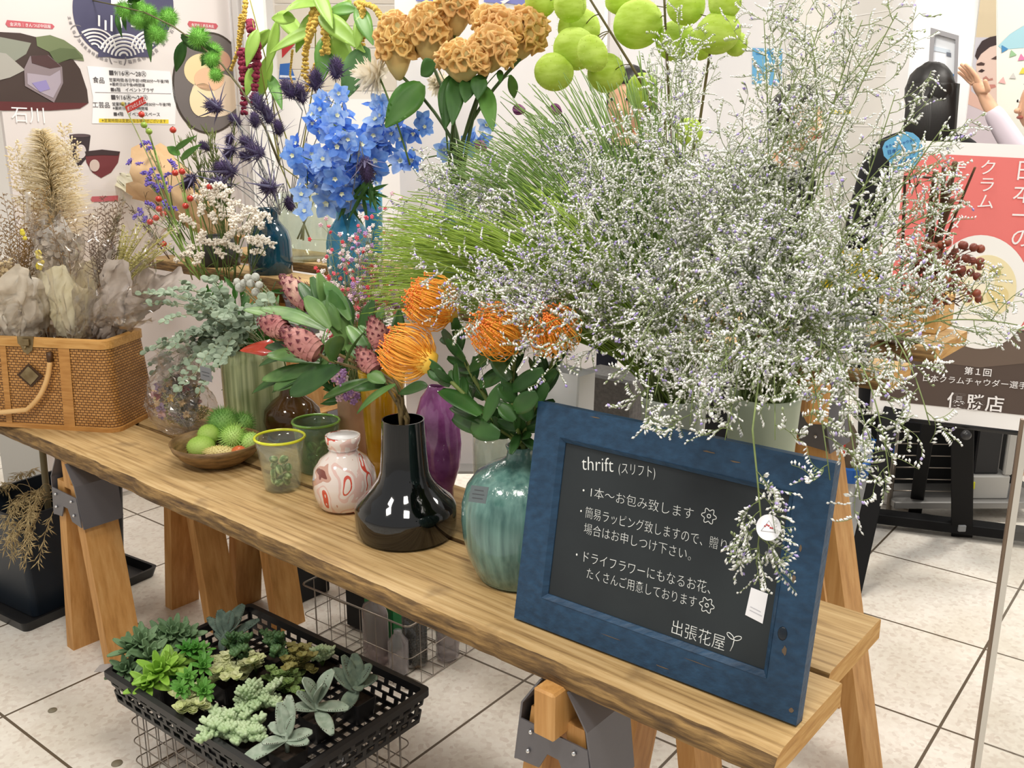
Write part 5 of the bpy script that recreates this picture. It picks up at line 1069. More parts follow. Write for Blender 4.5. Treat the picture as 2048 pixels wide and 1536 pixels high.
# ----- cream dahlia
M_cream = mat('cream_petal', '#efe6d2', .6, '#f5efe0', 20, translucent=.3)
def many_petal(label, px, py, rp, t, d, root, m, name='dahlia', n=80):
    p = tp(px, py, t); k = zdepth(p)/FPX*rp; b = tp(root[0], root[1], t+.03); th = thing(name, label, 'flower', b); mb = MB(); P = bez(b, (b+p)/2+UP*.05, p-Vector(d).normalized()*k*.2, 8); mb.tube(P, .003, 6); mb.build('stem', M_stem, th)
    M = orient(d); mb = MB()
    for i in range(n):
        u = i/n; a = i*2.39996; e = u*1.75; dd = M @ Vector((math.sin(e)*math.cos(a), math.sin(e)*math.sin(a), math.cos(e))); up = M @ Vector((0, 0, 1)); mb.leaf(p-M @ Vector((0, 0, k*.3*u)), dd, up-dd*up.dot(dd)+dd*.05, k*rnd(.8, 1.1), k*.36, rnd(-.2, .7), .35, 5)
    mb.build('petals_foliage', m, th).name = 'petals'; return th
many_petal('cream spiky petalled dahlia beside the narrow orange celosia', 748, 150, 48, .84, -E1*.9+UP*.2-E2*.6, (820, 330), M_cream)
many_petal('cream flower half hidden behind the celosia leaves', 880, 170, 30, .98, -E2+UP*.3, (900, 350), M_cream)
# ----- white statice
M_wst = mat('statice_white', '#efe5d5', .8, '#f6efe4', 60); M_pst = mat('statice_purple', '#6a55b8', .8, '#9485d6', 50)
stat_meshes = {}
for key, m in (('w', M_wst), ('p', M_pst)):
    stat_meshes[key] = []
    for i in range(3):
        mb = MB()
        for k in range(16):
            u = k/15; a = k*2.4; c = Vector(((u-.5)*.05, .007*math.cos(a), .006+.006*math.sin(a)+.008*math.sin(math.pi*u)))
            for j in range(5): q = c+rv(.0045); mb.ball(q, rnd(.0028, .0045), 6, 4)
        stat_meshes[key].append(mb.mesh('blossom', [m]))
def statice(label, tips, root, t, key, grp, s_=1., st=None):
    b = tp(root[0], root[1], t+.03); th = thing('statice', label, 'flower', b, 0, grp); hub = tp((root[0]+sum(x for x, y in tips)/len(tips))/2, (root[1]+sum(y for x, y in tips)/len(tips))/2+10, t); mb = MB(); mb.tube([b, hub], .0022, 5)
    for x, y in tips:
        p = tp(x, y, t-rnd(0, .05)); mb.tube(bez(hub, (hub+p)/2+UP*.012, p-UP*.004, 5), .0014, 5)
        o = place(stat_meshes[key][RF.randrange(3)], 'blossom', th, p, UP*.8+TOCAM(p)*.6+rv(.3), s_*rnd(.8, 1.15))
    for k in range(5): mb.leaf(b.lerp(hub, rnd(.3, 1)), rv()+UP*.6, UP, rnd(.03, .05), .006, .3, .3, 4)
    mb.build('stem', st or M_stem, th)
for i, (tips, rt) in enumerate([([(352, 462), (366, 440), (380, 448)], (425, 560)), ([(392, 400), (412, 392), (402, 422), (425, 405)], (440, 560)), ([(432, 392), (448, 402), (440, 425), (428, 440)], (450, 565)), ([(472, 448), (486, 440), (494, 462), (480, 470)], (465, 565)), ([(512, 440), (505, 452), (530, 438), (520, 447)], (475, 560)),
                                ([(388, 498), (376, 512), (396, 520), (362, 520)], (440, 570)), ([(415, 490), (440, 492), (404, 478)], (445, 570)), ([(508, 488), (535, 490), (524, 484), (516, 508)], (490, 570)), ([(460, 430), (470, 415), (500, 425)], (470, 560)), ([(455, 480), (470, 500), (440, 510)], (460, 570)), ([(410, 380), (440, 378), (455, 388)], (455, 560))]):
    statice('spray of small white statice above the eucalyptus', tips, rt, .74, 'w', 'white statice sprays')
M_gst = mat('statice_stem_leaf', '#4f7a3a', .6)
# ----- red berries on green stems and a red flag
M_ber = mat('berry_red', '#b1291f', .25, '#c9402c', 30, coat=.5); M_berg = mat('berry_green', '#8aa63e', .35, coat=.3)
def berries(label, lst, root, t, green=(), leaves=()):
    b = tp(root[0], root[1], t+.03); th = thing('hypericum', label, 'berry sprig', b); mb = MB(); bl = []
    for (x, y, jx, jy) in lst:
        p = tp(x, y, t-rnd(0, .03)); j = tp(jx, jy, t); mb.tube(bez(b, (b+j)/2+rv(.004), j, 6), .0024, 5); mb.tube(bez(j, (j+p)/2+UP*.006, p, 4), .0013, 5); bl.append(p)
    mb.build('stem', mat('berry_stem', '#7f9a48', .5), th)
    for i, p in enumerate(bl):
        mb = MB(); mb.ball(p, (.0118, .0118, .0108), 14, 9); o = mb.build('berry', M_berg if i in green else M_ber, th); mb = MB(); mb.ball(p+UP*.0108, .0024, 6, 4); mb.build('berry_tip', mat('tip_dark', '#4a2a1c', .7), o, root=th)
    for (ax, ay, bx, by, wd) in leaves:
        a = tp(ax, ay, t); c = tp(bx, by, t-.02); mb = MB(); mb.leaf(a, c-a, TOCAM(a)+rv(.4), (c-a).length, wd*zdepth(a)/FPX, .4, .3, 7, th=.0003); mb.build('leaf', M_leafm, th)
berries('tall green stem with two red berries and green ones, highest of the berry stems', [(283, 229, 310, 300), (288, 250, 305, 290), (298, 263, 312, 310)], (385, 560), .72, (1, 2))
berries('green stem with one red berry above the purple statice', [(346, 260, 355, 310)], (400, 560), .75, (), ((360, 310, 330, 290, 18), (362, 320, 390, 290, 14), (350, 300, 380, 275, 12)))
berries('green stem with paired red berries beside the eryngium', [(350, 346, 365, 385), (364, 343, 370, 385)], (400, 560), .72)
berries('green stem with red berries along the kraft paper edge', [(317, 398, 345, 440), (380, 397, 390, 440), (371, 412, 385, 445), (420, 374, 400, 430)], (410, 560), .71)
berries('green stem with a tight bunch of shiny red berries beside the white statice', [(300, 444, 335, 460), (312, 436, 335, 455), (326, 428, 340, 450), (318, 418, 338, 448), (327, 488, 345, 500)], (400, 560), .69)
fl = tp(270, 212, .7); th = thing('flag_pick', 'small red flag on a stalk rising above the berry stems, with white writing', 'flag', tp(385, 560, .74)); mb = MB(); mb.tube([tp(385, 560, .74), tp(300, 320, .71), tp(246, 205, .7)], .0022, 5); mb.build('stick', mat('dry_stick', '#8d9460', .6), th); mb = MB(); mb.ball(tp(246, 208, .7), .0075, 8, 6); mb.build('stick_end', mat('bud_brown', '#9a8a3f', .7), th)
FS = Sheet(fl, E1); FS.shape(th, 'flag', [(250, 213), (286, 193), (293, 206), (256, 226)], flat('#d8352b'), 1); FS.text(th, '終了いたしました', (256, 222), (291, 203), M_wh, 3)
# ----- dried purple and brown filler behind the berries
for i, (tips, rt, t) in enumerate([([(262, 325), (280, 330), (272, 345)], (360, 470), .86), ([(292, 350), (305, 345), (315, 355), (298, 362)], (370, 480), .85), ([(320, 360), (335, 352), (330, 372), (312, 374)], (370, 480), .84), ([(318, 378), (300, 370), (340, 380)], (380, 480), .83), ([(280, 425), (290, 440), (275, 434)], (360, 520), .78), ([(292, 290), (300, 300), (345, 330)], (370, 460), .87), ([(330, 410), (345, 420), (300, 412)], (370, 500), .8)]):
    statice('sprig of dried violet statice among the red berries', tips, rt, t, 'p', 'violet statice sprigs', .7)
M_heath = mat('heather_twig', '#5f4a33', .8); M_grass2 = lmat('narrow_leaf', '#5d6a35', '#7c8648')
def twigs(label, name, grp, items, m, cat='dried flower', fuzz=.006, nb=16, r=.0011):
    for (rx, ry, tx, ty, t) in items:
        b = tp(rx, ry, t+.03); p = tp(tx, ty, t); th = thing(name, label, cat, b, 0, grp); P = bez(b, (b+p)/2+rv(.02), p, 12); mb = MB(); mb.tube(P, r*1.4, 4, r1=r*.5); mb.build('stem', m, th); mb = MB()
        for k in range(nb):
            u = .3+.7*k/nb; q = P[int(u*12)]; d = (rv(1)+(p-b).normalized()*1.1).normalized(); l = rnd(.02, .045)*(1.2-u*.5); mb.tube([q, q+d*l], r*.6, 3)
            for j in range(6): c = q+d*l*(j+1)/6; mb.octa(c, d+rv(.9), fuzz*rnd(.8, 1.4), fuzz*.22)
        mb.build('twig_foliage', m, th)
twigs('dry brown heather twig beside the red berries and kraft paper', 'heather', 'brown heather twigs', [(360, 480, 262+rnd(-10, 60), 290+rnd(0, 60), .88) for i in range(7)]+[(340, 520, 255+rnd(-10, 40), 380+rnd(0, 60), .8) for i in range(4)], M_heath)
for i in range(16):
    b = tp(455, 500, .9); p = tp(rnd(350, 480), rnd(230, 330), .88); th = thing('leafy_stem', 'dark olive stem of narrow upright leaves behind the eryngium', 'foliage', b, 0, 'dark narrow leaved stems'); P = bez(b, (b+p)/2+rv(.02), p, 10); mb = MB(); mb.tube(P, .0014, 4); mb.build('stem', M_grass2, th); mb = MB()
    for k in range(34): u = .35+.65*k/34; q = P[int(u*10)]; mb.leaf(q, (p-b).normalized()+rv(.55), rv(), rnd(.03, .055), .0045, .1, .2, 3)
    mb.build('leaf_foliage', M_grass2, th)
# ---------------------------------------------------------------- proteas in the black vase
M_pro = mat('protea_bract', '#9a5556', .6, '#bd877e', 26, lo=.3, hi=.7); M_prot = mat('protea_tip', '#5c1c28', .6); M_proleaf = lmat('protea_leaf', '#4d7a3c', '#7fa35e', .2, .4); M_proleaf2 = lmat('protea_leaf_deep', '#33562c', '#4c7338', .2, .4); M_woody = mat('woody_stem', '#6d5a34', .7)
def protea(label, path, t, hl, hw, leaves, vc=None, nl=9, headless=False, tint=None):
    low, top = vc or in_vase(cB, pB, .5, .5); pts = [tp(x, y, t+dt) for x, y, dt in path]; th = thing('protea', label, 'flower', low); full = [low, top]+pts; sm = []
    for i in range(len(full)-1):
        for k in range(5): sm.append(full[i].lerp(full[i+1], k/5))
    sm.append(full[-1]); mb = MB(); mb.tube(sm, .0042, 7, r1=.0035); mb.build('stem', M_woody, th)
    tip = sm[-1]; d = (sm[-1]-sm[-4]).normalized(); k = zdepth(tip)/FPX; hl *= k; hw *= k
    if not headless:
        mb = MB(); M = orient(d); prof = [(.0, -.02), (.55, .06), (.92, .25), (1.0, .42), (.86, .65), (.55, .85), (.2, .99), (0, 1.0)]
        mb.lathe([(r*hw*.9, z*hl) for r, z in prof], 16, tip, M); mb.build('bud', tint or M_pro, th); mb = MB(); mb.mi = 0
        for row in range(7):
            z = .02+.115*row; n = 7
            for i in range(n):
                a = 6.2832*(i+.5*(row % 2))/n; zz = z; r = hw*(.5+.5*math.sin(math.pi*min(1, (zz+.12)*1.15)))*.9
                b = tip+M @ Vector((r*math.cos(a), r*math.sin(a), zz*hl)); o = M @ Vector((math.cos(a), math.sin(a), 0)); up = (d*1.0+o*(.32-.75*zz)).normalized()
                mb.mi = 0; mb.leaf(b, up, o, hl*.36, hw*.95, .35, -.35, 5, th=.0006, shape=lambda u: math.sin(math.pi*min(1, u*.75+.22))**.8)
                mb.mi = 1; mb.leaf(b+up*hl*.30+o*.0005, up, o, hl*.09, hw*.32, .2, -.35, 3, shape=lambda u: 1-u*.9)
        mb.build('bract_petals', [tint or M_pro, M_prot], th)
    for (ax, ay, bx, by, wd, da, db, m) in leaves:
        a = tp(ax, ay, t+da); b = tp(bx, by, t+db); kk = zdepth(a)/FPX; near = min(sm, key=lambda q: (q-a).length); mb = MB(); dd = b-a; mb.leaf(a, dd, TOCAM(a)*.7+UP*.6+rv(.25), dd.length, wd*kk, rnd(.1, .35), .22, 9, th=.0007, shape=lambda u: math.sin(math.pi*min(1, u*.86+.1)**1.25)**.75)
        if (near-a).length > .004: mb.tube([near, a], .0016, 5)
        mb.build('leaf', m, th)
    return th
g, h = M_proleaf, M_proleaf2
protea('protea bud with a dark red tip, farthest out over the eucalyptus', [(790, 770, 0), (700, 720, -.02), (640, 690, -.04), (572, 662, -.05)], .27, 74, 26, [(600, 650, 480, 597, 30, 0, -.03, g), (640, 700, 500, 710, 30, -.04, -.08, h), (650, 715, 520, 672, 40, -.03, -.06, h), (620, 740, 488, 768, 38, -.04, -.08, h), (660, 735, 515, 752, 38, -.05, -.09, g), (640, 725, 528, 695, 42, -.06, -.1, g)])
protea('plump protea bud with overlapping dusky bracts in the middle of the protea leaves', [(790, 770, -.02), (730, 740, -.03), (660, 722, -.05), (638, 708, -.06)], .25, 88, 32, [(660, 720, 540, 775, 46, -.03, -.08, g), (680, 735, 575, 785, 56, -.05, -.1, h), (640, 740, 530, 770, 36, -.04, -.08, h), (665, 722, 672, 660, 40, -.06, -.1, g), (690, 730, 722, 650, 26, -.02, -.03, g), (660, 655, 610, 590, 36, -.02, -.04, g), (650, 660, 515, 595, 40, .0, -.02, g)])
protea('tall pink protea bud rising above the silver brunia balls', [(795, 770, .02), (740, 730, .05), (690, 680, .06), (622, 612, .06)], .3, 100, 26, [(660, 640, 640, 545, 30, 0, -.01, g), (680, 680, 622, 548, 34, .01, 0, h), (690, 700, 662, 580, 44, -.02, -.03, g), (680, 660, 648, 600, 30, -.03, -.05, g), (640, 630, 598, 560, 30, 0, .02, h)], tint=mat('protea_pink', '#a8626a', .6, '#c9a08e', 26))
protea('small dark protea bud beside the side-on pincushion flower', [(805, 790, 0), (780, 740, .0), (764, 694, .0)], .24, 62, 24, [(770, 700, 720, 640, 30, 0, .01, g), (790, 720, 800, 620, 30, .03, .05, h), (745, 720, 690, 640, 30, .0, .02, g), (735, 730, 690, 680, 26, .02, .03, g)])
protea('small protea bud below the dark one, almost behind the side-on pincushion', [(805, 795, -.01), (775, 770, -.01), (752, 742, -.01)], .23, 62, 24, [(770, 765, 735, 745, 30, -.02, -.03, g), (790, 770, 700, 815, 32, -.03, -.06, g), (800, 785, 850, 770, 36, -.02, -.04, h), (780, 770, 705, 775, 30, -.01, -.03, h)])
protea('leafy protea stem with no flower, leaning out of the black vase', [(790, 800, -.02), (740, 720, .02), (700, 640, .05)], .29, 50, 20, [(700, 640, 650, 560, 34, 0, .0, g), (720, 690, 740, 600, 30, .02, .03, h), (730, 700, 760, 615, 26, .02, .04, g), (700, 660, 690, 590, 30, .03, .04, h), (740, 760, 640, 790, 30, -.02, -.05, g)], headless=True)
# ---------------------------------------------------------------- pincushions in the teal vase
M_pin = mat('pin_orange', '#f29a2a', .5, '#f7b84a', 14); M_piny = mat('pin_yellow', '#f0b93a', .5, '#f5d05a', 20); M_pint = mat('pin_tip', '#ee8438', .5); M_pleaf = lmat('pin_leaf', '#2c5124', '#3f6a2f', .15, .4)
def pincushion(label, px, py, rp, t, d, path, leaves, n=190):
    rp *= 1.28; p = tp(px, py, t); k = zdepth(p)/FPX*rp; low, top = in_vase(cT, pT, .5, .5); d = Vector(d).normalized(); base = p-d*k*.55; pts = [tp(x, y, tt) for x, y, tt in path]; th = thing('pincushion', label, 'flower', low); full = [low, top]+pts+[base]; sm = []
    for i in range(len(full)-1):
        for j in range(5): sm.append(full[i].lerp(full[i+1], j/5))
    sm.append(full[-1]); mb = MB(); mb.tube(sm, .0045, 7, r1=.004); mb.build('stem', mat('pin_stem', '#6b7a3a', .6), th); M = orient(d)
    mb = MB(); mb.lathe([(0, -.1*k), (.3*k, .0), (.38*k, .25*k), (.3*k, .5*k), (0, .6*k)], 16, base, M); mb.build('flower_core', M_piny, th); mb = MB()
    for i in range(n):                                      # styles: out, up and curling back in
        u = i/n; e = .12+1.5*u; a = i*2.39996+rnd(-.1, .1); dd = Vector((math.sin(e)*math.cos(a), math.sin(e)*math.sin(a), math.cos(e))); o = Vector((math.cos(a), math.sin(a), 0)); b = Vector((dd.x*.3, dd.y*.3, .12+dd.z*.32))*k
        L_ = k*(.6+.55*u)*rnd(.85, 1.15); m_ = b+(dd*.6+Vector((0, 0, .35)))*L_*.7; e_ = b+(dd*.65+Vector((0, 0, .75+.2*u))-o*(.5*(1-.4*u)))*L_
        P = bez(b, m_+o*L_*.32*u, e_, 5); P = [base+M @ q for q in P]; mb.mi = 0 if u > .35 else 1; mb.tube(P, .0012, 4, r1=.0009); mb.mi = 2; mb.ball(P[-1], .0021, 5, 4)
    mb.build('styles_foliage', [M_pin, M_piny, M_pint], th).name = 'styles'
    for (ax, ay, bx, by, wd, da, db) in leaves:
        a = tp(ax, ay, t+da); b = tp(bx, by, t+db); kk = zdepth(a)/FPX; near = min(sm, key=lambda q: (q-a).length); mb = MB(); dd = b-a; mb.leaf(a, dd, TOCAM(a)+rv(.5), dd.length, wd*kk, rnd(.1, .4), .2, 8, th=.0006, shape=lambda u: math.sin(math.pi*min(1, u*.8+.12)**1.1)**.7)
        if (near-a).length > .004: mb.tube([near, a], .0015, 5)
        mb.build('leaf', M_pleaf, th)
    for i in range(16):
        j = 8+int((len(sm)-10)*i/16); q = sm[j]; dr = ((sm[j+1]-sm[j]).normalized()*.9+rv(.8)).normalized(); mb = MB(); mb.leaf(q, dr, TOCAM(q)+rv(.5), rnd(.04, .065), .018, .3, .2, 6, th=.0006, shape=lambda u: math.sin(math.pi*min(1, u*.8+.12)**1.1)**.7); mb.build('leaf', M_pleaf, th)
pincushion('orange pincushion flower seen side on, bristling towards the proteas', 832, 712, 56, .12, -E1*.85+UP*.35-E2*.35, [(1000, 860, .16), (930, 790, .14)], [(880, 760, 860, 730, 30, 0, 0), (960, 830, 880, 770, 44, 0, .0), (980, 850, 900, 800, 40, .02, .02), (970, 840, 1000, 770, 30, 0, 0), (900, 770, 862, 745, 24, .02, .02), (1000, 870, 930, 850, 44, .0, .0), (985, 865, 900, 830, 40, .03, .05)])
pincushion('topmost orange pincushion flower with a yellow middle, under the purple caspia', 878, 612, 54, .17, -E1*.45+UP*.45-E2*.8, [(1010, 860, .19), (950, 760, .19), (912, 690, .19)], [(930, 720, 880, 660, 30, 0, .02), (940, 740, 985, 700, 30, .0, -.02), (950, 760, 900, 720, 36, .02, .03), (960, 770, 1010, 740, 36, .0, .0), (970, 800, 920, 760, 30, .03, .05)])
pincushion('orange pincushion flower in the middle, tilted to the front beside the farthest one', 1008, 668, 56, .14, -E1*.1+UP*.5-E2*.85, [(1035, 860, .16), (1022, 780, .17)], [(1020, 760, 985, 710, 34, 0, .0), (1025, 780, 1080, 740, 34, .0, .0), (1030, 800, 1000, 770, 40, .0, -.02), (1030, 820, 1070, 790, 40, -.02, -.03), (1030, 840, 1000, 810, 36, -.02, -.03)])
pincushion('orange pincushion flower closest to the chalkboard top, under the white caspia', 1112, 668, 54, .17, E1*.25+UP*.6-E2*.75, [(1050, 860, .18), (1085, 780, .19)], [(1090, 760, 1050, 720, 30, 0, .02), (1085, 770, 1110, 740, 30, .0, .0), (1075, 800, 1060, 760, 34, .0, -.02), (1070, 810, 1095, 770, 36, -.02, -.03), (1060, 840, 1040, 800, 36, -.02, -.03)])
# ---------------------------------------------------------------- eucalyptus in the ribbed green vase
M_euc = lmat('eucalyptus', '#80957a', '#b0bea6', .2, .5); M_eucs = mat('eucalyptus_stem', '#8c8f6c', .6); euc_m = []
for i in range(4):
    mb = MB(); mb.leaf((0, 0, 0), (1, 0, 0), (0, 0, 1), .023, .021, .25, .18, 6, th=.0004, shape=lambda u: math.sqrt(max(.02, 1-(2*u-1)**2)), wave=.01*i); euc_m.append(mb.mesh('leaf', [M_euc]))
def leaf_at(mesh, th, p, d, n_, s_):
    d = Vector(d).normalized(); n_ = Vector(n_); n_ = (n_-d*n_.dot(d)).normalized(); y = n_.cross(d); o = bpy.data.objects.new('leaf', mesh); sc.collection.objects.link(o); o.parent = th
    o.matrix_local = INV[th.name] @ (Matrix.Translation(p) @ Matrix((d, y, n_)).transposed().to_4x4() @ Matrix.Scale(s_, 4))
for i in range(38):
    tx, ty = (rnd(275, 420), rnd(680, 800)) if i >= 26 else (rnd(262, 330), rnd(560, 740)) if i < 9 else ((rnd(330, 470), rnd(540, 690)) if i < 19 else (rnd(420, 545), rnd(600, 740)))
    low = tp(505+rnd(-30, 30), 760, .455); top = tp(500+rnd(-40, 40), 690, .45); t = .12+.28*RF.random(); tip = tp(tx, ty, t); th = thing('eucalyptus', 'sprig of small round grey-green eucalyptus leaves above the bag of dried flowers', 'foliage', low, 0, 'eucalyptus sprigs in the ribbed vase')
    c = (top+tip)/2+UP*rnd(.06, .13); P = [low]+bez(top, c, tip, 16); mb = MB(); mb.tube(P, .0016, 5, r1=.0008); mb.build('stem', M_eucs, th)
    for k in range(10):
        u = .3+.7*k/9; q = P[1+int(u*15.9)]; dr = (tip-top).normalized()
        for sg in (-1, 1):
            sd = dr.cross(UP).normalized()*sg+rv(.5)+UP*.2; leaf_at(euc_m[RF.randrange(4)], th, q, sd+dr*.4, TOCAM(q)*.8+UP*.5+rv(.5), (1.15-.45*u)*rnd(.9, 1.3))
for i in range(34):
    x, y = (rnd(400, 560), rnd(560, 700)) if i < 20 else (rnd(580, 780), rnd(600, 740)); low = tp(505+rnd(-30, 30), 800, .47) if i < 20 else tp(703+rnd(-15, 15), 840, .46); tip = tp(x, y, rnd(.46, .58)); th = thing('leafy_stem', 'shaded dark green leafy stem behind the eucalyptus' if i < 20 else 'shaded dark green leafy stem behind the protea leaves', 'foliage', low, 0, 'dark leafy stems behind the eucalyptus' if i < 20 else 'dark leafy stems behind the protea'); P = bez(low, (low+tip)/2+UP*.05, tip, 10); mb = MB(); mb.tube(P, .0016, 4); mb.build('stem', M_dstem, th); mb = MB()
    for k in range(16): u = .25+.75*k/16; q = P[int(u*10)]; mb.leaf(q, (tip-low).normalized()*.7+rv(.9), TOCAM(q)+rv(.6), rnd(.04, .065), .014, .3, .2, 4)
    mb.build('leaf_foliage', M_leafd, th)
# ---------------------------------------------------------------- silver brunia
M_bru = mat('brunia', '#c3c4bb', .9, '#a9aaa0', 120, bump=.5); b = tp(600, 720, .42); th = thing('brunia', 'silver brunia with a cluster of round grey balls above the protea leaves', 'flower', b)
for (x, y, r) in ((480, 575, 10), (496, 556, 8.5), (511, 554, 8.5), (501, 567, 8.5), (518, 570, 8), (511, 584, 8.5), (488, 566, 8), (474, 563, 7)):
    p = tp(x, y, .3); q = tp(x+60, y+50, .34); mb = MB(); mb.tube(bez(b, q, p, 8), .0018, 5); mb.build('stem', M_eucs, th); mb = MB(); mb.ball(p, r*zdepth(p)/FPX, 14, 10); mb.build('flower_ball', M_bru, th); mb = MB()
    for k in range(60): u = k/60; c = bez(b, q, p, 20)[3+int(16*u)]; mb.octa(c, (p-q).normalized()+rv(.8), .011, .0009)
    mb.build('needle_foliage', mat('brunia_leaf', '#8f9a78', .7), th)
# ---------------------------------------------------------------- pink wax flowers
M_wax = [mat('wax_pink', '#e8677a', .5), mat('wax_pale', '#e9c3cf', .5), mat('wax_white', '#ece2dd', .5), mat('wax_lilac', '#b58cc0', .5), mat('wax_red', '#d94a52', .5)]
wax_m = []
for m in M_wax:
    mb = MB(); mb.ball((0, 0, .003), (.0052, .0052, .0045), 8, 6)
    for k in range(5): a = 1.2566*k; mb.ball((.005*math.cos(a), .005*math.sin(a), .005), .0032, 6, 4)
    wax_m.append(mb.mesh('blossom', [m]))
waxroot = tp(715, 800, .4)
for i in range(34):
    low = waxroot+Vector((rnd(-.02, .02), rnd(-.02, .02), 0)); x, y = (rnd(640, 790), rnd(450, 640)); t = rnd(.45, .62); tip = tp(x, y, t); lil = x > 735; th = thing('waxflower', 'thin sprig of tiny pink and white waxflowers below the light blue vase', 'flower', low, 0, 'pink waxflower sprigs'); P = bez(low, (low+tip)/2+UP*.08, tip, 10); mb = MB(); mb.tube(P, .0013, 4, r1=.0007); tips = []
    for k in range(16):
        q = P[4+k % 7]; e = q+rv(.075)+UP*.02; mb.tube([q, e], .0006, 3); tips.append(e)
    mb.build('stem', mat('wax_stem', '#7d8450', .6), th)
    for e in tips: place(wax_m[RF.choice((3, 3, 1, 2, 0) if lil else (0, 4, 1, 2, 2, 1))], 'blossom', th, e, TOCAM(e)+rv(.8), rnd(.6, .95))
for (x, y) in ((660, 735), (690, 780), (672, 770)):
    low = tp(703, 830, .45); tip = tp(x+10, y, .3); th = thing('waxflower', 'pale lilac waxflower cluster hanging low in front of the tan vase', 'flower', low, 0, 'low waxflower clusters'); mb = MB(); mb.tube(bez(low, (low+tip)/2+UP*.05, tip, 6), .0013, 4); mb.build('stem', MATS['wax_stem'], th)
    for k in range(12): place(wax_m[RF.choice((1, 2, 3))], 'blossom', th, tip+rv(.03), TOCAM(tip)+rv(.6), 1.3)
# ---------------------------------------------------------------- steel grass
M_gr1 = mat('steel_grass', '#86a534', .5, '#a6c24c', 30, translucent=.2); M_gr2 = mat('steel_grass_deep', '#587a2c', .5, '#7c9c42', 30, translucent=.2)
def grass_bunch(label, n, root, tips, t_, m, bend):
    b = tp(*root, t_[0]); th = thing('steel_grass', label, 'grass', b); mb = MB()
    for i in range(n):
        (x0, y0, x1, y1) = tips; u = RF.random(); v = RF.random(); x = x0+(x1-x0)*u+rnd(-45, 45); y = y0+(y1-y0)*u+rnd(-40, 40); tip = tp(x, y, rnd(*t_[1])); r0 = b+rv(.03); c = (r0+tip)/2+UP*bend*rnd(.5, 1.3)+rv(.02); mb.tube(bez(r0, c, tip, 12), .0024, 4, r1=.0009)
    o = mb.build('blade_foliage', m, th); o.name = 'blades'; o['kind'] = 'stuff'; return th
grass_bunch('low fan of yellow-green needle grass sweeping out above the pincushions', 330, (1300, 720), (752, 610, 800, 420), (.45, (.15, .5)), M_gr1, .12)
grass_bunch('upright fan of green needle grass below the orange celosia', 170, (1310, 700), (860, 345, 1040, 270), (.5, (.3, .8)), M_gr2, .13)
grass_bunch('arching needle grass in front of the green balloon fruit', 130, (1330, 660), (1000, 230, 1320, 130), (.55, (.5, .85)), M_gr2, .12)
grass_bunch('short needle grass in the shade of the caspia', 130, (1360, 800), (930, 480, 1120, 380), (.4, (.2, .5)), M_gr1, .1)
# ---------------------------------------------------------------- caspia
M_cas = mat('caspia_white', '#dcdcd6', .8, '#efefec', 200); M_casl = mat('caspia_lilac', '#9a88cc', .8, '#c3b6e4', 200); M_cass = mat('caspia_stem', '#66763f', .6, '#82905a', 40); M_calyx = mat('caspia_calyx', '#8f9c72', .7)
RC = random.Random(99); npr = np.random.RandomState(5)
class Fast:
    """many small buds at once: arrays of points, directions, lengths and widths -> one mesh"""
    def __init__(s): s.c = []; s.d = []; s.l = []; s.r = []; s.m = []
    def add(s, c, d, l, r, m=0): s.c.append(c); s.d.append(d); s.l.append(l); s.r.append(r); s.m.append(m)
    def build(s, name, mats, parent):
        n = len(s.c); c = np.array([tuple(x) for x in s.c]); d = np.array([tuple(x) for x in s.d]); d /= np.linalg.norm(d, axis=1)[:, None]; l = np.array(s.l)[:, None]; r = np.array(s.r)[:, None]
        ref = np.where(np.abs(d[:, 2:3]) < .9, [[0, 0, 1.]], [[1., 0, 0]]); x = np.cross(d, ref); x /= np.linalg.norm(x, axis=1)[:, None]; y = np.cross(d, x); m_ = c+d*l*.6
        V = np.stack([c, m_+x*r, m_+y*r, m_-x*r, m_-y*r, c+d*l], 1); V -= np.array(parent.location)[None, None]
        F = np.array([(0, 2, 1), (0, 3, 2), (0, 4, 3), (0, 1, 4), (5, 1, 2), (5, 2, 3), (5, 3, 4), (5, 4, 1)]); F = (F[None]+np.arange(n)[:, None, None]*6).reshape(-1, 3)
        me = bpy.data.meshes.new(name); me.vertices.add(n*6); me.vertices.foreach_set('co', V.astype(np.float32).ravel()); me.loops.add(len(F)*3); me.loops.foreach_set('vertex_index', F.astype(np.int32).ravel()); me.polygons.add(len(F)); me.polygons.foreach_set('loop_start', np.arange(0, len(F)*3, 3, dtype=np.int32)); me.polygons.foreach_set('loop_total', np.full(len(F), 3, dtype=np.int32))
        for m in mats: me.materials.append(m)
        me.polygons.foreach_set('material_index', np.repeat(np.array(s.m, dtype=np.int32), 8)); me.update(calc_edges=True)
        o = bpy.data.objects.new(name, me); sc.collection.objects.link(o); o.parent = parent; return o
def cr_(a, b): return RC.uniform(a, b)
def crv(s): return Vector((RC.uniform(-s, s), RC.uniform(-s, s), RC.uniform(-s, s)))
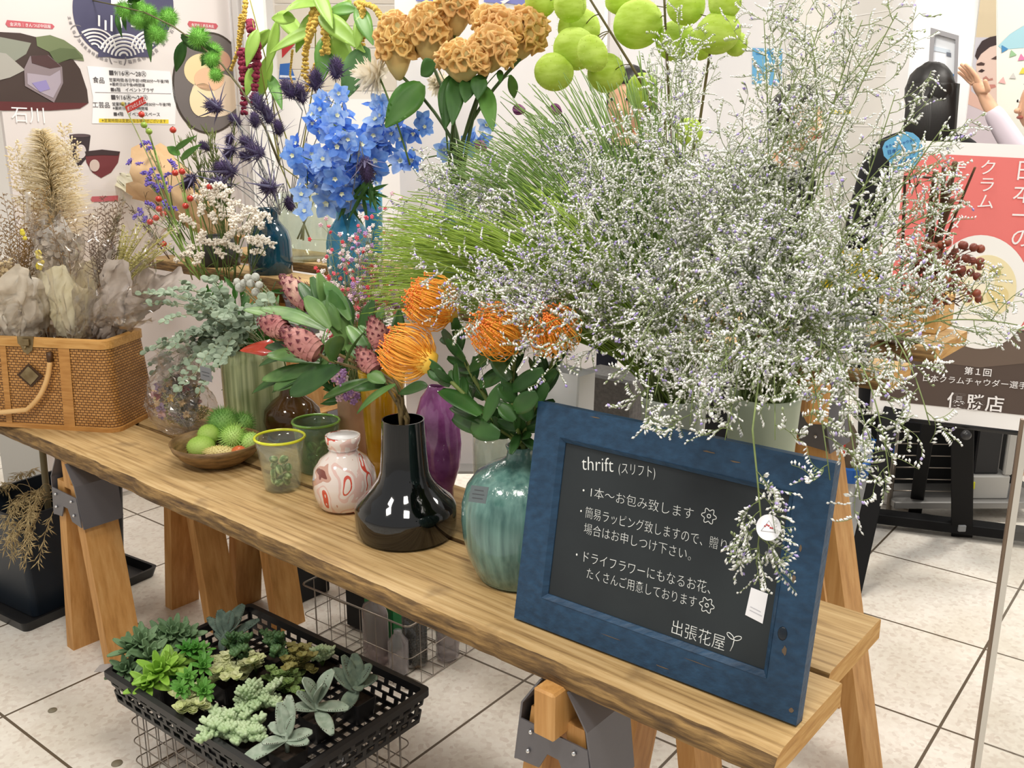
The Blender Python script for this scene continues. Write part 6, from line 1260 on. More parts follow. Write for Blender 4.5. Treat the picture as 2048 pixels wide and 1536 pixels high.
def caspia(root, top, tip, label, grp, nbr=9, lil=.05, start=.42, spread=.13, rise=.1, thick=.0015, P=None, droop=0., fs=1.):
    th = thing('caspia', label, 'flower', root, 0, grp); L_ = (tip-top).length
    if P is None: P = [root]+bez(top, (top+tip)/2+UP*rise*L_+crv(.03)+(top-root).normalized()*L_*.15, tip, 18)
    n = len(P)-1; mb = MB(); mb.tube(P, thick*1.25, 4, r1=thick*.5); fa = Fast(); main = (tip-top).normalized()
    for b in range(nbr):
        u = start+(1-start)*(b+.5)/nbr; j = min(n-1, int(u*n)); q = P[j].lerp(P[j+1], u*n-j); dr = (P[j+1]-P[j]).normalized(); sd = crv(1); sd = (sd-dr*sd.dot(dr)).normalized(); bl = spread*cr_(.55, 1.15)*(1.15-.65*u); e = q+(dr*.75+sd*.8+UP*.1).normalized()*bl; Q = bez(q, q+(dr*.35+sd*.9).normalized()*bl*.5, e, 5); mb.tube(Q, .0008, 3, r1=.0004)
        for s_ in range(5):                                  # short arching twigs, one-sided combs of buds
            v = .25+.75*s_/4.; k = min(4, int(v*5)); a = Q[k].lerp(Q[k+1], v*5-k if v < 1 else 1); d1 = ((e-q).normalized()*.7+crv(.75)).normalized(); ln = cr_(.022, .042)*fs; c2 = a+d1*ln*.5; sd2 = crv(1); tw = bez(a, c2, a+(d1+crv(.6)).normalized()*ln, 4); mb.tube(tw, .0005, 3)
            nf = 8; side = (sd2-d1*sd2.dot(d1)).normalized()
            for f in range(nf):
                w_ = (f+1)/nf*3.99; kk = int(w_); c = tw[kk].lerp(tw[kk+1], w_-kk); l = RC.random() < lil; fa.add(c, side*.8+d1*.55+crv(.35), cr_(.0058, .0095)*fs, cr_(.0014, .0022)*fs*(1.25 if l else 1), 1 if l else (2 if RC.random() < .13 else 0))
    mb.build('stem', M_cass, th); o = fa.build('blossom', [M_cas, M_casl, M_calyx], th); o['kind'] = 'stuff'; return th
def pot_start(i):
    c, pr = ((cp1, pp1), (cp2, pp2))[i]; return in_vase(c, pr, .35, .75)
def spray(n, reg, tr, label, grp, pot=None, **kw):
    for i in range(n):
        x0, y0, x1, y1 = reg; px, py = cr_(x0, x1), cr_(y0, y1); lo, to = pot_start(RC.randrange(2) if pot is None else pot); caspia(lo, to, tp(px, py, cr_(*tr)), label, grp, **kw)
G1 = 'caspia stems of the dense white mass'
L1 = 'wiry stem of tiny white caspia blossom in the dense pale mass above the chalkboard'
spray(5, (1100, 290, 1300, 440), (.3, .55), L1, G1, 0, lil=.04, start=.55); spray(15, (1230, 250, 1480, 430), (.2, .6), L1, G1)
spray(16, (1450, 230, 1720, 450), (.25, .65), L1, G1); spray(14, (1300, 420, 1560, 640), (.05, .35), L1, G1, start=.3)
spray(12, (1560, 420, 1760, 660), (.1, .4), L1, G1, 1, start=.3); spray(9, (1180, 440, 1360, 640), (.1, .35), L1, G1, 0, start=.35)
spray(9, (1300, 640, 1640, 770), (.0, .22), L1, G1, start=.2, rise=.3)
G2 = 'lilac tinged caspia stems over the pincushions'; L2 = 'caspia stem with lilac flecks reaching over the pincushion flowers and the grass'
spray(6, (830, 520, 1000, 620), (.03, .2), L2, G2, 0, lil=.15, start=.5, rise=.18); spray(8, (960, 580, 1180, 700), (.03, .18), L2, G2, 0, lil=.12, start=.55, rise=.25)
spray(6, (790, 320, 980, 470), (.25, .5), L2, G2, 0, lil=.15, start=.72, rise=.08); spray(5, (1000, 390, 1180, 520), (.1, .35), L2, G2, 0, lil=.12, start=.55)
spray(4, (1050, 290, 1200, 380), (.4, .6), L2, G2, 0, lil=.15, start=.7)
G3 = 'thin caspia stems rising loose above the mass'; L3 = 'thin loose caspia stem rising high above the dense white mass'
spray(7, (1480, 20, 1640, 200), (.3, .6), L3, G3, 1, nbr=9, start=.5, spread=.12, fs=.85, lil=.02); spray(4, (1310, 60, 1460, 190), (.5, .7), L3, G3, 0, nbr=8, start=.62, fs=.85, lil=.02)
for x, y in ((1795, 25), (1770, 70), (1650, 20), (1690, 120), (1790, 190), (1725, 40)): lo, to = pot_start(1); caspia(lo, to, tp(x, y, cr_(.3, .5)), L3, G3, nbr=9, start=.5, spread=.13, fs=.85, lil=.02)
G4 = 'caspia stems spraying out over the wooden crate'; L4 = 'caspia stem spraying sideways out over the wooden crate and the red sign'
for x, y in ((2035, 650), (2000, 600), (1890, 250), (1860, 330), (1900, 420), (1880, 500), (1920, 560), (1840, 430), (1850, 600), (1800, 300), (1760, 700), (1880, 380), (1790, 520), (1820, 560)):
    lo, to = pot_start(1); caspia(lo, to, tp(x, y, cr_(.2, .45)), L4, G4, nbr=8, start=.5, spread=.12, rise=.06, fs=.85, lil=.03)
for x, y, t in ((1860, 850, .1), (1780, 960, .05), (1740, 880, .1), (1660, 960, .02), (1700, 780, .12), (1620, 850, .05), (1720, 1000, .06)):
    lo, to = pot_start(1); caspia(lo, to, tp(x, y, t), 'caspia stem arching down over the corner of the chalkboard', 'caspia stems over the chalkboard corner', nbr=7, start=.6, spread=.09, rise=.55)
for x, y, t in ((1290, 860, .02), (1340, 880, .03), (1380, 850, .05), (1400, 800, .05), (1450, 880, .02), (1310, 790, .06), (1440, 830, .05), (1550, 880, .02), (1260, 740, .06)):
    lo, to = pot_start(0 if x < 1420 else 1); caspia(lo, to, tp(x, y, t), 'caspia stem hanging over the top rail of the chalkboard', 'caspia stems over the chalkboard top', nbr=7, start=.5, spread=.08, rise=.5)
lo, to = pot_start(1); H = [tp(1520, 740, .12), tp(1505, 860, .02), tp(1515, 960, .005), tp(1522, 1040, .0), tp(1516, 1090, .0), tp(1512, 1128, -.002)]; P = [lo, to]+[H[0]]; 
for i in range(len(H)-1):
    for k in range(1, 5): P.append(H[i].lerp(H[i+1], k/4))
caspia(lo, to, H[-1], 'long caspia stem hanging straight down the face of the chalkboard to the white card', None, nbr=14, start=.4, spread=.062, P=P, thick=.0016)
tg = tp(1537, 1055, -.01); th = thing('round_tag', 'round white paper tag with a red print hanging in front of the board', 'tag', tg); n_ = TOCAM(tg); M = orient(n_); k = zdepth(tg)/FPX
mb = MB(); mb.poly([tg+M @ Vector((24*k*math.cos(a), 26*k*math.sin(a), 0)) for a in [6.2832*i/32 for i in range(32)]], n_*.0006); mb.build('card', mat('card_white', '#f0eff2', .6), th, False)
for i in range(5): mb = MB(); o = tg+n_*.0009+M @ Vector(((-7+3.6*i)*k, (2+3*math.sin(i*1.3))*k, 0)); mb.ball(o, 2.1*k, 6, 4, M @ Matrix.Diagonal((1, 1, .1))); mb.build('red_print', flat('#b8474a'), th)
for a0, a1 in (((-14, -8), (0, 14)), ((0, 14), (14, -8)), ((14, -8), (-14, -8))): mb = MB(); mb.tube([tg+n_*.0009+M @ Vector((a0[0]*k, a0[1]*k, 0)), tg+n_*.0009+M @ Vector((a1[0]*k, a1[1]*k, 0))], .35*k, 4); mb.build('print_line', flat('#8a8a8a'), th)
# ---------------------------------------------------------------- succulents in the tray
def tpt(px, py, h=.055): return on(px, py, ZT-HT+h)
M_soil = mat('soil', '#2a211a', .95, '#3b2f25', 90)
def pot_for(th, p):
    b = Vector((p.x, p.y, ZT-HT+.005)); mb = MB(); M = Matrix.Translation(b) @ Matrix.Rotation(tyaw, 4, 'Z'); o_ = []
    for r_, z in ((.026, 0), (.032, .052), (.029, .052), (.028, .044)): o_.append([M @ Vector(q) for q in ring(-r_, r_, -r_, r_, .006, z, 2)])
    loft(mb, o_); mb.add(o_[0], [tuple(reversed(range(len(o_[0]))))]); mb.build('pot', M_blk, th, False); mb = MB(); mb.add(o_[3], [tuple(range(len(o_[3])))]); mb.build('soil', M_soil, th, False)
    return b+UP*.046
def succ(label, px, py): p = tpt(px, py); th = thing('succulent', label, 'succulent', (p.x, p.y, ZT-HT+.005)); return th, pot_for(th, p)
M_felt = mat('felt_leaf', '#8fa08c', .9, '#aab6a4', 60, bump=.2); M_feltd = mat('felt_dark', '#66786a', .9, '#84947f', 60, bump=.2); M_dot = mat('felt_dot', '#4e4034', .9)
fat = lambda u: math.sin(math.pi*min(1, u*.8+.14)**1.2)**.75
def felt(label, px, py, leaves, m):
    th, c = succ(label, px, py); k = zdepth(c)/FPX; top = c+UP*.045; mb = MB(); mb.tube([c, top], .005, 7); mb.build('stem', m, th)
    for (tx, ty, h, wd) in leaves:
        tip = tpt(tx, ty, h); a = c.lerp(top, rnd(.3, 1)); d = tip-a; mb = MB(); mb.leaf(a, d+UP*.01, UP*.8+TOCAM(a)*.5-Vector((d.x, d.y, 0))*.3, d.length*1.12, wd*k*.8, .22, .3, 9, th=.0026, shape=fat); lf = mb.build('leaf', m, th)
        mb = MB()
        for i in range(7):
            u = .55+.07*i
            for sg in (-1, 1): mb.ball(a.lerp(tip, u)+(d.cross(UP).normalized())*sg*wd*k*.5*fat(u)*.92+UP*.006, .0012, 5, 3)
        mb.build('edge_dot_pattern', M_dot, lf, root=th)
felt('pale felted succulent with brown dotted edges at the near end of the tray', 575, 1500, [(560, 1415, .15, 36), (578, 1400, .16, 40), (540, 1455, .1, 34), (488, 1525, .06, 38), (612, 1490, .08, 36), (620, 1470, .09, 34), (530, 1490, .09, 26), (585, 1440, .13, 28)], M_felt)
felt('pale felted succulent with broad leaves in the middle of the near row', 635, 1430, [(612, 1365, .15, 40), (660, 1350, .16, 44), (690, 1420, .08, 34), (660, 1465, .06, 36), (590, 1420, .09, 32), (640, 1370, .15, 34), (600, 1390, .12, 30)], M_felt)
felt('grey felted succulent in the tray corner below the wire basket', 715, 1395, [(710, 1315, .15, 42), (740, 1335, .13, 36), (752, 1360, .1, 34), (670, 1345, .12, 40), (690, 1320, .15, 34), (720, 1385, .08, 30), (690, 1420, .05, 38)], M_feltd)
felt('dark grey felted succulent at the far corner of the tray', 455, 1290, [(418, 1240, .1, 26), (440, 1225, .13, 34), (462, 1228, .14, 34), (485, 1215, .14, 34), (512, 1245, .11, 26), (430, 1270, .08, 26), (480, 1240, .12, 28), (445, 1300, .05, 24)], mat('felt_far', '#4f6157', .9, '#6b7b6e', 60, bump=.2))
def rosette(mb, c, r, n, m_up=.5, wd=.32, up=UP):
    M = orient(up); 
    for i in range(n):
        u = (i+.5)/n; a = i*2.39996; e = .15+1.15*u; d = M @ Vector((math.sin(e)*math.cos(a), math.sin(e)*math.sin(a), math.cos(e)*(1.1-m_up*u))); nn = M @ Vector((-math.cos(a)*.8, -math.sin(a)*.8, 1)); mb.leaf(c+d*r*.05, d, nn, r*(.55+.5*u), r*wd, .05, .35, 5, th=r*.05, shape=fat)
def tuft(label, px, py, m, heads, n=16, r=.03, wd=.34):
    r *= 1.5
    th, c = succ(label, px, py)
    for (hx, hy, h) in heads:
        t = tpt(hx, hy, h); mb = MB(); mb.tube([c, t], .002, 5); mb.build('stem', M_stem, th); mb = MB(); rosette(mb, t, r*rnd(.85, 1.15), n, .4, wd, (t-c).normalized()*.6+UP*.4+TOCAM(t)*.3); mb.build('leaf_foliage', m, th)
M_s1 = lmat('succ_grey', '#5c7a52', '#7e9a70', .1, .6); M_s2 = lmat('succ_lime', '#86b83a', '#aed45e', .2, .45); M_s3 = lmat('succ_cream', '#c6cf8a', '#e8e8bd', .15, .5); M_s4 = lmat('succ_pale', '#aac491', '#cddcb6', .1, .5); M_s5 = lmat('succ_deep', '#3f6238', '#5d8050', .1, .5); M_s6 = lmat('succ_brown', '#8a8447', '#a9a265', .1, .6); M_s7 = lmat('succ_mid', '#4e9234', '#77b24e', .2, .5)
tuft('grey green rosette succulent at the corner by the sawhorse leg', 275, 1335, M_s1, [(262, 1300, .11), (285, 1290, .12), (300, 1315, .1), (255, 1340, .07)], 14, .036, .3)
tuft('dull green pointed rosette succulent behind the lime one', 345, 1295, M_s1, [(350, 1270, .12), (330, 1280, .11), (370, 1275, .11)], 16, .036, .3)
tuft('bright lime succulent with pointed leaves near the tray edge', 330, 1365, M_s2, [(320, 1345, .1), (300, 1368, .08), (345, 1335, .1)], 14, .038, .3)
tuft('vivid green feathery succulent beside the lime one', 385, 1345, M_s7, [(rnd(350, 415), rnd(1300, 1385), rnd(.07, .13)) for i in range(16)]+[(372, 1300, .14), (392, 1298, .14)], 12, .019, .34)
def beads(label, px, py, m, cols, size=.006, n=26, spread=34, hmax=.13, cup=False, sy=34):
    cols = int(cols*1.7); size *= 1.2; spread *= 1.15; sy *= 1.1
    th, c = succ(label, px, py)
    for i in range(cols):
        t = tpt(px+rnd(-spread, spread), py-18+rnd(-sy, sy), rnd(.05, hmax)); mid = (c+t)/2+UP*.02; P = bez(c, mid, t, 8); mb = MB(); mb.tube(P, .0016, 4); mb.build('stem', M_stem, th); mb = MB()
        for k in range(n):
            u = .35+.65*k/n; q = P[min(8, int(u*8.99))]; a = k*2.39996; d = Vector((math.cos(a), math.sin(a), .45+.5*u)).normalized()
            if cup: mb.leaf(q, d, UP+d*-.3, size*1.9, size*1.7, .15, .5, 4, th=.0008, shape=lambda u: math.sqrt(max(.03, 1-(2*u-1)**2)))
            else: mb.ball(q+d*size*.9, (size*.52, size*.52, size), 7, 5, orient(d))
        mb.build('leaf_foliage', m, th)
beads('cream variegated succulent with cupped round leaves by the tray edge', 385, 1420, M_s3, 12, .0085, 20, 38, .1, True, 26)
beads('cream variegated succulent in the middle of the tray', 455, 1360, M_s3, 12, .0085, 18, 40, .12, True, 26)
beads('lone cream variegated sprig among the deep green succulents', 512, 1345, M_s3, 3, .0085, 14, 12, .12, True, 12)
beads('pale green bead leaved succulent hanging at the front of the tray', 450, 1475, M_s4, 13, .0085, 26, 42, .1, False, 34)
beads('pale green bead leaved succulent between the cream and felted ones', 520, 1420, M_s4, 13, .0075, 26, 38, .12, False, 34)
beads('minty bead leaved succulent behind the dotted felted leaves', 500, 1480, M_s4, 9, .008, 22, 24, .1, False, 26)
beads('deep green stacked leaf succulent in front of the dark felted one', 475, 1315, M_s5, 9, .0078, 26, 22, .15, False, 24)
beads('deep green stacked leaf succulent against the far lattice wall', 555, 1310, M_s5, 8, .0075, 26, 24, .15, False, 24)
beads('brownish cupped leaf succulent along the far lattice wall', 600, 1340, M_s6, 12, .0075, 18, 32, .13, True, 26)
beads('olive small leaved succulent in the middle of the tray', 570, 1385, M_s7 if False else lmat('succ_olive', '#6f8c4a', '#93ab66', .1, .5), 10, .0075, 18, 34, .1, True, 26)
beads('small mint succulent beside the grey felted one', 645, 1330, M_s4, 6, .0065, 18, 18, .12, False, 20)
t = thing('plant_label', 'small white plastic plant label in the empty near corner of the tray', 'label', tpt(687, 1525, .02)); mb = MB(); mb.poly([tpt(680, 1536, .015), tpt(692, 1530, .015), tpt(694, 1505, .04), tpt(686, 1512, .04)], (0, .0008, 0)); mb.build('plate', mat('card_white', '#f0eff2', .6), t, False)
t = thing('price_card', 'grey transparent card tucked in the tray rim above the floor joint', 'card', on(215, 1330, ZT)); mb = MB(); mb.poly([on(188, 1344, ZT), on(206, 1344, ZT), on(232, 1326, ZT+.0), on(200, 1330, ZT)], (0, 0, .0008)); mb.build('card', mat('grey_card', '#8d8580', .6), t, False)
# ---------------------------------------------------------------- wrapped dried bouquets in the trunk
M_paperw = mat('paper_grey', '#d6ccbd', .7, '#ece6da', 14, bump=.3, translucent=.2); M_paperc = mat('paper_cream', '#e2dbba', .7, '#f0ecd8', 12, bump=.3, translucent=.25); M_kraft = mat('kraft', '#cfa97c', .75, '#dcbb92', 10, bump=.2, translucent=.15); M_paperl = mat('paper_mauve', '#b5a9a1', .7, '#c9beb7', 14, bump=.3, translucent=.2)
M_cello = film('cellophane', '#fdfbf8', .004, .1); M_white = mat('paper_white', '#f3f3f5', .5)
def sheet_cone(p0, p1, r0, r1, a0=0, a1=6.2832, nz=10, na=28, amp=.006, seed=0, th=.0008, scallop=.1):
    """a paper or film wrap: open cone from p0 (tied) to p1 (mouth), crumpled"""
    d = p1-p0; M = orient(d); L_ = d.length; V = []; F = []
    for i in range(nz+1):
        u = i/nz
        for j in range(na+1):
            a = a0+(a1-a0)*j/na; r = (r0+(r1-r0)*u**.9); q = M @ Vector((math.cos(a)*r, math.sin(a)*r, L_*u*(1+scallop*(math.sin(2*a+seed)*.6+math.sin(5*a+seed*2)*.4)*u))); nn = noise.noise_vector(Vector((math.cos(a)*3+seed, math.sin(a)*3, u*4)))*amp*2.2+noise.noise_vector(Vector((math.cos(a)*9+seed, math.sin(a)*9, u*11)))*amp; nn += noise.noise_vector(Vector((math.cos(a)*19+seed, math.sin(a)*19, u*24)))*amp*.55; V.append(p0+q*(1+.0)+nn)
    k = na+1
    for i in range(nz):
        for j in range(na): F.append((i*k+j, i*k+j+1, (i+1)*k+j+1, (i+1)*k+j))
    mb = MB(); mb.add(V, F); return mb
RK = random.Random(17)
def bq(px, py, y): return dp(px, py, y)
M_fern = mat('dry_fern', '#7d5f34', .85, '#a07f4c', 30); M_fern2 = mat('dry_twig', '#5c4430', .85, '#7a5c40', 30); M_hay = mat('dry_hay', '#a39c55', .8, '#c2ba78', 30); M_hyd = mat('dry_hydrangea', '#9a8f86', .85, '#b5aba0', 40); M_yel = mat('dry_yellow', '#d8c84a', .8)
def fronds(th, name, root, tips, m, nb=22, l=.03, r=.0011, fuzz=.006, curve=.02):
    for tip in tips:
        P = bez(root, (root+tip)/2+Vector((RK.uniform(-1, 1), RK.uniform(-1, 1), RK.uniform(0, 1)))*curve*2, tip, 12); mb = MB(); mb.tube(P, r*1.4, 4, r1=r*.5); dr = (tip-root).normalized(); sd0 = dr.cross(TOCAM(tip)).normalized()
        for k in range(nb):
            u = .25+.75*k/nb; q = P[min(11, int(u*12))].lerp(P[min(12, int(u*12)+1)], u*12 % 1); sd = sd0*(1 if k % 2 else -1); d = (dr*.8+sd+Vector((RK.uniform(-.3, .3), RK.uniform(-.3, .3), RK.uniform(-.3, .3)))).normalized(); ll = l*(1.25-u*.9)*RK.uniform(.8, 1.2); mb.tube([q, q+d*ll], r*.6, 3)
            for j in range(5): c = q+d*ll*(j+.8)/5; mb.octa(c, d+Vector((RK.uniform(-1, 1), RK.uniform(-1, 1), RK.uniform(-1, 1)))*.9, fuzz, fuzz*.25)
        mb.build(name, m, th)
Yb = 2.86
def bouq(label, p0): return thing('bouquet', label, 'bouquet', p0)
# first bouquet
p0 = bq(38, 680, Yb); th = bouq('dried brown fern bouquet in crumpled grey-white paper at the outer end of the trunk', p0)
sheet_cone(p0, bq(45, 545, Yb), .05, .12, amp=.011, seed=1, nz=22, na=60, scallop=.2).build('wrapping_paper', M_paperw, th)
fronds(th, 'fern_foliage', bq(45, 620, Yb), [bq(x, y, Yb+RK.uniform(-.06, .06)) for x, y in ((5, 385), (25, 400), (45, 378), (70, 375), (95, 372), (60, 420), (20, 440), (82, 415), (40, 450), (-10, 420), (0, 470), (70, 460), (88, 450), (15, 500), (55, 480), (-20, 460))], M_fern, 26, .03)
fronds(th, 'leaf_foliage', bq(20, 600, Yb), [bq(x, y, Yb-.08) for x, y in ((-5, 540), (22, 548), (40, 560), (8, 520))], mat('dry_beige', '#c2ae88', .8), 8, .02, fuzz=.022)
sheet_cone(bq(38, 690, Yb-.02), bq(30, 480, Yb-.02), .05, .13, amp=.017, seed=4, na=44, nz=16).build('cellophane', M_cello, th)
# second bouquet
p0 = bq(150, 672, Yb); th = bouq('dried grey hydrangea bouquet in cream paper in the middle of the trunk', p0)
sheet_cone(p0, bq(140, 545, Yb), .045, .085, amp=.007, seed=2, nz=22, na=50, scallop=.2).build('wrapping_paper', M_paperc, th)
mb = MB(); mb.add([bq(68, 475, Yb+.05), bq(126, 432, Yb+.05), bq(158, 492, Yb+.05), bq(156, 520, Yb+.06), bq(70, 500, Yb+.06)], [(0, 1, 2, 3, 4)]); mb.build('white_sheet', M_white, th, False)
mb = MB()
for i in range(150): q = bq(RK.uniform(72, 152), RK.uniform(472, 548), Yb+RK.uniform(-.02, .04)); mb.leaf(q, Vector((RK.uniform(-1, 1), RK.uniform(-1, .2), RK.uniform(-1, 1))), TOCAM(q), .02, .017, .3, .2, 3)
mb.build('hydrangea_foliage', M_hyd, th)
for x, y, n in ((75, 512, 9), (80, 528, 12), (45, 468, 5)):
    mb = MB()
    for i in range(n): mb.ball(bq(x+RK.uniform(-6, 6), y+RK.uniform(-9, 9), Yb-.06), .0065, 7, 5)
    mb.build('yellow_blossom', M_yel, th)
fronds(th, 'twig_foliage', bq(140, 600, Yb), [bq(x, y, Yb) for x, y in ((100, 430), (120, 415), (85, 395), (142, 425))], M_fern, 16, .02)
sheet_cone(bq(150, 690, Yb-.03), bq(150, 400, Yb), .05, .13, amp=.017, seed=7, na=44, nz=16).build('cellophane', M_cello, th)
# third bouquet
p0 = bq(205, 668, Yb-.02); th = bouq('dried green amaranth and brown twig bouquet in grey paper, leaning over the trunk corner', p0)
sheet_cone(p0, bq(280, 545, Yb-.02), .035, .1, amp=.01, seed=3, nz=22, na=60, scallop=.25).build('wrapping_paper', M_paperl, th)
for i in range(26):
    b = bq(225+RK.uniform(-8, 20), 580, Yb-.02); t = bq(RK.uniform(245, 345), RK.uniform(448, 520), Yb+RK.uniform(-.06, .06)); mb = MB(); P = bez(b, (b+t)/2+UP*.02, t, 10); mb.tube(P, .003, 5, r1=.0012)
    for k in range(34): q = P[2+int(8.9*k/34)]; mb.octa(q, Vector((RK.uniform(-1, 1), RK.uniform(-1, 1), RK.uniform(-.2, 1))), .009, .002)
    mb.build('tassel_foliage', M_hay, th)
fronds(th, 'twig_foliage', bq(205, 600, Yb-.02), [bq(x, y, Yb) for x, y in ((178, 430), (195, 415), (210, 425), (225, 400), (240, 395), (190, 470), (180, 500), (232, 430), (250, 410), (205, 390))], M_fern2, 24, .026)
sheet_cone(bq(205, 690, Yb-.05), bq(230, 430, Yb-.02), .05, .14, amp=.019, seed=9, na=48, nz=16).build('cellophane', M_cello, th)
mb = sheet_cone(bq(185, 640, Yb-.1), bq(290, 610, Yb-.12), .012, .06, amp=.012, seed=12, na=20); mb.build('cellophane', M_cello, th)
# pampas
M_pam = mat('pampas', '#f6e8c4', .9, '#fdf5e0', 30, translucent=.5); b = bq(112, 520, 3.0); th = thing('pampas_grass', 'tall fluffy cream pampas plume rising behind the dried bouquets', 'pampas', b); P = bez(b, bq(108, 380, 3.0), bq(84, 268, 3.0), 20); mb = MB(); mb.tube(P, .004, 6, r1=.0015); mb.build('stem', mat('dry_stick2', '#b59a62', .7), th); mb = MB()
for i in range(2600):
    u = RK.random()**.8; j = min(19, int(u*20)); q = P[j].lerp(P[j+1], u*20-j); dr = (P[j+1]-P[j]).normalized(); sd = Vector((RK.uniform(-1, 1), RK.uniform(-1, 1), RK.uniform(-1, 1))); sd = (sd-dr*sd.dot(dr)).normalized(); l = .13*(1.0-.8*u*u)*RK.uniform(.5, 1.15); m_ = q+(dr*.9+sd*.5)*l*.6; e = q+(dr*.75+sd*.85)*l-UP*l*.1; mb.tube([q, m_, e], .0013, 3, r1=.0005)
mb.build('plume_foliage', M_pam, th)
fronds(th, 'plume_foliage', b, [bq(30, 290, 3.0), bq(50, 330, 3.0), bq(130, 250, 3.0), bq(145, 290, 3.0)], M_pam, 40, .05, fuzz=.012)
# kraft wrapped bunch on the raised plank
p0 = tp(455, 470, .95); th = thing('kraft_wrap', 'sheet of tan kraft paper wrapped round the violet statice on the raised planks', 'wrapping paper', p0)
mb = sheet_cone(tp(470, 480, .95), tp(300, 345, .92), .03, .115, amp=.01, seed=5); mb.build('kraft_paper', M_kraft, th)
p0 = tp(380, 440, .8); th = thing('tissue_sheet', 'creased pale tissue paper sticking out beside the kraft paper', 'tissue', p0); sheet_cone(tp(330, 420, .9), tp(225, 355, .92), .02, .06, 0, 3.6, amp=.012, seed=8).build('paper', M_paperc, th)
# ---------------------------------------------------------------- clear bag of dried flowers on the plank
c = on(326, 876, T)+E2*.06; th = thing('flower_bag', 'clear crumpled bag of mixed dried flowers between the trunk and the wooden bowl', 'bag', c)
k = zdepth(c)/FPX; C0 = Vector((c.x, c.y, T+.098))
def blob(d): return 1+.16*noise.noise(d*2.2+Vector((3, 1, 0)))+.10*noise.noise(d*6)+.05*noise.noise(d*14)
mb = MB(); mb.ball(C0, (.138, .075, .1), 64, 40, Matrix.Rotation(YAW, 3, 'Z'), blob)
mb.v = [(x, y, max(z, T+.001)) for x, y, z in mb.v]; mb.build('clear_bag', film('bag_film', '#f2f0ee', .03, .14), th, False)
mb = sheet_cone(C0+UP*.05+E1*.01, C0+UP*.16+E1*.03-E2*.01, .05, .05, amp=.02, seed=11, nz=6); mb.build('bag_neck', MATS['bag_film'], th, False)
def inbag(): 
    while True:
        d = Vector((RK.uniform(-1, 1), RK.uniform(-1, 1), RK.uniform(-1, 1)))
        if d.length < .85: return C0+Matrix.Rotation(YAW, 3, 'Z') @ Vector((d.x*.128, d.y*.065, d.z*.09))
for nm, m, n, r in (('tan_blossom', mat('dry_tan', '#c4a67c', .8), 26, .009), ('violet_blossom', mat('dry_violet', '#9a7f9c', .8), 6, .011), ('yellow_blossom', mat('dry_gold', '#c9a23f', .8), 7, .009), ('red_blossom', mat('dry_red', '#8f3a30', .8), 5, .010), ('pink_blossom', mat('dry_pink', '#c9a0a0', .8), 7, .010), ('dark_blossom', mat('dry_dark', '#6d5b45', .8), 12, .017)):
    for i in range(n):
        q = inbag(); mb = MB()
        for k_ in range(14): mb.leaf(q, Vector((RK.uniform(-1, 1), RK.uniform(-1, 1), RK.uniform(-1, 1))), TOCAM(q), r*1.5, r*.9, .3, .3, 3)
        mb.build(nm, m, th)
fronds(th, 'twig_foliage', C0-UP*.08, [inbag() for i in range(18)], M_hay, 12, .02, fuzz=.008); fronds(th, 'twig_foliage', C0-UP*.08+E1*.04, [inbag() for i in range(14)], mat('dry_silver', '#b5ad9c', .8), 14, .02)
price_tag('dark grey price card on the clear bag of dried flowers', tp(412, 748, .16), E1, UP, 34*k, 24*k, 2)
# price cards on the vases
price_tag('light grey price card hanging on the neck of the marbled vase', cP+UP*.085-E2*.062-E1*.012+UP*.005, E1+UP*.12, UP-E2*-.6, .04, .026, 3, mat('tag_light', '#9ea0a3', .7))
price_tag('dark grey price card tied to the teal vase', tp(966, 985, .072)-E2*.012, E1+UP*.15, UP+E2*.5, .042, .03, 3, mat('tag_dark', '#5d6668', .7))
price_tag('dark grey price card leaning under the brown bottle vase', on(550, 885, T)+UP*.02, E1, UP+E2*.5, .05, .035, 2, mat('tag_dark', '#5d6668', .7))
price_tag('dark card standing on the dark petrol vase', tp(528, 462, .81), E1, UP, .035, .03, 2, mat('tag_dark', '#5d6668', .7))
price_tag('dark card hanging on the light blue vase', tp(738, 500, .815), E1-UP*.4, UP, .035, .045, 2, mat('tag_dark', '#5d6668', .7))
# ---------------------------------------------------------------- odd flowers and goods between the vases
M_orr = mat('orange_petal', '#d9622a', .6, '#e8803c', 30, translucent=.2)
for lab, x, y, r, t in (('orange ruffled flower over the white pot in the grass', 902, 486, 20, .82), ('small orange ruffled flower beside the larger one over the white pot', 868, 492, 14, .82)): many_petal(lab, x, y, r, t, -E2+UP*.4, (860, 520), M_orr, 'ranunculus', 36)
M_vio = mat('tulip_violet', '#8e3f86', .5, '#b06aa6', 20, translucent=.2)
for lab, x, y, dx, dy, t in (('violet closed tulip bud beside the celosia stems', 972, 300, -.6, .5, .9), ('dusky violet bud under the outermost celosia', 1050, 222, -.9, .2, .98), ('drooping dusky pink bud among the arching grass', 1122, 228, -.5, .5, 1.0)):
    p = tp(x, y, t); b = tp(x+40, y+200, t+.05); d = (E1*dx+UP*dy-E2*.4).normalized(); th = thing('tulip', lab, 'flower', b); mb = MB(); mb.tube(bez(b, p-d*.06+UP*.0, p, 8), .002, 5); mb.build('stem', M_dstem, th); M = orient(d)
    for i in range(6): a = 1.047*i; o = M @ Vector((math.cos(a), math.sin(a), 0)); mb = MB(); mb.leaf(p+o*.004, d*1.1+o*.45, -o, .036, .03, -.9, .4, 7, th=.0004, shape=fat); mb.build('petal', M_vio, th)
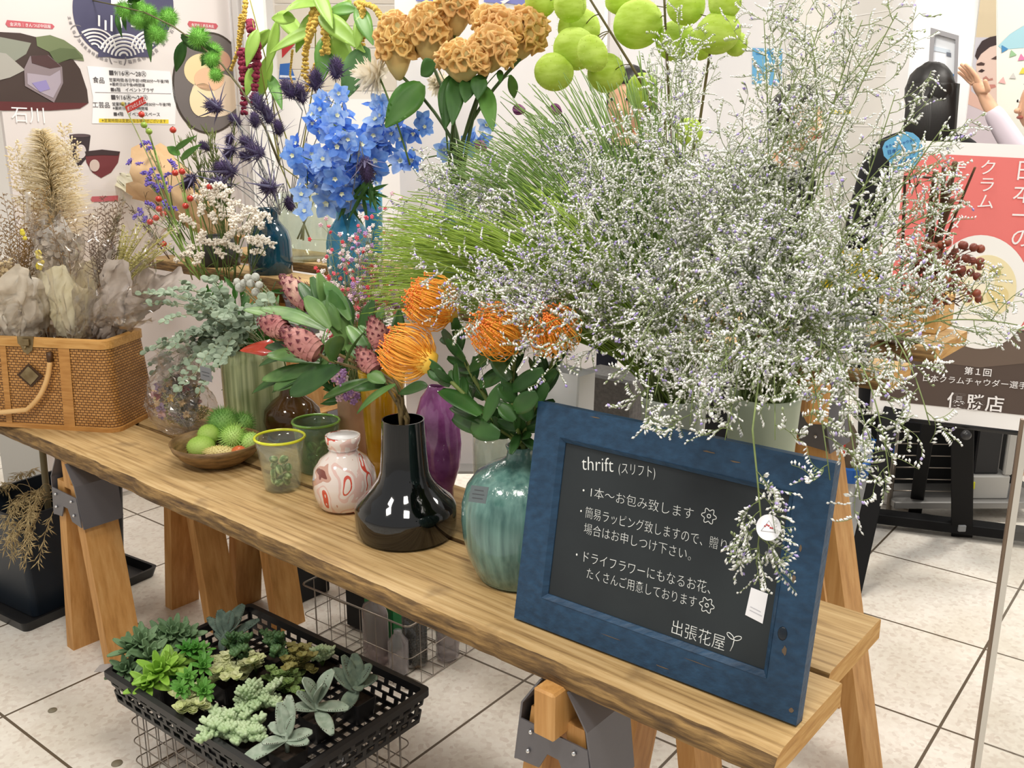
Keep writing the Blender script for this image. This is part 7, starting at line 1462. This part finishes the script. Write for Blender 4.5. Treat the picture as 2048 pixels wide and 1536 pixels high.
# red heart leaf by the ribbed vase
a = tp(556, 700, .3); b = tp(466, 690, .27); th = thing('anthurium', 'waxy red anthurium leaf between the eucalyptus and the protea leaves', 'flower', tp(580, 790, .4)); mb = MB(); mb.tube(bez(tp(580, 790, .4), tp(575, 720, .36), a, 8), .002, 5); mb.build('stem', M_stem, th); mb = MB(); mb.leaf(a, b-a, TOCAM(a)+UP*.5, (b-a).length, .06, .35, .3, 9, th=.001, shape=lambda u: (1-u)**.7*min(1, .25+u*4)); mb.build('spathe', mat('anthurium_red', '#b23322', .25, '#c8472e', 20, coat=.4), th)
# yellow flowers behind the caspia
M_ylw = mat('mimosa_yellow', '#e8c818', .7, '#f4de4a', 40)
b = tp(1690, 640, .86); th = thing('yellow_posy', 'posy of bright yellow flowers seen through the caspia', 'flower', b)
for i in range(26):
    p = tp(rnd(1645, 1748), rnd(505, 575), rnd(.8, .9)); mb = MB(); mb.tube(bez(b, (b+p)/2+UP*.03, p, 5), .0015, 4); mb.build('stem', M_stem, th); mb = MB()
    for k_ in range(16): mb.leaf(p, rv()+TOCAM(p)*.6, TOCAM(p), .016, .011, .2, .2, 3)
    mb.build('blossom', M_ylw, th)
v9 = thing('vase', 'grey glass vase for the yellow posy, hidden behind the caspia', 'vase', tp(1690, 690, .86)); INVp = INV[v9.name]; c9 = w(0, 0, 0); q = tp(1690, 690, .86); q.z = ZR; v9.location = q; INV[v9.name] = Matrix.Translation(-q)
mb = MB(); mb.lathe([(0, 0), (.035, 0), (.04, .02), (.04, .1), (.03, .12), (.027, .12), (.036, .1), (.036, .02), (0, .01)], 28, q); mb.build('body', glassy('grey_glass', '#a6aca6', .4), v9)
# wooden crate, block, book and berry bundle at the end of the raised planks
q = tp(1792, 668, 1.12); q = on(1800, 678, ZR); cr0 = thing('wooden_crate', 'plain pale wooden box standing on the rearmost raised plank', 'box', on(1845, 655, ZR), YAW)
for nm, bx in (('front_board', (-.09, .05, -.07, -.058, 0, .085)), ('back_board', (-.09, .05, .06, .072, 0, .085)), ('side_board', (.04, .052, -.058, .06, 0, .085)), ('side_board', (-.092, -.08, -.058, .06, 0, .085)), ('bottom_board', (-.08, .04, -.058, .06, 0, .01))): mb = MB(); mb.bbox(*bx, .002); mb.build(nm, wood_mat('crate_wood', '#c08a48', '#d8a862', '#e6bd7c', (6, 30, 30), .55, .1), cr0, False, world=False)
bk_ = thing('book', 'black covered book lying on the raised planks behind the caspia', 'book', w(-.32, .845, ZR), YAW+.3); mb = MB(); mb.bbox(-.1, .1, -.07, .07, 0, .006, .001); mb.bbox(-.1, .1, -.07, .07, .034, .04, .001); mb.bbox(-.1, -.094, -.07, .07, 0, .04, .001); mb.build('cover', mat('matt_black', '#0d0d0e', .7), bk_, False, world=False); mb = MB(); mb.box(-.094, .095, -.066, .066, .006, .034); mb.build('pages', flat('#d9d3c4'), bk_, False, world=False)
bt = thing('black_box', 'low black box on the rear raised plank beside the wooden crate', 'box', w(-.5, 1.2, ZR), YAW); mb = MB(); mb.bbox(-.12, .12, -.07, .07, 0, .07, .004); mb.build('shell', mat('matt_black', '#0d0d0e', .7), bt, False, world=False)
M_bark2 = mat('berry_twig', '#4a3424', .8, '#66492f', 30); M_bry = mat('dry_berry', '#6d3226', .45, '#8a4630', 20)
b = on(1850, 640, ZR)+UP*.09; th = thing('berry_bundle', 'bundle of dry twigs and brown red berries standing in the wooden box', 'dried bundle', b)
for (x, y, ex_, r_) in ((1856, 440, 0, .009), (1870, 345, 0, .007), (1888, 335, 0, .007), (1910, 325, 0, .009), (1898, 360, 0, .006), (1950, 335, 0, .004), (1875, 380, 0, .006), (1905, 400, 0, .008)): p = tp(x, y, 1.2); mb = MB(); mb.tube(bez(b+rv(.012), (b+p)/2+rv(.015), p, 6), r_, 6, r1=r_*.7); mb.build('twig', M_bark2, th)
for i in range(64):
    p = tp(rnd(1815, 1962), rnd(478, 610), rnd(1.08, 1.26)); c_ = tp(1870, 545, 1.18); mb = MB(); mb.ball(p, .0098, 8, 6); mb.tube(bez(c_, (c_+p)/2+UP*.015, p, 4), .0009, 4); mb.build('berry', M_bry, th)
mb = MB()
for i in range(200): c_ = tp(rnd(1820, 1920), rnd(500, 610), rnd(1.12, 1.26)); mb.octa(c_, rv(), .03, .002)
mb.build('dry_foliage', M_bark2, th)
st = thing('rod_stand', 'thin dark metal rod frame with a hook standing on the raised plank', 'stand', w(-.36, 1.13, ZR)); P = [tp(1800, 640, 1.13), tp(1806, 470, 1.13), tp(1810, 352, 1.13), tp(1868, 356, 1.13)]; mb = MB(); mb.tube(P, .0035, 6); mb.build('rod', mat('rod_brown', '#3c2a20', .4, metal=.5), st); mb = MB(); mb.tube([tp(1828+9*math.cos(a), 362+12*math.sin(a), 1.12) for a in [i*.5 for i in range(13)]], .002, 5); mb.build('hook', MATS['rod_brown'], st)
mb = MB(); mb.lathe([(0, 0), (.05, 0), (.05, .006), (0, .008)], 24, Vector((P[0].x, P[0].y, ZR))); mb.build('foot', MATS['rod_brown'], st)
tg = thing('blue_tag', 'light blue scalloped paper tag with lines of writing hanging by the caspia tips', 'tag', tp(1805, 305, .9)); BS = Sheet(tp(1805, 305, .9), E1)
BS.shape(tg, 'card', [(1765, 296), (1770, 284), (1782, 276), (1796, 270), (1812, 263), (1826, 266), (1838, 276), (1845, 292), (1846, 306), (1838, 324), (1826, 336), (1808, 340), (1790, 342), (1782, 330), (1778, 322), (1768, 312)], flat('#6db2dc'), 1)
for body, p0, p1 in (('★クラムチャウダー', (1771, 296), (1832, 282)), ('日本一の', (1776, 308), (1812, 300)), ('チャンピオン', (1780, 318), (1832, 308)), ('あります', (1786, 330), (1826, 322))): BS.text(tg, body, p0, p1, flat('#28559a'), 3)
mb = MB(); mb.tube([tp(1800, 268, .9), tp(1806, 250, .92), tp(1840, 420, 1.1)], .0008, 4); mb.build('string', M_stem, tg)
# white paper bag, grey felt box and white tube behind the chalkboard top
wb = thing('paper_bag', 'crumpled white paper bag standing behind the pincushion leaves', 'bag', Vector((tp(1128, 800, .425).x, tp(1128, 800, .425).y, T)), YAW); mb = MB(); o_ = [ring(-.05, .05, -.04, .04, .004, 0, 1), ring(-.05, .05, -.036, .036, .004, .12, 1), ring(-.06, .06, -.03, .034, .004, tp(1128, 738, .425).z-T, 1)]; loft(mb, o_); mb.v = [tuple(Vector(p)+noise.noise_vector(Vector(p)*30)*.008*(p[2] > .01)) for p in mb.v]; mb.build('paper', M_white, wb, False, world=False)
gf = thing('felt_box', 'dark grey felt box on the floor behind the pincushion leaves', 'box', Vector((tp(1215, 800, .7).x, tp(1215, 800, .7).y, 0)), YAW); mb = MB(); mb.bbox(-.06, .1, -.05, .05, 0, tp(1215, 742, .7).z, .006); mb.build('shell', mat('felt_grey', '#6c6a6a', .95, '#7d7a79', 120, bump=.3), gf, False, world=False)
# ---------------------------------------------------------------- red sign on its black stand
PS = Sheet(dp(1745, 825, 3.3), (math.cos(math.radians(-24)), math.sin(math.radians(-24)))); sg = thing('standing_sign', 'red and brown clam chowder sign with white lettering on a black folding stand', 'sign', (PS.P0.x, PS.P0.y, 0))
Q4 = [(1790, 279), (2120, 293), (2120, 871), (1744, 827)]
PS.shape(sg, 'board', [PS.uv(*p) for p in Q4], flat('#f4f3f2'), 1, True)
PS.shape(sg, 'red_field', [(1812, 305), (2120, 320), (2120, 668), (1773, 655)], flat('#e77a76'), 2)
PS.shape(sg, 'brown_field', [(1773, 650), (2120, 664), (2120, 838), (1760, 800)], flat('#54463f'), 3)
PS.shape(sg, 'soup_smear', [(1780, 655), (2120, 668), (2120, 720), (1960, 735), (1800, 715)], flat('#6b5b50'), 4)
PS.oval(sg, 'plate_picture', 1962, 584, 100, 114, flat('#f3f1ee'), 5, 48); PS.oval(sg, 'soup_picture', 1975, 572, 58, 62, flat('#ecdfb4'), 6, 40); PS.oval(sg, 'soup_picture', 1960, 560, 30, 26, flat('#f2ead2'), 7); PS.oval(sg, 'soup_picture', 1995, 590, 22, 20, flat('#e2cf95'), 7); PS.oval(sg, 'soup_picture', 1990, 545, 12, 10, flat('#b9b06a'), 8); PS.oval(sg, 'soup_picture', 1955, 625, 34, 16, flat('#f4efe2'), 7)
PS.column(sg, 'クラム', (1978, 318), (1970, 420), M_wh, 7); PS.column(sg, 'チャウダー', (1916, 318), (1904, 500), M_wh, 7); PS.column(sg, '日本一の', (2054, 318), (2042, 498), M_wh, 7)
PS.text(sg, '第１回', (1928, 747), (1982, 752), M_wh, 7, .01); PS.text(sg, '日本クラムチャウダー選手権', (1846, 761), (2072, 779), M_wh, 7); PS.text(sg, '優勝店', (1893, 812), (2006, 822), M_wh, 7, .012)
mb = MB(); mb.tube([PS.p(1742, 829, -.01), PS.p(2120, 874, -.01)], .014, 6); mb.build('bottom_rail', M_blk, sg); mb = MB(); mb.tube([PS.p(1789, 277, -.01), PS.p(1743, 829, -.01)], .009, 6); mb.build('side_rail', mat('rail_white', '#e9e9e9', .4), sg)
M_stand = mat('stand_black', '#08080a', .65, spec=.25)
def strut(name, a, b, wx, dpth=.03): mb = MB(); beam(mb, a, b, wx, dpth, -PS.n, .003); mb.build(name, M_stand, sg, False)
f0 = on(1702, 1190, 0); strut('leg', PS.p(1790, 800, -.03), f0, .062); strut('leg', PS.p(1858, 840, -.06), on(1830, 1024, 0), .05)
u1_ = PS.p(1925, 845, -.02); u2_ = on(1923, 1072, .0); strut('upright', u1_, u2_+UP*.01, .075, .04)
cbl = on(1745, 1052, .0); cbr = on(2130, 1100, .0); strut('crossbar', cbl+UP*.045, cbr+UP*.045, .04, .07)
mb = MB(); mb.ball(PS.p(1932, 870, .03), .018, 12, 8); mb.build('pivot_bolt', mat('bolt', '#2b2b2d', .3), sg)
mb = MB(); q = on(1918, 1050, .09)-PS.n*-.0; mb.bbox(q.x-.014, q.x+.014, q.y-.03, q.y-.02, .075, .1, .002); mb.build('maker_plate', mat('plate_grey', '#7a7c7e', .4), sg, False)
# clear storage box with a blue rim
bx0 = on(1686, 1108, 0); bt = thing('storage_box', 'clear plastic storage box with a blue rim on the floor behind the chalkboard', 'storage box', bx0, YAW); HB = .31
mb = MB(); loft(mb, [ring(-.4, 0, 0, .36, .03, .02), ring(-.42, .02, -.02, .38, .03, HB), ring(-.417, .017, -.017, .377, .028, HB), ring(-.397, -.003, .003, .357, .028, .024)]); mb.build('wall', film('milky', '#e6e8ea', .45, .15), bt, False, world=False)
for z0, z1, nm in ((HB-.02, HB+.03, 'rim'), (0, .022, 'base')): mb = MB(); e = .012 if nm == 'rim' else -.02; loft(mb, [ring(-.42-e, .02+e, -.02-e, .38+e, .03, z0), ring(-.42-e, .02+e, -.02-e, .38+e, .03, z1), ring(-.4-e, e, -e, .36+e, .03, z1), ring(-.4-e, e, -e, .36+e, .03, z0), ring(-.42-e, .02+e, -.02-e, .38+e, .03, z0)]); mb.build(nm, mat('blue_plastic', '#1f5aa6', .35), bt, False, world=False)
bg = thing('brown_bag', 'dark brown bag with a red print stuffed in the clear storage box', 'bag', bx0+UP*.02, YAW); mb = MB(); mb.ball((-.13, .14, .22), (.12, .1, .25), 24, 16, None, lambda d: 1+.12*noise.noise(d*2.5)+.05*noise.noise(d*7)); mb.v = [(x, y, max(.01, z)) for x, y, z in mb.v]; mb.build('fabric', mat('brown_cloth', '#4a3d30', .9, '#5d4e3e', 14, bump=.4), bg, True, world=False)
q = EYE+ray(1676, 885)*((bx0+E1*-.08+E2*.02-EYE).length*.985); 
ES = Sheet(EYE+ray(1678, 885)*2.62 if False else dp(1678, 885, (bx0-E1*.1).y+.0), E1)
for pts in ([(1664, 868), (1694, 876), (1692, 886), (1666, 880)], [(1664, 868), (1670, 870), (1672, 902), (1665, 900)], [(1668, 896), (1692, 902), (1690, 910), (1667, 903)], [(1672, 882), (1692, 886), (1690, 897), (1672, 894)]): ES.shape(bg, 'red_print', pts, flat('#c9302c'), 1)
pw = thing('white_packet', 'white crumpled packet poking out of the clear storage box', 'packet', bx0+UP*.2, YAW); mb = MB(); mb.poly([bx0+E1*-.02+E2*.1+UP*.2, bx0+E1*-.02+E2*.3+UP*.2, bx0+E1*-.03+E2*.26+UP*.42, bx0+E1*-.03+E2*.12+UP*.36], E1*-.02); mb.build('paper', M_white, pw, False)
# trolley with wire side and a grey machine
ty_ = 3.62; q0 = dp(1800, 990, ty_); tl = thing('trolley', 'dark wire sided trolley behind the red sign, carrying a grey machine', 'trolley', (q0.x, q0.y, 0)); x0 = dp(1790, 900, ty_).x; x1 = dp(1925, 900, ty_).x; x2 = dp(2090, 900, ty_).x
def bx_(nm, a, m, b=.004): mb = MB(); mb.bbox(*a, b); mb.build(nm, m, tl, False)
bx_('back_panel', (x0, x2, ty_+.16, ty_+.2, .05, .62), mat('matt_black', '#0d0d0e', .7)); bx_('base_shelf', (x0, x2, ty_-.05, ty_+.2, .06, .09), mat('shelf_grey', '#8f8d8a', .4, metal=.4)); bx_('top_shelf', (x0, x2, ty_-.05, ty_+.2, .56, .6), mat('shelf_grey', '#8f8d8a', .4, metal=.4))
for i in range(9): z = .12+.05*i; mb = MB(); mb.tube([(x0, ty_, z), (x1, ty_, z-.004)], .0028, 5); mb.build('side_wire', M_wire, tl)
for xx in (x0, x1, x2): mb = MB(); mb.tube([(xx, ty_, .0), (xx, ty_, .6)], .011, 8); mb.build('post', M_wire if xx != x1 else M_blk, tl)
mc = thing('machine', 'pale grey metal machine with a yellow sticker on the trolley shelf', 'machine', (dp(1975, 1000, ty_).x, ty_+.05, .09)); xm0 = dp(1935, 1000, ty_).x; xm1 = dp(2000, 1000, ty_).x
def bm_(nm, a, m, b=.006): mb = MB(); mb.bbox(*a, b); mb.build(nm, m, mc, False)
bm_('body', (xm0, xm1+.02, ty_-.02, ty_+.12, .09, .19), mat('machine_grey', '#b5b3ae', .4, metal=.2)); bm_('side_frame', (xm1-.01, xm1+.025, ty_-.02, ty_+.0, .19, .5), mat('machine_grey', '#b5b3ae', .4, metal=.2)); bm_('dark_cover', (xm0+.01, xm1-.02, ty_, ty_+.1, .19, .48), mat('dark_cover', '#1c1c1f', .4)); q = dp(1942, 1000, ty_-.03); bm_('sticker', (q.x-.01, q.x+.012, ty_-.024, ty_-.0195, .135, .165), flat('#d9d832'), .001)
# clear upright panel whose edge shows as a pale strip
e0 = on(1942, 1550, 0); e0 = dp(1942, 1536, 1.72); ex0 = e0.x; gp = thing('clear_panel', 'tall clear acrylic panel with a thin pale edge standing beside the table end', 'panel', (ex0, 1.72, 0))
g_dir = Vector((math.cos(-.3), math.sin(-.3), 0)); A_ = Vector((ex0, 1.72, 0)); zt = (dp(2044, 838, 1.72)).z
mb = MB(); mb.poly([A_+g_dir*.012, A_+g_dir*.6, A_+g_dir*.6+UP*zt, A_+g_dir*.012+UP*zt], Vector((-g_dir.y, g_dir.x, 0))*.004); mb.build('pane', film('acrylic', '#fbfbfa', .01, .02), gp, False)
Me = Matrix.Translation(A_) @ Matrix.Rotation(-.3, 4, 'Z')
mb = MB(); mb.box(0, .005, -.006, .006, 0, zt, Me); mb.build('edge_brown_strip', mat('edge_brown', '#7d6a58', .4), gp, False); mb = MB(); mb.box(.005, .016, -.007, .007, 0, zt, Me); mb.build('edge_strip', mat('edge_pale', '#d6d2ca', .2, metal=.3), gp, False)  # the edge is two-coloured: a thin brown strip beside the pale one
mb = MB(); mb.box(-.06, .5, -.12, .12, 0, .012, Me); mb.build('foot', mat('shelf_grey', '#8f8d8a', .4, metal=.4), gp, False)
# ---------------------------------------------------------------- people behind the flowers
M_skin = mat('skin', '#d9a888', .55, '#e2b596', 8, sss=.1); M_hair = mat('hair', '#16120f', .5); M_eye = mat('eye_white', '#e9e6e2', .3); M_lip = mat('lip', '#b0675c', .5)
def skin_mesh(J, E, lv=2):
    me = bpy.data.meshes.new('s'); names = list(J); me.from_pydata([J[n][0] for n in names], [(names.index(a), names.index(b)) for a, b in E], []); o = bpy.data.objects.new('s', me); sc.collection.objects.link(o)
    o.modifiers.new('k', 'SKIN'); lay = me.skin_vertices[0] if me.skin_vertices else None
    if lay is None: bpy.context.view_layer.objects.active = o; bpy.ops.mesh.customdata_skin_add(); lay = me.skin_vertices[0]
    for i, n in enumerate(names): lay.data[i].radius = (J[n][1], J[n][2] if len(J[n]) > 2 else J[n][1]); lay.data[i].use_root = (i == 0)
    sb = o.modifiers.new('b', 'SUBSURF'); sb.levels = lv; dg = bpy.context.evaluated_depsgraph_get(); dg.update(); r = bpy.data.meshes.new_from_object(o.evaluated_get(dg)); bpy.data.objects.remove(o); bpy.data.meshes.remove(me)
    V = [tuple(v.co) for v in r.vertices]; F = [tuple(p.vertices) for p in r.polygons]; bpy.data.meshes.remove(r); return V, F
def person(label, x, y, h, yaw, top, trous, hair='short', arm=None, lean=0.):
    """standing figure facing -y before its yaw; arm: {'L' or 'R': (elbow, wrist)} in the figure's own space at 1.7 m"""
    th = thing('person', label, 'person', (x, y, 0), yaw); k = h/1.7; S = lambda p: (p[0]*k, (p[1]-lean*max(0, p[2]-.9))*k, p[2]*k)
    J = {'pelvis': ((0, 0, .93), .135, .1), 'waist': ((0, 0, 1.08), .12, .09), 'chest': ((0, .01, 1.28), .15, .1), 'neckb': ((0, .015, 1.42), .075, .065), 'neck': ((0, .0, 1.49), .05)}
    E = [('pelvis', 'waist'), ('waist', 'chest'), ('chest', 'neckb'), ('neckb', 'neck')]
    for s_, q in (('L', 1), ('R', -1)):
        el, wr = (arm or {}).get(s_, ((q*.24, .03, 1.1), (q*.23, -.06, .86)))
        J['sh'+s_] = ((q*.17, .01, 1.385), .058); J['el'+s_] = (el, .04); J['wr'+s_] = (wr, .026)
        d = (Vector(wr)-Vector(el)).normalized(); palm = Vector(wr)+d*.055; J['pa'+s_] = (tuple(palm), .036, .018); E += [('neckb', 'sh'+s_), ('sh'+s_, 'el'+s_), ('el'+s_, 'wr'+s_), ('wr'+s_, 'pa'+s_)]; sd = d.cross(Vector((0, 1, 0))); sd = sd.normalized() if sd.length > .1 else Vector((1, 0, 0))
        for i, (o, l) in enumerate(((-.026, .055), (-.009, .066), (.009, .06), (.026, .048))): J[f'f{i}{s_}'] = (tuple(palm+sd*o+d*.04), .0095); J[f'g{i}{s_}'] = (tuple(palm+sd*o*1.15+d*(.04+l*.6)+Vector((0, -.008, 0))), .008); J[f'h{i}{s_}'] = (tuple(palm+sd*o*1.2+d*(.04+l)+Vector((0, -.02, 0))), .0065); E += [('pa'+s_, f'f{i}{s_}'), (f'f{i}{s_}', f'g{i}{s_}'), (f'g{i}{s_}', f'h{i}{s_}')]
        J['t'+s_] = (tuple(palm-d*.03-sd*.045), .011); J['u'+s_] = (tuple(palm+d*.015-sd*.06), .008); E += [('pa'+s_, 't'+s_), ('t'+s_, 'u'+s_)]
        J['hi'+s_] = ((q*.09, 0, .88), .09); J['kn'+s_] = ((q*.1, -.01, .5), .056); J['an'+s_] = ((q*.1, .03, .09), .038); J['to'+s_] = ((q*.12, -.12, .035), .034); E += [('pelvis', 'hi'+s_), ('hi'+s_, 'kn'+s_), ('kn'+s_, 'an'+s_), ('an'+s_, 'to'+s_)]
    Jk = {n: (S(v[0]), *[r*k for r in v[1:]]) for n, v in J.items()}
    V, F = skin_mesh(Jk, E); mb = MB(); mb.add(V, F); hc = Vector(S((0, -.02, 1.595)))
    def face(d): return 1+.10*max(0, -d.y)*max(0, -d.z)-.05*abs(d.x)*max(0, -d.z)-.05*max(0, -d.y)*(d.z > -.1)
    mb.ball(hc, (.076*k, .094*k, .115*k), 28, 20, None, face); mb.leaf(hc+Vector((0, -.088*k, .01*k)), (0, -.35, -1), (0, -1, .2), .045*k, .03*k, 0, -.7, 5, shape=lambda u: .3+.7*u)
    mb.ball(hc+Vector((0, -.1*k, -.03*k)), (.014*k, .014*k, .011*k), 8, 6)
    for q in (-1, 1): mb.ball(hc+Vector((q*.077*k, .012*k, -.005*k)), (.008*k, .02*k, .03*k), 10, 8); mb.mi = 1; mb.ball(hc+Vector((q*.031*k, -.082*k, .008*k)), (.014*k, .008*k, .007*k), 10, 6); mb.mi = 2; mb.ball(hc+Vector((q*.031*k, -.089*k, .008*k)), (.006*k, .003*k, .006*k), 8, 6); mb.mi = 0
    mb.mi = 3; mb.ball(hc+Vector((0, -.088*k, -.055*k)), (.022*k, .008*k, .007*k), 10, 6); mb.build('body', [M_skin, M_eye, M_hair, M_lip], th, True, world=False)
    def grow(n, g): v = Jk[n]; return (v[0], *[r+g for r in v[1:]])
    tn = ['pelvis', 'waist', 'chest', 'neckb']+[a+s_ for s_ in 'LR' for a in ('sh', 'el')]; JT = {n: grow(n, .016) for n in tn}; JT['pelvis'] = ((*Jk['pelvis'][0][:2], .86*k), .15*k, .115*k); ET = [e for e in E if e[0] in JT and e[1] in JT]
    for s_ in 'LR': a, b = Vector(Jk['el'+s_][0]), Vector(Jk['wr'+s_][0]); JT['cu'+s_] = (tuple(a.lerp(b, .92)), .036*k); ET.append(('el'+s_, 'cu'+s_))
    V, F = skin_mesh(JT, ET); mb = MB(); mb.add(V, F); mb.build('top', top, th, True, world=False)
    JP = {n: grow(n, .014) for n in ['pelvis']+[a+s_ for s_ in 'LR' for a in ('hi', 'kn', 'an')]}; V, F = skin_mesh(JP, [e for e in E if e[0] in JP and e[1] in JP]); mb = MB(); mb.add(V, F); mb.build('trousers', trous, th, True, world=False)
    mb = MB()
    for q in (-1, 1): mb.ball((q*.115*k, -.06*k, .04*k), (.045*k, .125*k, .045*k), 14, 8)
    mb.v = [(x_, y_, max(0, z_)) for x_, y_, z_ in mb.v]; mb.build('shoe_pair', M_blk, th, True, world=False); mb = MB()
    def cap(d): return 1+.07*noise.noise(d*5)+(.0 if d.y > -.25 or d.z > .45 else -.32)
    mb.ball(hc+Vector((0, .012*k, .018*k)), (.09*k, .104*k, .116*k), 28, 20, None, cap)
    if hair == 'long':
        for i in range(40): a = math.radians(20+140*i/39); x_, y_ = .085*math.cos(a), .07*math.sin(a)+.02; mb.tube([hc+Vector((x_*k, y_*k, .05*k)), hc+Vector((x_*1.1*k, y_*1.25*k, -.12*k)), hc+Vector((x_*1.25*k, y_*1.2*k, -.3*k))], .02*k, 6, r1=.008*k)
    mb.build('hair', M_hair, th, True, world=False); return th
M_bk = mat('cloth_black', '#131316', .9); M_li = mat('cloth_lilac', '#cfc2cc', .8); M_nv = mat('cloth_navy', '#1b1e2a', .9)
p = dp(1868, 250, 4.0); person('person with long black hair and black clothes, seen from behind above the red sign', p.x-.03, 4.0, 1.76, math.pi, M_bk, M_bk, 'long')
p = dp(2085, 230, 4.0); person('person with dark hair in a pale lilac shirt, reaching towards the long haired person', p.x+.02, 4.0, 1.74, math.radians(-90), M_li, M_nv, 'short', {'L': ((.2, -.17, 1.37), (.13, -.31, 1.6))})
p = dp(1262, 200, 3.9); person('person with short dark hair and dark clothes half hidden behind the green balloon fruit', p.x, 3.9, 1.74, math.radians(-30), M_nv, M_nv, 'short')
p = dp(1510, 220, 3.7); person('person in black bending at the counter behind the caspia', p.x, 3.7, 1.66, math.radians(40), M_bk, M_bk, 'short', None, .25)
